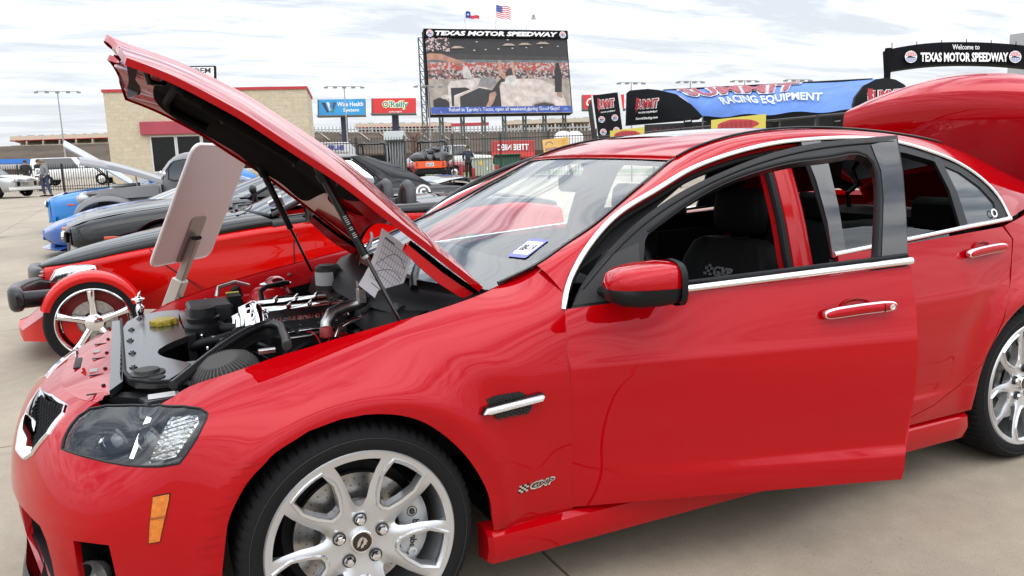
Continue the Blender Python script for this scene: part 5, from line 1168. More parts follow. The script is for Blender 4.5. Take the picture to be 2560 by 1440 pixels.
def greenhouse(root, G, rings, glassm, pillm, mats=None, y0=0):
    """rings: list (z, xf, xa, xc, xr, wa, wm, wc) front centre, A corner, C corner, rear centre and half widths; builds roof, screens and side glass about y0"""
    def ring(r):
        z, xf, xa, xc, xr, wa, wm_, wc = r; o = []
        for t in np.linspace(0, 1, 7): o.append((xf + (xa - xf)*t**2, -wa*t, z))
        for t in np.linspace(0, 1, 9)[1:]: o.append((xa + (xc - xa)*t, -(wa + (wc - wa)*t + (wm_ - (wa + wc)/2)*4*t*(1 - t)), z))
        for t in np.linspace(1, 0, 7)[1:]: o.append((xr + (xc - xr)*t**2, -wc*t, z))
        return o
    Rg = [ring(r) for r in rings]
    def sub(a, b, off, m, name, sgn, r0=0, r1=None):
        g = MB(); rows = [[(x, y0 + sgn*y, z) for x, y, z in r[a:b]] for r in Rg[r0:r1]]; g.grid(rows)
        return g.build(name, m, root, 60)
    for sgn in (1, -1):
        sub(6, 8, 0, pillm, 'pillar', sgn); sub(13, 15, 0, pillm, 'pillar', sgn)
        sub(7, 14, 0, glassm, 'side_window', sgn)
    g = MB(); g.grid([[(x, y0 + y, z) for x, y, z in r[:7]][::-1] + [(x, y0 - y, z) for x, y, z in r[1:7]] for r in Rg]); g.build('windscreen', glassm, root, 60)
    g = MB(); g.grid([[(x, y0 + y, z) for x, y, z in r[14:]] + [(x, y0 - y, z) for x, y, z in r[14:-1]][::-1] for r in Rg]); g.build('rear_window', glassm, root, 60)
    top = Rg[-1]; cz = rings[-1][0]; g = MB(); rows = []
    for sc, dz in ((1.0, -.012), (1.0, .004), (.94, .020), (.75, .034), (.4, .044), (.05, .047)):
        full = top + [(x, -y, z) for x, y, z in top[-2:0:-1]]; cx = sum(v[0] for v in full)/len(full)
        rows.append([(cx + (x - cx)*sc, y0 + y*sc, z + dz) for x, y, z in full])
    g.grid(rows, True, None, True); g.build('roof', pillm, root, 60)
    return Rg
BLKP = mat('black_car_paint', (.003, .003, .004), .5, coat=1, coat_rough=.012, spec=0, coat_ior=1.5)
BLUP = mat('bright_blue_paint', (.012, .20, .58), .35, coat=1, coat_rough=.02)
DBLU = mat('deep_blue_paint', (.02, .085, .32), .35, coat=1, coat_rough=.02)
GRYP = mat('grey_primer_paint', (.13, .13, .135), .42, .3, coat=.5, coat_rough=.12)
SILP = mat('silver_car_paint', (.42, .43, .44), .3, .6, coat=1)
WHTP = mat('white_car_paint', (.72, .72, .72), .3, coat=1)
DGL = mat('dark_car_glass', (.012, .016, .016), .03, coat=1, coat_ior=1.7)
TGL = glass('tinted_car_glass', (.42, .50, .47), 1.9)
PRED = mat('bright_red_paint', (.52, .003, .002), .5, coat=1, coat_rough=.02, spec=0, coat_ior=1.42)

# ---------------------------------------------------------------- red and black open roadster with exposed front wheels
YP, XP = 4.16, -.15         # centre line and front axle x
pr = empty('hot_rod_roadster', (XP + 1.4, YP, 0), 0, 'red open roadster with black hood stripe, black bumpers and cycle fenders', 'car')
def ppt(x, y, z): return (XP + x, YP + y, z)
def loft(name, m, secs, parent, smooth=50, mirror=True):
    """secs: x, [(y,z)...] half sections at near side (y negative) -> full shell"""
    net = np.array([[(x, y, z) for y, z in pts] for x, pts in secs], float); S = Surf(net, net.shape[1]//2); g = MB(); us = np.linspace(0, S.s[-1], 46); ts = np.linspace(0, net.shape[1] - 1, 22)
    rows = []
    for u in us:
        p = S.P(np.array([(u, t) for t in ts])); r = [ppt(*q) for q in p]
        if mirror: r += [ppt(q[0], -q[1], q[2]) for q in p[-2::-1]]
        rows.append(r)
    g.grid(rows); g.add(rows[0], [tuple(range(len(rows[0])))]); return g.build(name, m, parent, smooth)
# lower red body: narrow nose widening to the doors and rear fenders
body = loft('body', PRED, [
 (-.97, [(-.20, .34), (-.235, .42), (-.235, .52), (-.225, .59), (-.19, .635), (-.02, .645)]),
 (-.60, [(-.30, .30), (-.355, .42), (-.365, .54), (-.355, .635), (-.31, .695), (-.02, .705)]),
 (-.1, [(-.40, .26), (-.47, .42), (-.485, .57), (-.475, .70), (-.43, .77), (-.02, .78)]),
 (.45, [(-.52, .24), (-.595, .42), (-.61, .60), (-.60, .76), (-.55, .85), (-.02, .86)]),
 (1.0, [(-.64, .22), (-.72, .42), (-.74, .62), (-.725, .81), (-.68, .905), (-.30, .915)]),
 (1.5, [(-.72, .22), (-.80, .42), (-.815, .64), (-.80, .84), (-.76, .935), (-.45, .935)]),
 (2.1, [(-.78, .22), (-.86, .42), (-.875, .65), (-.86, .85), (-.80, .945), (-.5, .955)]),
 (2.7, [(-.80, .24), (-.90, .44), (-.92, .66), (-.89, .86), (-.80, .955), (-.3, .97)]),
 (3.2, [(-.70, .28), (-.78, .46), (-.79, .64), (-.76, .80), (-.66, .89), (-.2, .91)])], pr)
hoodp = loft('hood', BLKP, [
 (-1.0, [(-.10, .628), (-.12, .640), (-.11, .652), (-.06, .662), (-.01, .664)]),
 (-.87, [(-.215, .648), (-.22, .668), (-.19, .690), (-.10, .708), (-.01, .712)]),
 (-.45, [(-.34, .708), (-.34, .742), (-.30, .780), (-.16, .808), (-.01, .815)]),
 (.05, [(-.455, .788), (-.455, .828), (-.40, .870), (-.22, .900), (-.01, .908)]),
 (.55, [(-.575, .868), (-.575, .908), (-.50, .948), (-.28, .975), (-.01, .983)]),
 (.72, [(-.62, .885), (-.62, .925), (-.54, .962), (-.30, .985), (-.01, .992)])], pr)
for sg in (-1, 1):      # black band along the doors and rear deck
    g = MB(); rows = []
    for x, w, z in ((.66, .62, .915), (1.1, .70, .945), (1.5, .775, .965), (2.0, .83, .975), (2.5, .84, .98), (3.0, .72, .95), (3.2, .64, .91)): rows.append([ppt(x, sg*(w + .012), z - .065), ppt(x, sg*(w + .016), z - .03), ppt(x, sg*(w - .0), z + .012), ppt(x, sg*(w - .06), z + .025), ppt(x, sg*(w - .16), z + .015)])
    g.grid(rows); g.build('beltline_panel', BLKP, pr, 60)
g = MB(); rows = []
for x, w, z in ((1.95, .66, .965), (2.2, .68, .985), (2.5, .66, 1.0), (2.8, .60, .985), (3.1, .5, .94), (3.22, .42, .88)): rows.append([ppt(x, w*t, z + .03*(1 - t*t)) for t in np.linspace(-1, 1, 15)])
g.grid(rows); g.build('rear_deck', BLKP, pr, 60)
g = MB(); g.box(ppt(1.45, 0, .85), (.85, 1.2, .12)); g.build('cockpit_floor', BLK, pr, None)
for y in (-.33, .33):
    g = MB(); rows = []
    for z, hw, dp, xo in ((.62, .22, .16, 0), (.80, .24, .15, .05), (.95, .20, .12, .10), (1.02, .12, .09, .12)): rows.append([ppt(1.60 + xo + math.sin(t)*dp*.5, y + math.cos(t)*hw, z) for t in np.linspace(0, 2*math.pi, 16, endpoint=False)])
    g.grid(rows, True, None, True); g.build('seat', BLK, pr, 60)
    g = MB(); g.tube([ppt(1.86, y - .13, .90), ppt(1.87, y - .13, 1.02), ppt(1.88, y - .08, 1.11), ppt(1.88, y, 1.135), ppt(1.88, y + .08, 1.11), ppt(1.87, y + .13, 1.02), ppt(1.86, y + .13, .90)], .045, 10); g.build('roll_hoop', mat('hoop_grey', (.035, .037, .04), .5), pr, 60)
    g = MB(); g.grid([[ppt(1.88 - .03 + dx, y + .10*math.cos(t)*k, .98 + .12*math.sin(t)*k) for t in np.linspace(0, math.pi, 9)] for dx, k in ((0, 1), (.0, .1))]); g.build('hoop_pad', BLK, pr, 60)
# V-shaped screen with raked frame, wipers and mirror
g = MB(); rows = []
for k in range(13):
    t = k/6 - 1; rows.append([ppt(.52 + .14*t*t, .60*t, .975 - .02*t*t), ppt(.82 + .16*t*t, .54*t, 1.10 - .01*t*t), ppt(1.05 + .18*t*t, .48*t, 1.19 - .01*t*t)])
g.grid(rows); wsp = g.build('windscreen', WGL, pr, 60)
g = MB(); g.tube([r[0] for r in rows], .016, 6); g.tube([r[2] for r in rows], .014, 6)
for k in (0, 12): g.tube([rows[k][0], rows[k][1], rows[k][2]], .022, 6)
g.build('screen_frame', BLKS, pr, 60)
for y in (-.25, .12):
    g = MB(); g.tube([ppt(.44, y, .99), ppt(.46, y + .10, 1.025), ppt(.60, y + .32, 1.02)], [.014, .010, .007], 6); g.tube([ppt(.50, y + .02, 1.0), ppt(.56, y + .30, 1.02)], .006, 6); g.build('wiper', BLKS, pr, 60)
def pod_mirror(parent, c, s, m, name='door_mirror'):
    g = MB(); g.ball((0, 0, .06*s), .085*s, 14, None, (.55, 1.15, .68)); g.tube([(0.01, .0, .03*s), (.02, .02, -.05*s), (.03, .03, -.10*s)], [.04*s, .03*s, .045*s], 8); return g.build(name, m, parent, 60, Matrix.Translation(c))
pod_mirror(pr, ppt(.92, -.70, 1.0), 1.0, GLB); pod_mirror(pr, ppt(.92, .70, 1.0), 1.0, GLB)
g = MB(); g.prism(rrect(.20, .12, .005), .004, frame(ppt(.74, -.30, 1.07), (.15, 1, .0), (.9, 0, .45))); g.build('windscreen_card', PAP, pr, None)
g = MB(); g.prism(rrect(.075, .075, .005), .004, frame(ppt(.70, -.47, 1.03), (.2, 1, .0), (.9, 0, .45))); g.build('inspection_sticker', mat('sticker_blue', (.10, .12, .42), .5), pr, None)
# grille slats, headlamps
for i in range(9):
    z = .40 + i*.0275; x = -1.085 + i*.011
    for sg in (-1, 1):
        g = MB(); rows = []
        for t in np.linspace(0, 1, 8): rows.append([ppt(x + .20*t**1.7 + dx, sg*(.015 + .22*t), z + dz) for dx, dz in ((.02, -.010), (-.012, -.004), (-.014, .003), (.02, .008))])
        g.grid(rows); g.build('grille_slat', PRED, pr, 50)
g = MB(); g.hull([ppt(x, y, z) for x, y, z in ((-1.02, 0, .36), (-.94, 0, .64), (-.80, -.22, .34), (-.78, -.21, .63), (-.80, .22, .34), (-.78, .21, .63))]); g.build('grille_back', mat('grille_dark_red', (.05, .002, .003), .6), pr, None)
for sg in (-1, 1):
    pl = [(-.95, .530), (-.895, .625), (-.79, .652), (-.68, .652), (-.625, .642), (-.615, .618), (-.65, .588), (-.74, .556), (-.86, .532)]
    wv = lambda x: np.interp(x, [-.97, -.60, -.1], [.225, .355, .475]) + .012
    g = MB(); a = [ppt(x, sg*wv(x), z) for x, z in pl]; c = (sum(v[0] for v in a)/9, sum(v[1] for v in a)/9 - 0, sum(v[2] for v in a)/9)
    g.grid([a, [tuple(c[k] + (v[k] - c[k])*.85 + (sg*.02 if k == 1 else 0) for k in range(3)) for v in a], [tuple(c[k] + (v[k] - c[k])*.3 + (sg*.03 if k == 1 else 0) for k in range(3)) for v in a]], True, None, True); g.build('headlamp', mat('chrome_lamp', (.75, .76, .78), .08, .95, bump=(14, .35, .03)), pr, 60)
    g = MB(); g.tube(a, .006, 6, closed=True); g.build('lamp_bezel', CHR, pr, 60)
    # bumper half with arm
    bpth = curve([(-.93, .20), (-1.03, .30), (-1.09, .44), (-1.12, .60), (-1.115, .74), (-1.08, .84)], 20); g = MB(); rows = []
    for i_, (x_, y_) in enumerate(bpth):
        dx_, dy_ = (bpth[min(i_ + 1, 19)] - bpth[max(i_ - 1, 0)]); l_ = math.hypot(dx_, dy_); nx_, ny_ = dy_/l_, -dx_/l_; e_ = min(1, .45 + i_/6)*(1 if i_ < 18 else .82 if i_ == 18 else .5)
        rows.append([ppt(x_ + nx_*.048*e_*math.copysign(abs(math.cos(t))**.7, math.cos(t)), sg*(y_ + ny_*.048*e_*math.copysign(abs(math.cos(t))**.7, math.cos(t))), .50 + .088*e_*math.copysign(abs(math.sin(t))**.55, math.sin(t))) for t in np.linspace(0, 2*math.pi, 16, endpoint=False)])
    g.grid(rows, True, None, True); g.build('front_bumper', mat('bumper_black', (.010, .010, .012), .35, coat=.3, spec=.3), pr, 60)
    g = MB(); g.tube([ppt(-1.09, sg*.74, .49), ppt(-.86, sg*.70, .485), ppt(-.62, sg*.46, .48)], [.060, .058, .05], 12); g.build('bumper_arm', BLKS, pr, 60)
    # cycle fender
    g = MB(); rows = []
    for k in np.linspace(160, 20, 24):
        a_ = R(k); r_ = .352 + .012*math.sin(a_); cx_, cz_ = r_*math.cos(a_), .325 + r_*math.sin(a_); rows.append([ppt(cx_*f_ - .645, sg*y_, .325 + (cz_ - .325)*f_) for y_, f_ in ((.99, .77), (1.005, .84), (.995, .905), (.95, .945), (.87, .955), (.79, .945), (.755, .92))])
    g.grid(rows); g.build('cycle_fender', PRED, pr, 60)
    wheel_simple(pr, XP - .645, YP + sg*.975, .316, .240, .22, CHR, 5, out=sg, dish=.012, disc=mat('red_drum', (.30, .006, .006), .5), calip=PRED, sp_w=.24)
    wheel_simple(pr, XP + 2.23, YP + sg*.985, .36, .265, .28, CHR, 5, out=sg, dish=.012, disc=BLK, sp_w=.24)
    g = MB(); rows = []
    for x, w, z0, z1 in ((-1.20, .10, .15, .20), (-1.14, .42, .14, .22), (-.98, .60, .15, .34), (-.78, .60, .17, .38)): rows.append([ppt(x, sg*.02, z0), ppt(x, sg*w, z0), ppt(x, sg*w*.97, z1), ppt(x, sg*.02, z1 + .03)])
    g.grid(rows); g.build('chin_spoiler', PRED, pr, 40)
    g = MB(); g.tube([ppt(-.68, sg*.30, .36), ppt(-.65, sg*.76, .32)], .022, 8); g.tube([ppt(-.56, sg*.32, .45), ppt(-.62, sg*.76, .38)], .016, 8); g.build('suspension_arm', BLK, pr, 60)
    # door seams
    g = MB(); g.tube([ppt(x, sg*w, z) for x, w, z in ((-.24, .445, .75), (-.14, .478, .62), (.05, .527, .46), (.22, .56, .30))], .004, 5); g.build('fender_seam', BLK, pr, 60)
    g = MB(); g.tube([ppt(x, sg*w, z) for x, w, z in ((.86, .685, .86), (.80, .697, .74), (.79, .70, .55), (.82, .695, .32))], .004, 5); g.build('door_seam', BLK, pr, 60)
# ---------------------------------------------------------------- coupes
def coupe(root, X, Y, paint, hoodm, glassm, open_hood=False, stripes=False, spoiler=True, decal=False):
    st = [(0.0, .70, .26, .62, .60, .70, .735), (.10, .82, .22, .66, .70, .745, .785), (.35, .91, .20, .72, .76, .805, .845), (.85, .945, .20, .77, .79, .865, .905), (1.5, .955, .20, .80, .80, .915, .945), (2.3, .955, .20, .81, .80, .93, .95),
          (3.1, .96, .20, .83, .80, .955, .97), (3.7, .965, .20, .86, .80, .985, 1.0), (4.3, .955, .22, .87, .78, .99, 1.01), (4.8, .90, .26, .84, .74, .97, .99), (5.0, .82, .30, .80, .68, .94, .96)]
    B = Body([(x + X, *q) for x, *q in st]); T = Matrix.Translation((0, Y, 0))
    ar = [(X + .98, .36, .395), (X + 3.93, .37, .40)]
    for mi_ in (False, True):
        o = panel('body_side', paint, root, B.P, B.N, B.outline(ar, 5.0), (), .07, .5, lip=.03, T=T, mirror=mi_)
        if mi_: pass
    def top(name, m, xa, xb, off=.0):
        g = MB(); rows = []
        for x in np.linspace(xa, xb, 22):
            s = np.interp(x + X, B.xs, B.S.s); r = B.P([(s, t) for t in np.linspace(5.02, 7, 8)]); r = r + [0, 0, off]; bul = .018*np.clip(1 - abs(np.linspace(1, 0, 8) - .0)/.55, 0, 1) if name == 'hood' else 0
            rows.append([(v[0], Y + v[1], v[2] + (bul[i] if name == 'hood' else 0)) for i, v in enumerate(r)] + [(v[0], Y - v[1], v[2] + (bul[6 - i] if name == 'hood' else 0)) for i, v in enumerate(r[-2::-1])])
        g.grid(rows); return g.build(name, m, root, 60)
    if not open_hood: top('hood', hoodm, .0, 1.62, .003)
    else:
        top('nose_panel', paint, .0, .28)
        g = MB(); g.box((X + .95, Y, .62), (1.25, 1.5, .1)); g.build('engine_bay', BLK, root, None)
        for i in range(6): g = MB(); g.box((X + .6 + .18*i, Y + .25*math.cos(i*2.1), .74 + .04*(i % 2)), (.16, .28, .16), None, .02); g.build('engine_block', (BLK, DGREY, STL)[i % 3], root, 30)
    top('cowl', paint, 1.62, 1.85); top('deck', paint, 4.05, 5.0)
    g = MB(); rows = []       # nose closing
    for t in np.linspace(0, 7, 16):
        p = B.P([(B.S.s[0], t)])[0]; rows.append([(p[0], Y + p[1], p[2]), (p[0] - .05, Y + p[1]*.9, p[2]*.98), (p[0] - .07, Y, p[2]*.97)])
    g.grid(rows); g.grid([[(x, 2*Y - y, z) for x, y, z in r] for r in rows]); g.build('front_fascia', paint, root, 60)
    g = MB(); rows = []
    for t in np.linspace(0, 7, 12): p = B.P([(B.S.s[-1], t)])[0]; rows.append([(p[0], Y + p[1], p[2]), (p[0] + .05, Y, p[2])])
    g.grid(rows); g.grid([[(x, 2*Y - y, z) for x, y, z in r] for r in rows]); g.build('rear_fascia', paint, root, 60)
    g = MB(); g.box((X - .055, Y, .60), (.03, 1.30, .13), None, .012); g.build('grille', GLB, root, 30)
    for sg in (-1, 1):
        for yy in (.38, .56): g = MB(); g.lathe([(.055, 0), (.058, .02), (.001, .03)], 18, frame((X - .075, Y + sg*yy, .60), (0, 1, 0), (0, 0, 1)) @ Matrix.Rotation(math.pi, 4, 'X')); g.build('headlamp', CHR, root, 40)
        g = MB(); g.hull([(X + a, Y + sg*w, z) for a, w, z in ((-.09, .2, .33), (-.09, .2, .24), (-.02, .80, .33), (.08, .86, .22), (-.05, .72, .22), (.1, .88, .34))]); g.build('bumper_corner', paint, root, 30)
        g = MB(); g.box((X + .42, Y + sg*.918, .58), (.16, .02, .035), None, .006); g.build('side_marker', mat('red_marker_lens', (.55, .06, .02), .3, coat=1), root, 30)
        for x in (.98, 3.93):
            wheel_simple(root, X + x, Y + sg*.955, .355, .262, .24, GLB, 5, out=sg, dish=.015, sp_w=.30)
            g = MB(); g.lathe([(.40, 0), (.40, .30), (.001, .31)], 20, frame((X + x, Y + sg*.93, .36), (1, 0, 0), (0, 0, 1)) @ (Matrix.Identity(4) if sg > 0 else Matrix.Rotation(math.pi, 4, 'X')), 0, 2*math.pi); g.build('wheel_liner', BLK, root, 60)
            g = MB(); g.tube([(X + x + .40*math.cos(R(k)), Y + sg*(.952 + .008), .36 + .40*math.sin(R(k))) for k in range(-5, 186, 10)], .018, 6); g.build('arch_lip', paint, root, 60)
        for xx in (1.72, 3.02):
            g = MB(); g.tube([(X + xx + .03*math.sin(k), Y + sg*(.945 - .02*k/4), .25 + .16*k) for k in range(5)], .004, 5); g.build('door_seam', BLK, root, 60)
        g = MB(); g.box((X + 2.80, Y + sg*.95, .83), (.20, .025, .03), None, .008); g.build('door_handle', paint, root, 30)
        pod_mirror(root, (X + 1.98, Y + sg*.95, .99), 1.0, paint)
    rg = greenhouse(root, B, [(.945, X + 1.55, X + 1.95, X + 4.25, X + 4.55, .80, .82, .77), (1.10, X + 1.98, X + 2.25, X + 4.02, X + 4.22, .745, .765, .70), (1.27, X + 2.45, X + 2.62, X + 3.70, X + 3.82, .66, .68, .615), (1.385, X + 2.78, X + 2.88, X + 3.42, X + 3.50, .585, .60, .55)], glassm, paint, y0=Y)
    for sg in (-1, 1):      # broad rear pillar and window surround
        def side(xz, off=.012): return [(X + x, Y + sg*(float(np.interp(z, [.945, 1.10, 1.27, 1.40], [.80, .752, .668, .590])) + off), z) for x, z in xz]
        A_ = curve(side([(3.34, .95), (3.54, 1.09), (3.38, 1.27), (3.26, 1.39)], .010), 12); B_2 = curve(side([(4.34, .955), (4.14, 1.10), (3.82, 1.27), (3.50, 1.39)], .004), 12)
        g = MB(); g.grid([[tuple(a*(1 - t) + b*t + np.array([0, sg*.03*math.sin(t*math.pi), .01*math.sin(t*math.pi)])) for t in np.linspace(0, 1, 9)] for a, b in zip(A_, B_2)]); g.build('rear_pillar', paint, root, 60)
        g = MB(); g.tube(side([(1.96, .95), (2.26, 1.10), (2.63, 1.27), (2.90, 1.378), (3.30, 1.372), (3.42, 1.27), (3.60, 1.09), (3.42, .955)], .014), .013, 6); g.build('window_trim', BLKS, root, 60)
        g = MB(); g.tube(side([(2.98, .955), (3.0, 1.37)], .010), .022, 6, flat=.5); g.build('window_post', BLKS, root, 60)
    g = MB(); g.box((X + 2.75, Y, .60), (2.2, 1.4, .5)); 
    for yy in (-.4, .4): g.box((X + 2.85, Y + yy, .95), (.16, .44, .42), None, .05)
    g.build('interior', INT, root, None)
    if spoiler:
        g = MB(); rows = []
        for x, z in ((4.45, 1.015), (4.62, 1.055), (4.85, 1.085), (4.93, 1.065), (4.92, 1.0)): rows.append([(X + x - .05*(t*t), Y + t*.76, z - .02*t**4) for t in np.linspace(-1, 1, 17)])
        g.grid(rows); g.build('spoiler', paint if not decal else mat('spoiler_gloss_black', (.02, .02, .022), .15, coat=1, coat_ior=1.8), root, 60)
    if decal:
        c = (X + 4.12, Y - .955, .90); g = MB(); M = frame(c, (1, 0, 0), (0, .25, 1)); g.lathe([(.10, .01), (.10, .014), (.075, .014), (.075, .01)], 32, M); g.build('fuel_door_ring', LTR, root, None)
        g = MB(); g.lathe([(.05, .012), (.05, .016), (.028, .016), (.028, .012)], 24, M, R(40), R(330)); g.prism([(-.06, -.06), (.06, -.06), (.045, -.035), (-.05, -.04)], .004, M, .012); g.build('fuel_door_emblem', LTR, root, None)
    return B
XC, YC = -1.13, 8.0
ch_ = empty('black_coupe', (XC + 2.5, YC, 0), 0, 'gloss black muscle coupe with rear spoiler and white round emblem beside the red roadster', 'car')
coupe(ch_, XC, YC, BLKP, BLKP, TGL, decal=True)
g = MB(); g.hull([(XC + 1.0 + x, YC - .30 + y, z) for x, y, z in ((0, -.10, .905), (.10, 0, .925), (.25, .05, .925), (.28, -.12, .915), (.1, -.13, .91))]); g.build('hood_scoop', BLK, ch_, 30)
g = MB(); g.hull([(XC + x, YC - w, z) for x, w, z in ((-.02, .62, .52), (-.06, .55, .30), (.02, .86, .50), (.10, .88, .28), (-.03, .70, .22), (.16, .90, .44))]); g.build('bumper_cap', mat('grey_bumper_film', (.35, .35, .34), .35, coat=.6), ch_, 30)
XB, YB = -2.02, 17.25
bc = empty('bright_blue_coupe', (XB + 2.5, YB, 0), 0, 'bright blue muscle coupe with its hood raised near the tan block building', 'car')
coupe(bc, XB, YB, BLUP, BLUP, TGL, open_hood=True, spoiler=False)
g = MB(); rows = []
for t in np.linspace(0, 1, 14):
    x = XB + 1.62 - 1.52*t*math.cos(R(31 + 5*t)); z = .99 + 1.52*t*math.sin(R(31 + 4*t)) + .05*math.sin(t*math.pi); rows.append([(x, YB + y*(.80 - .08*t), z + .13*(1 - y*y) - .05) for y in np.linspace(-1, 1, 9)])
g.grid(rows); g.grid([[(x + .015, y*1, z - .045) for x, y, z in r] for r in rows]); g.grid([rows[-1], [(x + .015, y, z - .045) for x, y, z in rows[-1]]]); g.grid([[r[0] for r in rows], [(r[0][0] + .015, r[0][1], r[0][2] - .045) for r in rows]]); g.build('raised_hood', mat('hood_silver_blue', (.30, .34, .42), .3, coat=1), bc, 40)
for yy in (-.62, .62): g = MB(); g.tube([(XB + 1.30, YB + yy, .92), (XB + .80, YB + yy, 1.48)], .012, 6); g.build('hood_prop', BLK, bc, 60)
# ---------------------------------------------------------------- low blue sports car, only its nose seen
XS, YS = -1.72, 11.55
sc2 = empty('blue_sports_car', (XS + 2.2, YS, 0), 0, 'low dark blue sports car nose with chin splitter poking out past the black coupe', 'car')
B2 = Body([(XS + x, *q) for x, *q in [(0, .45, .30, .40, .34, .43, .45), (.15, .70, .22, .47, .55, .50, .53), (.5, .88, .18, .58, .68, .63, .62), (1.1, .95, .17, .68, .72, .74, .72), (1.9, .96, .18, .70, .75, .80, .82), (3.0, .97, .18, .72, .75, .85, .88), (3.9, .96, .20, .74, .72, .88, .9), (4.4, .80, .26, .72, .6, .84, .86)]])
for mi_ in (False, True): panel('body_side', DBLU, sc2, B2.P, B2.N, B2.outline([(XS + 1.0, .34, .36), (XS + 3.5, .35, .37)], 7.0), (), .08, .5, lip=.02, T=Matrix.Translation((0, YS, 0)), mirror=mi_)
g = MB(); g.hull([(XS + x, YS + y, z) for x in (-.02,) for y, z in ((-.45, .30), (.45, .30), (-.34, .43), (.34, .43))] + [(XS + .06, YS + s*.40, z) for s in (-1, 1) for z in (.3, .44)]); g.build('front_fascia', DBLU, sc2, 30)
g = MB(); rows = [[(XS - .06 + .30*t*t + dx, YS + t*.86, z) for t in np.linspace(-1, 1, 21)] for dx, z in ((.3, .14), (.0, .135), (-.02, .155), (.10, .19), (.35, .20))]; g.grid(rows); g.build('splitter', DBLU, sc2, 50)
for sg in (-1, 1):
    g = MB(); g.box((XS + .36, YS + sg*.835, .47), (.17, .03, .04), None, .008); g.build('side_marker', mat('orange_lens', (.75, .22, .02), .3, coat=1), sc2, 30)
    g = MB(); g.tube([(XS + .12, YS + sg*.55, .18), (XS + .16, YS + sg*.58, .34)], .05, 8); g.build('splitter_strut', DBLU, sc2, 50)
    for x in (1.0, 3.5): wheel_simple(sc2, XS + x, YS + sg*.95, .33, .24, .25, ALU, 5, out=sg)
greenhouse(sc2, B2, [(.82, XS + 1.5, XS + 1.9, XS + 3.4, XS + 3.8, .74, .76, .68), (1.0, XS + 2.0, XS + 2.25, XS + 3.2, XS + 3.4, .64, .66, .58), (1.13, XS + 2.4, XS + 2.5, XS + 2.95, XS + 3.0, .5, .52, .46)], DGL, DBLU, y0=YS)
# ---------------------------------------------------------------- grey pre-war pickup with opened side hood
XH, YH = -1.27, 14.3
hr = empty('grey_vintage_pickup', (XH + 2.2, YH, 0), 0, 'satin grey vintage pickup with chopped rounded cab and opened hood', 'truck')
def hpt2(x, y, z): return (XH + x, YH + y, z)
g = MB(); rows = []
for x, w, z0, z1 in ((.0, .34, .45, .88), (.4, .42, .40, .93), (.9, .52, .38, .97), (1.35, .60, .36, 1.0)): rows.append([hpt2(x, -w, z0), hpt2(x, -w, z1 - .06), hpt2(x, -w*.93, z1), hpt2(x, w*.93, z1), hpt2(x, w, z1 - .06), hpt2(x, w, z0)])
g.grid(rows); g.add(rows[0], [tuple(range(6))]); g.build('nose', GRYP, hr, 40)
for sg in (-1, 1):
    g = MB(); rows = []
    for k in np.linspace(175, -10, 24):
        a_ = R(k); rr_ = .46 + .05*max(0, math.cos(a_)); x_, z_ = .35 + rr_*1.15*math.cos(a_) + (.35 if k < 40 else 0)*(40 - k)/50, .36 + rr_*math.sin(a_); rows.append([hpt2(x_, sg*w, z_ + dz) for w, dz in ((.42, .03), (.58, .04), (.74, .02), (.82, -.04), (.83, -.09))])
    g.grid(rows); g.build('front_fender', GRYP, hr, 60)
    g = MB(); rows = []
    for k in np.linspace(180, 0, 20): a_ = R(k); rows.append([hpt2(3.55 + .55*math.cos(a_), sg*w, .36 + .52*math.sin(a_) + dz) for w, dz in ((.55, .03), (.70, .03), (.82, 0), (.84, -.07))])
    g.grid(rows); g.build('rear_fender', GRYP, hr, 60)
    g = MB(); g.hull([hpt2(x, sg*w, z) for x in (.9, 3.1) for w, z in ((.62, .34), (.80, .32), (.80, .36), (.62, .38))]); g.build('running_board', GRYP, hr, 30)
    for x in (.35, 3.55): wheel_simple(hr, XH + x, YH + sg*.80, .34, .22, .22, SILP, 0, out=sg)
    g = MB(); g.ball(hpt2(.02, sg*.50, .78), .11, 16, None, (1.1, 1, 1)); g.tube([hpt2(.05, sg*.5, .70), hpt2(.05, sg*.42, .55)], .03, 8); g.build('headlamp', SILP, hr, 60)
g = MB(); g.box(hpt2(.10, -.52, .70), (.32, .04, .34), Matrix.Identity(4), .01); g.build('engine_side_panel', GLB, hr, 30)
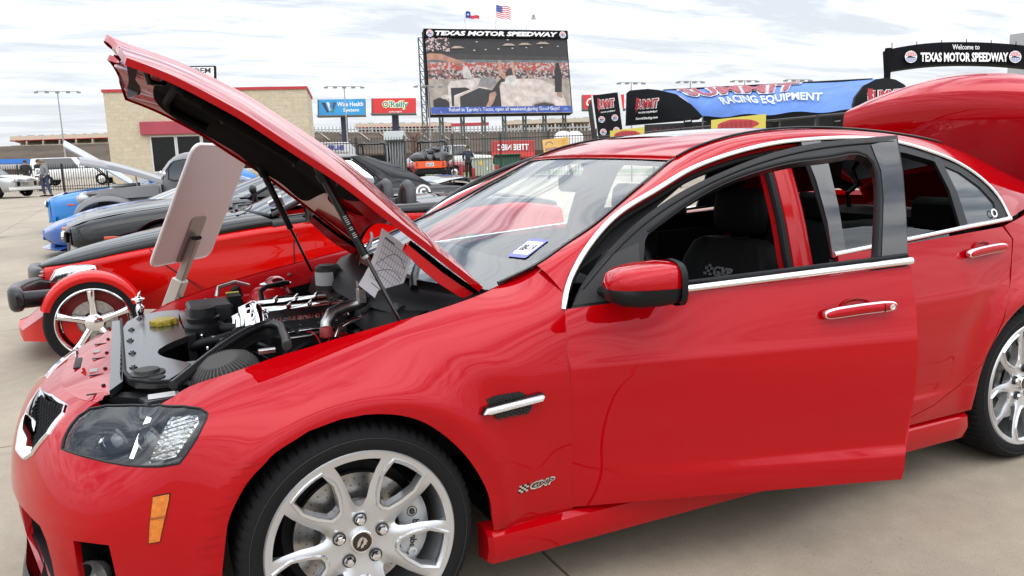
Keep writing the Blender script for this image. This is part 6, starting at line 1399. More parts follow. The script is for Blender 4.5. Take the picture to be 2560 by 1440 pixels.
# cab
secs = [(.84, 1.30, 2.45, .70), (1.05, 1.33, 2.47, .73), (1.25, 1.43, 2.46, .70), (1.42, 1.56, 2.42, .64), (1.53, 1.70, 2.34, .55), (1.575, 1.86, 2.2, .42), (1.59, 1.98, 2.1, .2)]
def cabring(x0, x1, w, n=36):
    o = []
    for t in np.linspace(0, 2*math.pi, n, endpoint=False):
        c, s = math.cos(t), math.sin(t); o.append(((x0 + x1)/2 + math.copysign(abs(c)**.55, c)*(x1 - x0)/2, math.copysign(abs(s)**.5, s)*w))
    return o
g = MB(); g.grid([[hpt2(x, y, z) for x, y in cabring(x0, x1, w)] for z, x0, x1, w in [(.40, 1.34, 2.42, .66), (.60, 1.31, 2.44, .70)] + secs], True, None, True); g.build('cab', GRYP, hr, 60)
for sg in (-1, 1):
    wv2 = lambda z: np.interp(z, [1.05, 1.25, 1.42, 1.53], [.735, .705, .648, .56]) + .008
    for nm, m, sc_2, of in (('window_trim', BLKS, 1.10, .004), ('side_window', TGL if False else DGL, 1.0, .009)):
        g = MB(); pl = [(1.62 + dx, 1.10) for dx in ()] or [(x, z) for x, z in ((1.50, 1.09), (1.52, 1.28), (1.62, 1.40), (1.78, 1.43), (2.00, 1.42), (2.08, 1.34), (2.08, 1.12), (2.02, 1.07), (1.58, 1.06))]; cxx, czz = 1.8, 1.24
        g.add([hpt2(cxx + (x - cxx)*sc_2, sg*(wv2(czz + (z - czz)*sc_2) + of), czz + (z - czz)*sc_2) for x, z in pl], [tuple(range(9))]); g.build(nm, m, hr, 40)
    g = MB(); g.ball(hpt2(1.42, sg*.86, 1.18), .05, 12, None, (.6, 1, 1)); g.tube([hpt2(1.42, sg*.84, 1.16), hpt2(1.42, sg*.72, 1.02)], .010, 6); g.build('door_mirror', CHR, hr, 60)
g = MB(); g.grid([[hpt2(x0 - .004 + .05*abs(t)**2.2, t*w, z) for t in np.linspace(-.82, .82, 11)] for z, x0, w in ((1.10, 1.355, .70), (1.26, 1.435, .68), (1.41, 1.55, .62))]); g.build('windscreen', WGL, hr, 60)
g = MB(); g.box(hpt2(3.35, 0, .72), (1.55, 1.15, .44), None, .03); g.build('pickup_bed', GRYP, hr, 30)
# opened hood: one long half swung up, plus a side panel folded down
g = MB(); rows = []
for t in np.linspace(0, 1, 16):
    x, z = 1.45 - 1.42*t, 1.06 + .36*t + .10*math.sin(t*2.2); rows.append([hpt2(x, -.30 + dy*(1 - .25*t), z + dz) for dy, dz in ((-.26, -.09), (-.24, -.02), (-.10, .04), (.12, .05), (.34, .02), (.42, -.06))])
g.grid(rows); g.grid([[(x, y, z - .02) for x, y, z in r] for r in rows]); g.build('raised_hood', mat('hood_satin_grey', (.22, .22, .23), .35, .4, coat=.6), hr, 50)
g = MB(); g.tube([hpt2(.95, -.42, .92), hpt2(.93, -.42, 1.18)], .014, 6); g.build('hood_prop', STL, hr, 60)
g = MB(); g.hull([hpt2(x, y, z) for x, y, z in ((.20, -.50, .93), (1.30, -.66, .98), (1.30, -.68, .78), (.10, -.56, .74), (.2, -.48, .93), (1.3, -.64, .98))]); g.build('hood_side_panel', GRYP, hr, 30)
g = MB(); g.box(hpt2(.75, 0, .88), (.6, .5, .2), None, .04); g.tube([hpt2(.5, -.2, .98), hpt2(1.0, -.2, .99)], .04, 8); g.build('engine', STL, hr, 40)
# ================================================================ BACKGROUND
def board(tl, tr, bl, dl, dr):
    """frame, width, height of an upright rectangle from its surveyed corners (x right, y up, z towards the viewer)"""
    A, B_, C_ = at(*tl, dl), at(*tr, dr), at(*bl, dl); M = frame((B_ + C_)/2, B_ - A, A - C_)
    return M, (B_ - A).length, (A - C_).length
# ---------------------------------------------------------------- block building
TAN = mat('split_face_block', (.50, .41, .275), .9)
def block_material(m):
    t = m.node_tree; b = t.nodes['Principled BSDF']; L2 = t.links.new; co = t.nodes.new('ShaderNodeTexCoord'); mp2 = t.nodes.new('ShaderNodeMapping'); L2(co.outputs['Object'], mp2.inputs[0]); mp2.inputs['Rotation'].default_value = (R(90), 0, 0)
    br = t.nodes.new('ShaderNodeTexBrick'); L2(mp2.outputs[0], br.inputs['Vector']); br.inputs['Scale'].default_value = 1; br.inputs['Brick Width'].default_value = .40; br.inputs['Row Height'].default_value = .20; br.inputs['Mortar Size'].default_value = .008; br.inputs['Bias'].default_value = -.1
    br.inputs['Color1'].default_value = (.60, .53, .405, 1); br.inputs['Color2'].default_value = (.55, .48, .36, 1); br.inputs['Mortar'].default_value = (.50, .43, .32, 1)
    n = t.nodes.new('ShaderNodeTexNoise'); n.inputs['Scale'].default_value = 5; n.inputs['Detail'].default_value = 8; n.inputs['Roughness'].default_value = .7; L2(co.outputs['Object'], n.inputs['Vector'])
    r = t.nodes.new('ShaderNodeValToRGB'); L2(n.outputs[0], r.inputs[0]); r.color_ramp.elements[0].position = .3; r.color_ramp.elements[0].color = (.84, .83, .80, 1); r.color_ramp.elements[1].position = .7; r.color_ramp.elements[1].color = (1.06, 1.05, 1.03, 1)
    x = t.nodes.new('ShaderNodeMix'); x.data_type = 'RGBA'; x.blend_type = 'MULTIPLY'; x.inputs[0].default_value = .9; L2(br.outputs[0], x.inputs[6]); L2(r.outputs[0], x.inputs[7]); L2(x.outputs[2], b.inputs['Base Color'])
    bu = t.nodes.new('ShaderNodeBump'); bu.inputs['Strength'].default_value = .8; bu.inputs['Distance'].default_value = .05; L2(n.outputs[0], bu.inputs['Height']); L2(bu.outputs[0], b.inputs['Normal'])
block_material(TAN)
def up0(p): return Vector((p.x, p.y, 0))
A, B_ = at(257, 230, 41), at(766, 222, 43); zt = (A.z + B_.z)/2
bd = empty('block_building', tuple(up0((A + B_)/2)), math.atan2(B_.y - A.y, B_.x - A.x), 'tan split-face block building with red parapet cap and red window awning', 'building')
MBD = wm(bd); BW = (Vector((B_.x, B_.y, 0)) - Vector((A.x, A.y, 0))).length
def bpart(name, m, mb, smooth=None):
    o = mb.build(name, m, None, smooth); o.parent = bd; return o            # local building coordinates: x along the front, -y to the viewer, z up
def bx_at(px, py):      # local (x,z) on the front plane
    v = ((px - 1280)*_r - (py - 720)*_u)/2003 + _f; iv = MBD.inverted(); o2 = iv @ CAM; d2 = iv.to_3x3() @ v; k = -o2.y/d2.y; q = o2 + d2*k; return q.x, q.z
x0w, z1w = bx_at(373, 340); x1w, _ = bx_at(690, 338); _, z0w = bx_at(400, 432); x0a, z1a = bx_at(350, 305); x1a, _ = bx_at(702, 298); _, z0a = bx_at(350, 338)
wl = MB(); wl.box((-BW/2 + (x0w + BW/2)/2, 4, zt/2), (x0w + BW/2, 8, zt)); wl.box(((x1w + BW/2)/2, 4, zt/2), (BW/2 - x1w, 8, zt)); wl.box(((x0w + x1w)/2, 4, (zt + z1w)/2), (x1w - x0w - .002, 7.99, zt - z1w)); wl.box(((x0w + x1w)/2, 4, z0w/2), (x1w - x0w - .002, 7.99, z0w)); wl.box(((x0w+x1w)/2, 4.3, (z0w+z1w)/2), (x1w - x0w - .004, 7.3, z1w - z0w - .01))
bpart('wall', TAN, wl)
g = MB(); g.box((0, 4, zt + .055), (BW + .12, 8.12, .15)); bpart('parapet_cap', mat('red_metal_trim', (.45, .03, .035), .5), g)
g = MB(); g.box(((x0a + x1a)/2, -.12, (z0a + z1a)/2), (x1a - x0a, .22, z1a - z0a), None, .02); bpart('awning', mat('faded_red_awning', (.38, .055, .08), .6, noise=(.8, .15)), g)
nwin = 5; ww = (x1w - x0w)/nwin; FRW = mat('window_frame_pale', (.62, .63, .62), .5)
for i in range(nwin):
    fx = x0w + (i + .5)*ww; g = MB()
    for dx in (-1, 1): g.box((fx + dx*(ww/2 - .04), .06, (z0w + z1w)/2), (.07, .10, z1w - z0w))
    for zz2 in (z0w + .035, z1w - .035): g.box((fx, .06, zz2), (ww - .152, .10, .07))
    bpart('window_frame', FRW, g)
    g = MB(); g.box((fx, .09, (z0w + z1w)/2), (ww - .15, .02, z1w - z0w - .14)); bpart('window_pane', mat('dark_window_glass', (.006, .007, .007), .08, bump=(.9, .25, .05), spec=.3), g)
# ---------------------------------------------------------------- iron fences, picket by picket
IRON = mat('black_iron', (.012, .012, .013), .5)
pk = MB(); pk.box((0, 0, .5), (.022, .022, 1.0)); pk.hull([(-.011, -.011, 1.0), (.011, -.011, 1.0), (.011, .011, 1.0), (-.011, .011, 1.0), (0, 0, 1.03)])
pkm = pk.mesh('picket', None); pkm.materials.append(IRON)
def iron_fence(pa, pb, h, sp, label, z0=.05):
    d = Vector((pb.x - pa.x, pb.y - pa.y, 0)); Lf = d.length; rz = math.atan2(d.y, d.x)
    e = empty('iron_fence', (pa.x, pa.y, 0), rz, label, 'fence', 'black iron picket fences')
    def loc(name, mb): o = mb.build(name, IRON, None, None); o.parent = e
    for zz2 in (.16, h - .22): g = MB(); g.box((Lf/2, 0, zz2), (Lf, .03, .04)); loc('rail', g)
    n = int(Lf/2.35 + .5)
    for i in range(n + 1): g = MB(); g.box((i*Lf/n, 0, h*.51), (.065, .065, h*1.02)); g.hull([(i*Lf/n + a, b, h*1.02) for a in (-.035, .035) for b in (-.035, .035)] + [(i*Lf/n, 0, h*1.05)]); loc('post', g)
    for i in range(int(Lf/sp)):
        x = (i + .5)*sp
        if min(abs(x - k*Lf/n) for k in range(n + 1)) < .05: continue
        o = bpy.data.objects.new('picket', pkm); COL.objects.link(o); o.parent = e; o.location = (x, 0, z0); o.scale = (1, 1, h - z0 - .02)
    return e
P1, P2 = up0(at(776, 440, 38.5)), up0(at(1492, 420, 38.5))
iron_fence(P1, P2, 2.22, .135, 'tall black iron picket fence beside the grass strip')
Q1, Q2 = up0(at(-60, 470, 43.5)), up0(at(272, 470, 43))
iron_fence(Q1, Q2, 1.47, .135, 'lower black iron picket fence left of the block building')
# ---------------------------------------------------------------- chain-link fence
K1, K2 = up0(at(1494, 400, 38.2)), up0(at(2180, 400, 15.5)); K3 = K2 + (K2 - K1)*.5
d = K3 - K1; Lk = d.length
cf = empty('chain_link_fence', tuple(K1), math.atan2(d.y, d.x), 'dark chain-link fence running behind the red sedan to the canopy', 'fence')
HK = 1.92
def cpart(name, mb, m=IRON, smooth=50): o = mb.build(name, m, None, smooth); o.parent = cf; return o
g = MB(); g.tube([(0, 0, HK), (Lk, 0, HK)], .024, 8); cpart('top_rail', g)
for i in range(int(Lk/3) + 1): g = MB(); g.tube([(i*3, 0, 0), (i*3, 0, HK + .03)], .03, 8); cpart('post', g)
g = MB(); spc = .075; n = int(Lk/spc)
for i in range(-int(HK/spc), n):
    for sgn in (1, -1):
        x0_, x1_ = i*spc, i*spc + HK
        a_, b_ = max(0, x0_), min(Lk, x1_)
        if b_ - a_ < .05: continue
        za, zb = (a_ - x0_, b_ - x0_) if sgn > 0 else (HK - (a_ - x0_), HK - (b_ - x0_)); g.add([(a_, .002*sgn, za - .0035), (b_, .002*sgn, zb - .0035), (b_, .002*sgn, zb + .0035), (a_, .002*sgn, za + .0035)], [(0, 1, 2, 3)])
o = cpart('chain_link_mesh', g, mat('black_wire', (.02, .02, .02), .5), None); o['kind'] = 'stuff'
def on_fence(px_, py_):
    v = ((px_ - 1280)*_r - (py_ - 720)*_u)/2003 + _f; iv = wm(cf).inverted(); o2 = iv @ CAM; d2 = iv.to_3x3() @ v; k = -o2.y/d2.y; q = o2 + d2*k; return q.x, q.z
YEL = mat('yellow_banner', (.72, .62, .10), .6)
for (xa, ya, xb, yb, lab, ln) in ((1527, 327, 1613, 350, 'small yellow banner with a red oval logo hung on the chain-link fence', 0), (1781, 300, 1917, 330, 'larger yellow banner with red lettering hung on the chain-link fence', 1)):
    x0_, z1_ = on_fence(xa, ya); x1_, z0_ = on_fence(xb, yb); z0_ = z1_ - .62 if not ln else z1_ - .55
    Mb = wm(cf) @ frame(((x0_ + x1_)/2, -.03, (z0_ + z1_)/2), (1, 0, 0), (0, 0, 1)); w_, h_ = x1_ - x0_, z1_ - z0_
    g = MB(); g.prism(rrect(w_, h_, .01, 2), .008, None); bn = thing(g, 'banner', YEL, lab, 'banner', tuple(Mb.translation), 'yellow banners on the chain-link fence', None); bn.rotation_euler = Mb.to_euler()
    def flat_on(o, m, mb, name): q = mb.build(name, m, None, None); q.parent = o; return q
    g = MB(); g.prism([(w_*.38*math.cos(t)*(1 + .06*math.cos(5*t)), h_*(.10) + h_*.30*math.sin(t)*(1 + .08*math.sin(4*t))) for t in np.linspace(0, 2*math.pi, 28, endpoint=False)], .004, None, .009); flat_on(bn, mat('banner_red', (.55, .04, .04), .6), g, 'banner_logo')
    g = MB()
    for k in range(7): g.prism(rrect(w_*.06, h_*(.30 - .04*abs(k - 3)/3), .01, 2, (k - 3)*w_*.085, h_*.13), .003, None, .0135)
    flat_on(bn, mat('banner_red_dark', (.35, .02, .03), .6), g, 'banner_letter_shapes')
# orange banner on the iron fence
M, w_, h_ = board((1356, 350), (1421, 342), (1359, 381), 38.2, 38.2)
g = MB(); g.prism(rrect(w_, h_, .02, 2), .01, None); ob = thing(g, 'banner', mat('orange_banner', (.66, .40, .10), .6, noise=(1.5, .15)), 'orange banner with purple lettering tied to the tall iron fence', 'banner', tuple(M.translation), None, None); ob.rotation_euler = M.to_euler()
PUR = mat('banner_purple', (.16, .06, .22), .6)
text('BOOSTERS', PUR, ob, M @ Matrix.Translation((-w_*.18, -h_*.30, .011)), width=w_*.48, height=h_*.20, depth=.002, bold=.03)
g = MB(); g.lathe([(.19, .012), (.19, .014), (.15, .014), (.15, .012)], 20, Matrix.Translation((-w_*.26, 0, 0)), R(10), R(170)); q = g.build('banner_arc', PUR, None, None); q.parent = ob
for i, s in enumerate(('STEP', 'INTO', 'YOURS')): text(s, mat('banner_red_ink', (.50, .10, .06), .6), ob, M @ Matrix.Translation((w_*.33, h_*(.26 - .22*i), .011)), width=w_*.20, height=h_*.13, depth=.002)

# ---------------------------------------------------------------- banked grandstand and suites
BNK = mat('banking_brown', (.115, .09, .068), .95, noise=(.12, .5, (.06, .047, .037)), spec=.1)
def wallrun(name, m, pts, label, cat, thick=6, parent=None):
    """pts: (px, py_top, py_bottom, depth_top, depth_bottom) surveyed along its length"""
    g = MB(); rows = []
    for x, yt, yb, dt_, db in pts:
        a_, b_ = at(x, yb, db), at(x, yt, dt_); c_ = Vector((b_.x, b_.y, b_.z)) + _f*thick; rows.append([(a_.x, a_.y, min(a_.z, -.5)), tuple(a_), tuple(b_), (c_.x, c_.y, b_.z), (c_.x, c_.y, -.5)])
    g.grid(rows); g.add(rows[0], [tuple(range(5))]); g.add(rows[-1], [tuple(range(5))]); o = g.build(name, m, parent, None)
    if parent is None: tag(o, label, cat)
    return o
gs1 = wallrun('grandstand', BNK, [(-300, 372, 420, 190, 165), (0, 366, 412, 190, 165), (150, 362, 410, 190, 165), (300, 357, 406, 190, 165)], 'brown banked track wall left of the block building', 'grandstand')
gs2 = wallrun('grandstand', BNK, [(740, 327, 385, 190, 160), (900, 331, 384, 190, 160), (1150, 329, 380, 190, 160), (1480, 325, 372, 190, 160), (1700, 318, 360, 190, 160), (2700, 285, 330, 190, 160)], 'brown banked track wall below the giant video screen', 'grandstand')
SUI = mat('suite_tan', (.50, .43, .33), .8); SRE = mat('suite_red', (.42, .03, .03), .6); SGL2 = mat('suite_glass', (.05, .055, .06), .2); SWH = mat('suite_white', (.62, .61, .58), .7)
def suites(pxs, label, bays, d=196, aw=True, right_red=False):
    (xa, yta, yba), (xb, ytb, ybb) = pxs; A, B_, C_ = at(xa, yta, d), at(xb, ytb, d), at(xa, yba, d); M = frame((A + B_ + (C_ - A)*2)/2*1.0 if False else (B_ + C_)/2, B_ - A, A - C_); w_, h_ = (B_ - A).length, (A - C_).length
    e = empty('suite_building', tuple(M.translation), 0, label, 'building')
    g = MB(); g.box((0, h_*.5 - h_*.20, -4), (w_, h_*.40, 8), M); g.box((0, -h_*.44, -4), (w_, h_*.12, 8), M); g.box((0, -.1*h_, -6), (w_ - .1, h_*.6, 4), M); g.build('wall', SUI, e, None)
    bw = w_/bays
    for i in range(bays):
        cx_ = -w_/2 + (i + .5)*bw
        if aw: g = MB(); g.hull([tuple(M @ Vector((cx_ + sx*bw*.40, h_*.12, 0))) for sx in (-1, 1)] + [tuple(M @ Vector((cx_ + sx*bw*.40, -h_*.02, 1.2))) for sx in (-1, 1)] + [tuple(M @ Vector((cx_ + sx*bw*.40, -h_*.02, 0))) for sx in (-1, 1)]); g.build('awning', SRE, e, None)
        for k in range(4): g = MB(); g.box((cx_ + (k - 1.5)*bw*.2, -h_*.22, -3.9), (bw*.14, h_*.30, .15), M); g.build('window', SGL2 if (i + k) % 3 else SWH, e, None)
        g = MB(); g.box((cx_ + bw/2, -h_*.20, -.4), (bw*.10, h_*.42, .8), M); g.build('pier', SUI, e, None)
    if right_red: g = MB(); g.box((w_*.02, h_*.55, -2), (w_*.9, h_*.25, 2), M); g.build('red_fascia', SRE, e, None)
    for i in range(bays*3):
        if i % 2: continue
        g = MB(); g.box((-w_/2 + (i + .5)*w_/bays/3, h_*.5 + .35, -3), (.6 + .4*(i % 3), .7, .6), M); g.build('roof_unit', mat('roof_grey', (.25, .25, .25), .7), e, None)
    return e
suites(((25, 341, 367), (272, 333, 359)), 'long tan suite building with red awnings above the left banked wall', 6)
suites(((888, 309, 332), (1130, 306, 329)), 'tan suite building with red awnings left below the giant screen', 6, right_red=False)
suites(((1258, 302, 327), (1475, 294, 324)), 'tan suite building right below the giant screen', 5, aw=False)
M, w_, h_ = board((1128, 309), (1222, 306), (1128, 316), 189, 189); g = MB(); g.box((0, 0, 0), (w_, h_, .6)); thing(g, 'fascia_panel', SRE, 'long red fascia panel on the wall below the giant screen', 'panel', tuple(M.translation)).rotation_euler = M.to_euler()
rl = empty('safety_railing', tuple(at(1100, 326, 186)), 0, 'pale railing and catch fence along the top of the banked wall', 'railing')
for (xa, ya, xb, yb) in ((778, 324, 1130, 322), (1130, 324, 1480, 318)):
    n = int((xb - xa)/9)
    for i in range(n):
        t = i/n; g = MB(); p = at(xa + (xb - xa)*t, ya + (yb - ya)*t + 3, 187); g.box((p.x, p.y, p.z + .2), (.22, .22, 1.5)); g.build('post', mat('rail_grey', (.45, .45, .45), .6), rl, None)
    a_, b_ = at(xa, ya, 187), at(xb, yb, 187); g = MB(); g.tube([tuple(a_), tuple(b_)], .12, 6); g.build('rail', mat('rail_grey', (.45, .45, .45), .6), rl, None)
for i in range(14):                # aisle stripes on the banking
    x = 800 + i*50; a_, b_ = at(x, 333, 188), at(x + 25, 352, 176); dd = _r*.18; g = MB(); g.add([tuple(a_ - dd - _f*.25 + Vector((0, 0, .1))), tuple(a_ + dd - _f*.25 + Vector((0, 0, .1))), tuple(b_ + dd - _f*.25 + Vector((0, 0, .1))), tuple(b_ - dd - _f*.25 + Vector((0, 0, .1)))], [(0, 1, 2, 3)]); g.build('aisle_stripe', mat('aisle_pale', (.30, .26, .21), .9), gs2, None)

# ---------------------------------------------------------------- giant video screen
M, SW, SH = board((1060, 73), (1418, 78), (1074, 288), 118, 124)
sc = empty('video_screen', tuple(at(1245, 330, 121)), 0, 'giant outdoor video screen showing a white roadster and a crowd under a black title board', 'screen')
SBK = mat('screen_black', (.006, .006, .008), .6, spec=.08)
g = MB(); g.box((0, 0, -.9), (SW, SH, 1.6), M); g.build('cabinet', SBK, sc, None)
EMC = {}
def em(c, k=.9):
    key = tuple(c)
    if key not in EMC: 
        m = EMC[key] = mat('screen_light_%d' % len(EMC), (.01, .01, .01), .5, emit=c, emit_strength=k); t = m.node_tree; n = t.nodes.new('ShaderNodeTexNoise'); n.inputs['Scale'].default_value = 1.1; n.inputs['Detail'].default_value = 6
        co = t.nodes.new('ShaderNodeTexCoord'); t.links.new(co.outputs['Object'], n.inputs['Vector']); q = t.nodes.new('ShaderNodeMapRange'); q.inputs[1].default_value = .3; q.inputs[2].default_value = .7; q.inputs[3].default_value = k*.62; q.inputs[4].default_value = k*1.12; t.links.new(n.outputs[0], q.inputs[0]); t.links.new(q.outputs[0], t.nodes['Principled BSDF'].inputs['Emission Strength'])
    return EMC[key]
IX0, IX1, IY0, IY1 = -SW/2 + .15, SW/2 - .15, -SH*.5 + .1, SH*.5 - SH*.098
def sx(u): return IX0 + (IX1 - IX0)*u
def sy(v): return IY0 + (IY1 - IY0)*v
lay = [0]
def pic(name, c, pts):
    lay[0] += 1; g = MB(); g.flat([(sx(u), sy(v)) for u, v in pts], M, -.10 + lay[0]*.012); return g.build(name, em(c), sc, None)
def screen_noise(name, c1, c2, c3, scale, x0, y0, x1, y1):
    lay[0] += 1; m = bpy.data.materials.new(name); m.use_nodes = True; t = m.node_tree; b = t.nodes['Principled BSDF']; b.inputs['Base Color'].default_value = (.01, .01, .01, 1)
    co = t.nodes.new('ShaderNodeTexCoord'); v = t.nodes.new('ShaderNodeTexVoronoi'); v.inputs['Scale'].default_value = scale; t.links.new(co.outputs['Object'], v.inputs['Vector'])
    r = t.nodes.new('ShaderNodeValToRGB'); r.color_ramp.interpolation = 'CONSTANT'; e = r.color_ramp.elements; e[0].position = 0; e[0].color = (*c1, 1); e[1].position = .38; e[1].color = (*c2, 1); q = e.new(.68); q.color = (*c3, 1)
    sp2 = t.nodes.new('ShaderNodeSeparateColor'); t.links.new(v.outputs['Color'], sp2.inputs[0]); t.links.new(sp2.outputs[0], r.inputs[0]); t.links.new(r.outputs[0], b.inputs['Emission Color']); b.inputs['Emission Strength'].default_value = .9
    g = MB(); g.flat([(sx(x0), sy(y0)), (sx(x1), sy(y0)), (sx(x1), sy(y1)), (sx(x0), sy(y1))], M, -.10 + lay[0]*.012); g.build('picture_crowd', m, sc, None)
pic('picture_floor', (.52, .44, .38), [(0, .0), (1, .0), (1, .52), (0, .52)])
pic('picture_roof', (.018, .016, .018), [(0, .72), (1, .70), (1, 1), (0, 1)])
pic('picture_wall', (.05, .04, .035), [(0, .72), (1, .70), (1, .76), (0, .80)])
pic('picture_haze', (.18, .22, .24), [(0, .66), (1, .66), (1, .71), (0, .72)])
screen_noise('crowd_red', (.55, .06, .04), (.35, .20, .18), (.62, .50, .48), 3.4, 0, .56, 1, .68)
screen_noise('crowd_mixed', (.05, .05, .06), (.55, .50, .48), (.38, .12, .10), 3.8, 0, .46, 1, .58)
screen_noise('glints', (.015, .012, .013), (.02, .015, .016), (.75, .55, .55), 5, 0, .82, .16, 1)
for u, v in ((.33, .84), (.41, .85), (.50, .86), (.60, .87), (.70, .88), (.81, .885), (.93, .90), (.35, .95), (.57, .98)): pic('picture_lamp', (.9, .88, .82), [(u - .006, v - .006), (u + .006, v - .006), (u + .006, v + .006), (u - .006, v + .006)])
for u, v in ((.215, .875), (.575, .915), (.69, .925), (.82, .94)): pic('picture_shade', (.62, .50, .38), [(u - .05, v - .014), (u + .05, v - .010), (u + .02, v + .016), (u - .02, v + .016)])
pic('picture_arm', (.60, .30, .20), [(0, .70), (0, .78), (.02, .795), (.10, .785), (.19, .72), (.27, .67), (.22, .655), (.17, .67), (.09, .70), (.03, .71)])
pic('picture_bystander', (.75, .72, .70), [(.24, .47), (.30, .46), (.29, .56), (.27, .63), (.24, .62), (.235, .55)])
pic('picture_tyre', (.015, .014, .016), [(.02, .06), (.02, .18), (.06, .215), (.10, .20), (.13, .15), (.14, .06)])
pic('picture_car_nose', (.86, .78, .74), [(.13, .06), (.125, .36), (.15, .43), (.28, .45), (.33, .47), (.40, .47), (.40, .30), (.30, .28), (.20, .10)])
pic('picture_lamp_pod', (.85, .80, .76), [(.08, .20), (.08, .235), (.10, .26), (.125, .25), (.13, .215), (.11, .19)])
pic('picture_fender_gap', (.02, .018, .02), [(.145, .10), (.145, .34), (.25, .345), (.28, .32), (.165, .24), (.16, .10)])
pic('picture_door', (.03, .028, .03), [(.20, .04), (.20, .22), (.34, .34), (.44, .30), (.46, .04)])
pic('picture_door_edge', (.80, .70, .64), [(.16, .04), (.165, .20), (.175, .235), (.34, .355), (.34, .335), (.205, .225), (.20, .04)])
pic('picture_dash', (.35, .33, .34), [(.33, .36), (.36, .47), (.45, .49), (.47, .40), (.42, .33)])
pic('picture_cabin', (.02, .018, .02), [(.44, .04), (.43, .30), (.47, .40), (.50, .46), (.55, .44), (.55, .04)])
pic('picture_car_body', (.88, .76, .70), [(.49, .04), (.485, .36), (.50, .41), (.62, .455), (.74, .46), (.82, .42), (.90, .33), (.95, .18), (.97, .05), (.90, .05), (.87, .12), (.80, .155), (.72, .12), (.68, .045)])
pic('picture_wheel', (.05, .04, .05), [(.70, .045), (.73, .11), (.80, .135), (.86, .11), (.89, .05)])
pic('picture_leg', (.62, .36, .26), [(.37, .055), (.40, .16), (.41, .26), (.45, .29), (.46, .25), (.43, .13), (.395, .05)])
pic('picture_shirt', (.86, .84, .83), [(.52, .37), (.53, .47), (.56, .50), (.60, .50), (.61, .42), (.60, .37)])
pic('picture_head', (.05, .03, .025), [(.545, .51), (.545, .575), (.565, .60), (.585, .585), (.588, .52), (.565, .495)])
for a_ in ([(.485, .50), (.482, .66), (.49, .70), (.51, .70), (.51, .58), (.535, .46), (.52, .45)], [(.585, .50), (.575, .66), (.58, .69), (.60, .68), (.598, .56), (.605, .50)]): pic('picture_raised_arm', (.66, .38, .28), a_)
pic('picture_dark_figure', (.012, .011, .013), [(.88, .27), (.885, .50), (.90, .66), (.925, .67), (.93, .58), (.94, .50), (.935, .38), (.93, .27)])
pic('picture_figure_leg', (.50, .30, .22), [(.895, .22), (.89, .27), (.92, .27), (.935, .20), (.925, .19)])
pic('ticker', (.05, .13, .62), [(0, 0), (1, 0), (1, .085), (0, .085)])
for i in range(14): u = rr.random()*.94; pic('ticker_check', ((.10, .10, .45) if i % 2 else (.25, .40, .85)), [(u, .01 + .02*(i % 3)), (u + .03, .01 + .02*(i % 3)), (u + .03, .045 + .01*(i % 3)), (u, .045 + .01*(i % 3))])
text("Refuel at Torchy's Tacos, open all weekend during Good Guys!", em((.92, .92, .95), 1), sc, M @ Matrix.Translation(((sx(.51)), sy(.042), -.10 + (lay[0] + 2)*.012)), width=SW*.77, height=SH*.058, depth=.02, bold=.012, name='ticker_lettering')
g = MB(); g.box((0, SH/2 - SH*.048, .02), (SW + .1, SH*.098, .5), M); g.build('title_board', SBK, sc, None)
text('TEXAS MOTOR SPEEDWAY', LTR, sc, M @ Matrix.Translation((0, SH/2 - SH*.050, .275)), width=SW*.855, height=SH*.055, depth=.05, shear=.22, bold=.045, name='title_lettering')
def globe(parent, Mg, r, name='round_emblem'):
    g = MB(); g.lathe([(r, 0), (r, .03), (.001, .03)], 28, Mg); g.build(name, LTR, parent, None)
    for i in range(4):
        for sgn, m in ((1, mat('emblem_red', (.50, .03, .04), .5)), (-1, mat('emblem_blue', (.04, .08, .35), .5))):
            y0_, y1_ = r*(.14 + i*.19), r*(.27 + i*.19); g = MB()
            for k in range(-3, 3):
                f = lambda y, t: math.sqrt(max(0, r*r*.86 - y*y))*t
                g.add([(f(y0_, k/3 + .04), sgn*y0_, .035), (f(y0_, (k+1)/3 - .04), sgn*y0_, .035), (f(y1_, (k+1)/3 - .04), sgn*y1_, .035), (f(y1_, k/3 + .04), sgn*y1_, .035)], [(0, 1, 2, 3)], Mg)
            g.build('emblem_grid', m, parent, None)
    g = MB(); g.prism([(-r*.7, -r*.06), (-r*.4, r*.10), (0, r*.12), (r*.3, r*.02), (r*.75, -r*.02), (r*.7, -r*.10), (-r*.6, -r*.12)], .01, Mg, .034); g.build('emblem_car', SBK, parent, None)
for u in (-.463, .463): globe(sc, M @ Matrix.Translation((u*SW, SH/2 - SH*.052, .28)), SH*.041)
STL2 = mat('galvanised_steel', (.10, .12, .12), .55)
tw = MB(); # lattice tower at the left edge
a0, a1 = M @ Vector((-SW/2 - .75, SH*.42, -.8)), M @ Vector((-SW/2 - .05, SH*.42, -.8)); b0, b1 = Vector((a0.x, a0.y, -1)), Vector((a1.x, a1.y, -1))
for p, q in ((a0, b0), (a1, b1)): g = MB(); g.tube([tuple(p), tuple(q)], .12, 6); g.build('tower_leg', STL2, sc, None)
nl = 16
for i in range(nl):
    t0, t1 = i/nl, (i + 1)/nl; p = a0.lerp(b0, t0); q = a1.lerp(b1, t1); q2 = a1.lerp(b1, t0); g = MB(); g.tube([tuple(p), tuple(q)], .06, 5); g.tube([tuple(p), tuple(q2)], .06, 5); g.build('tower_brace', STL2, sc, None)
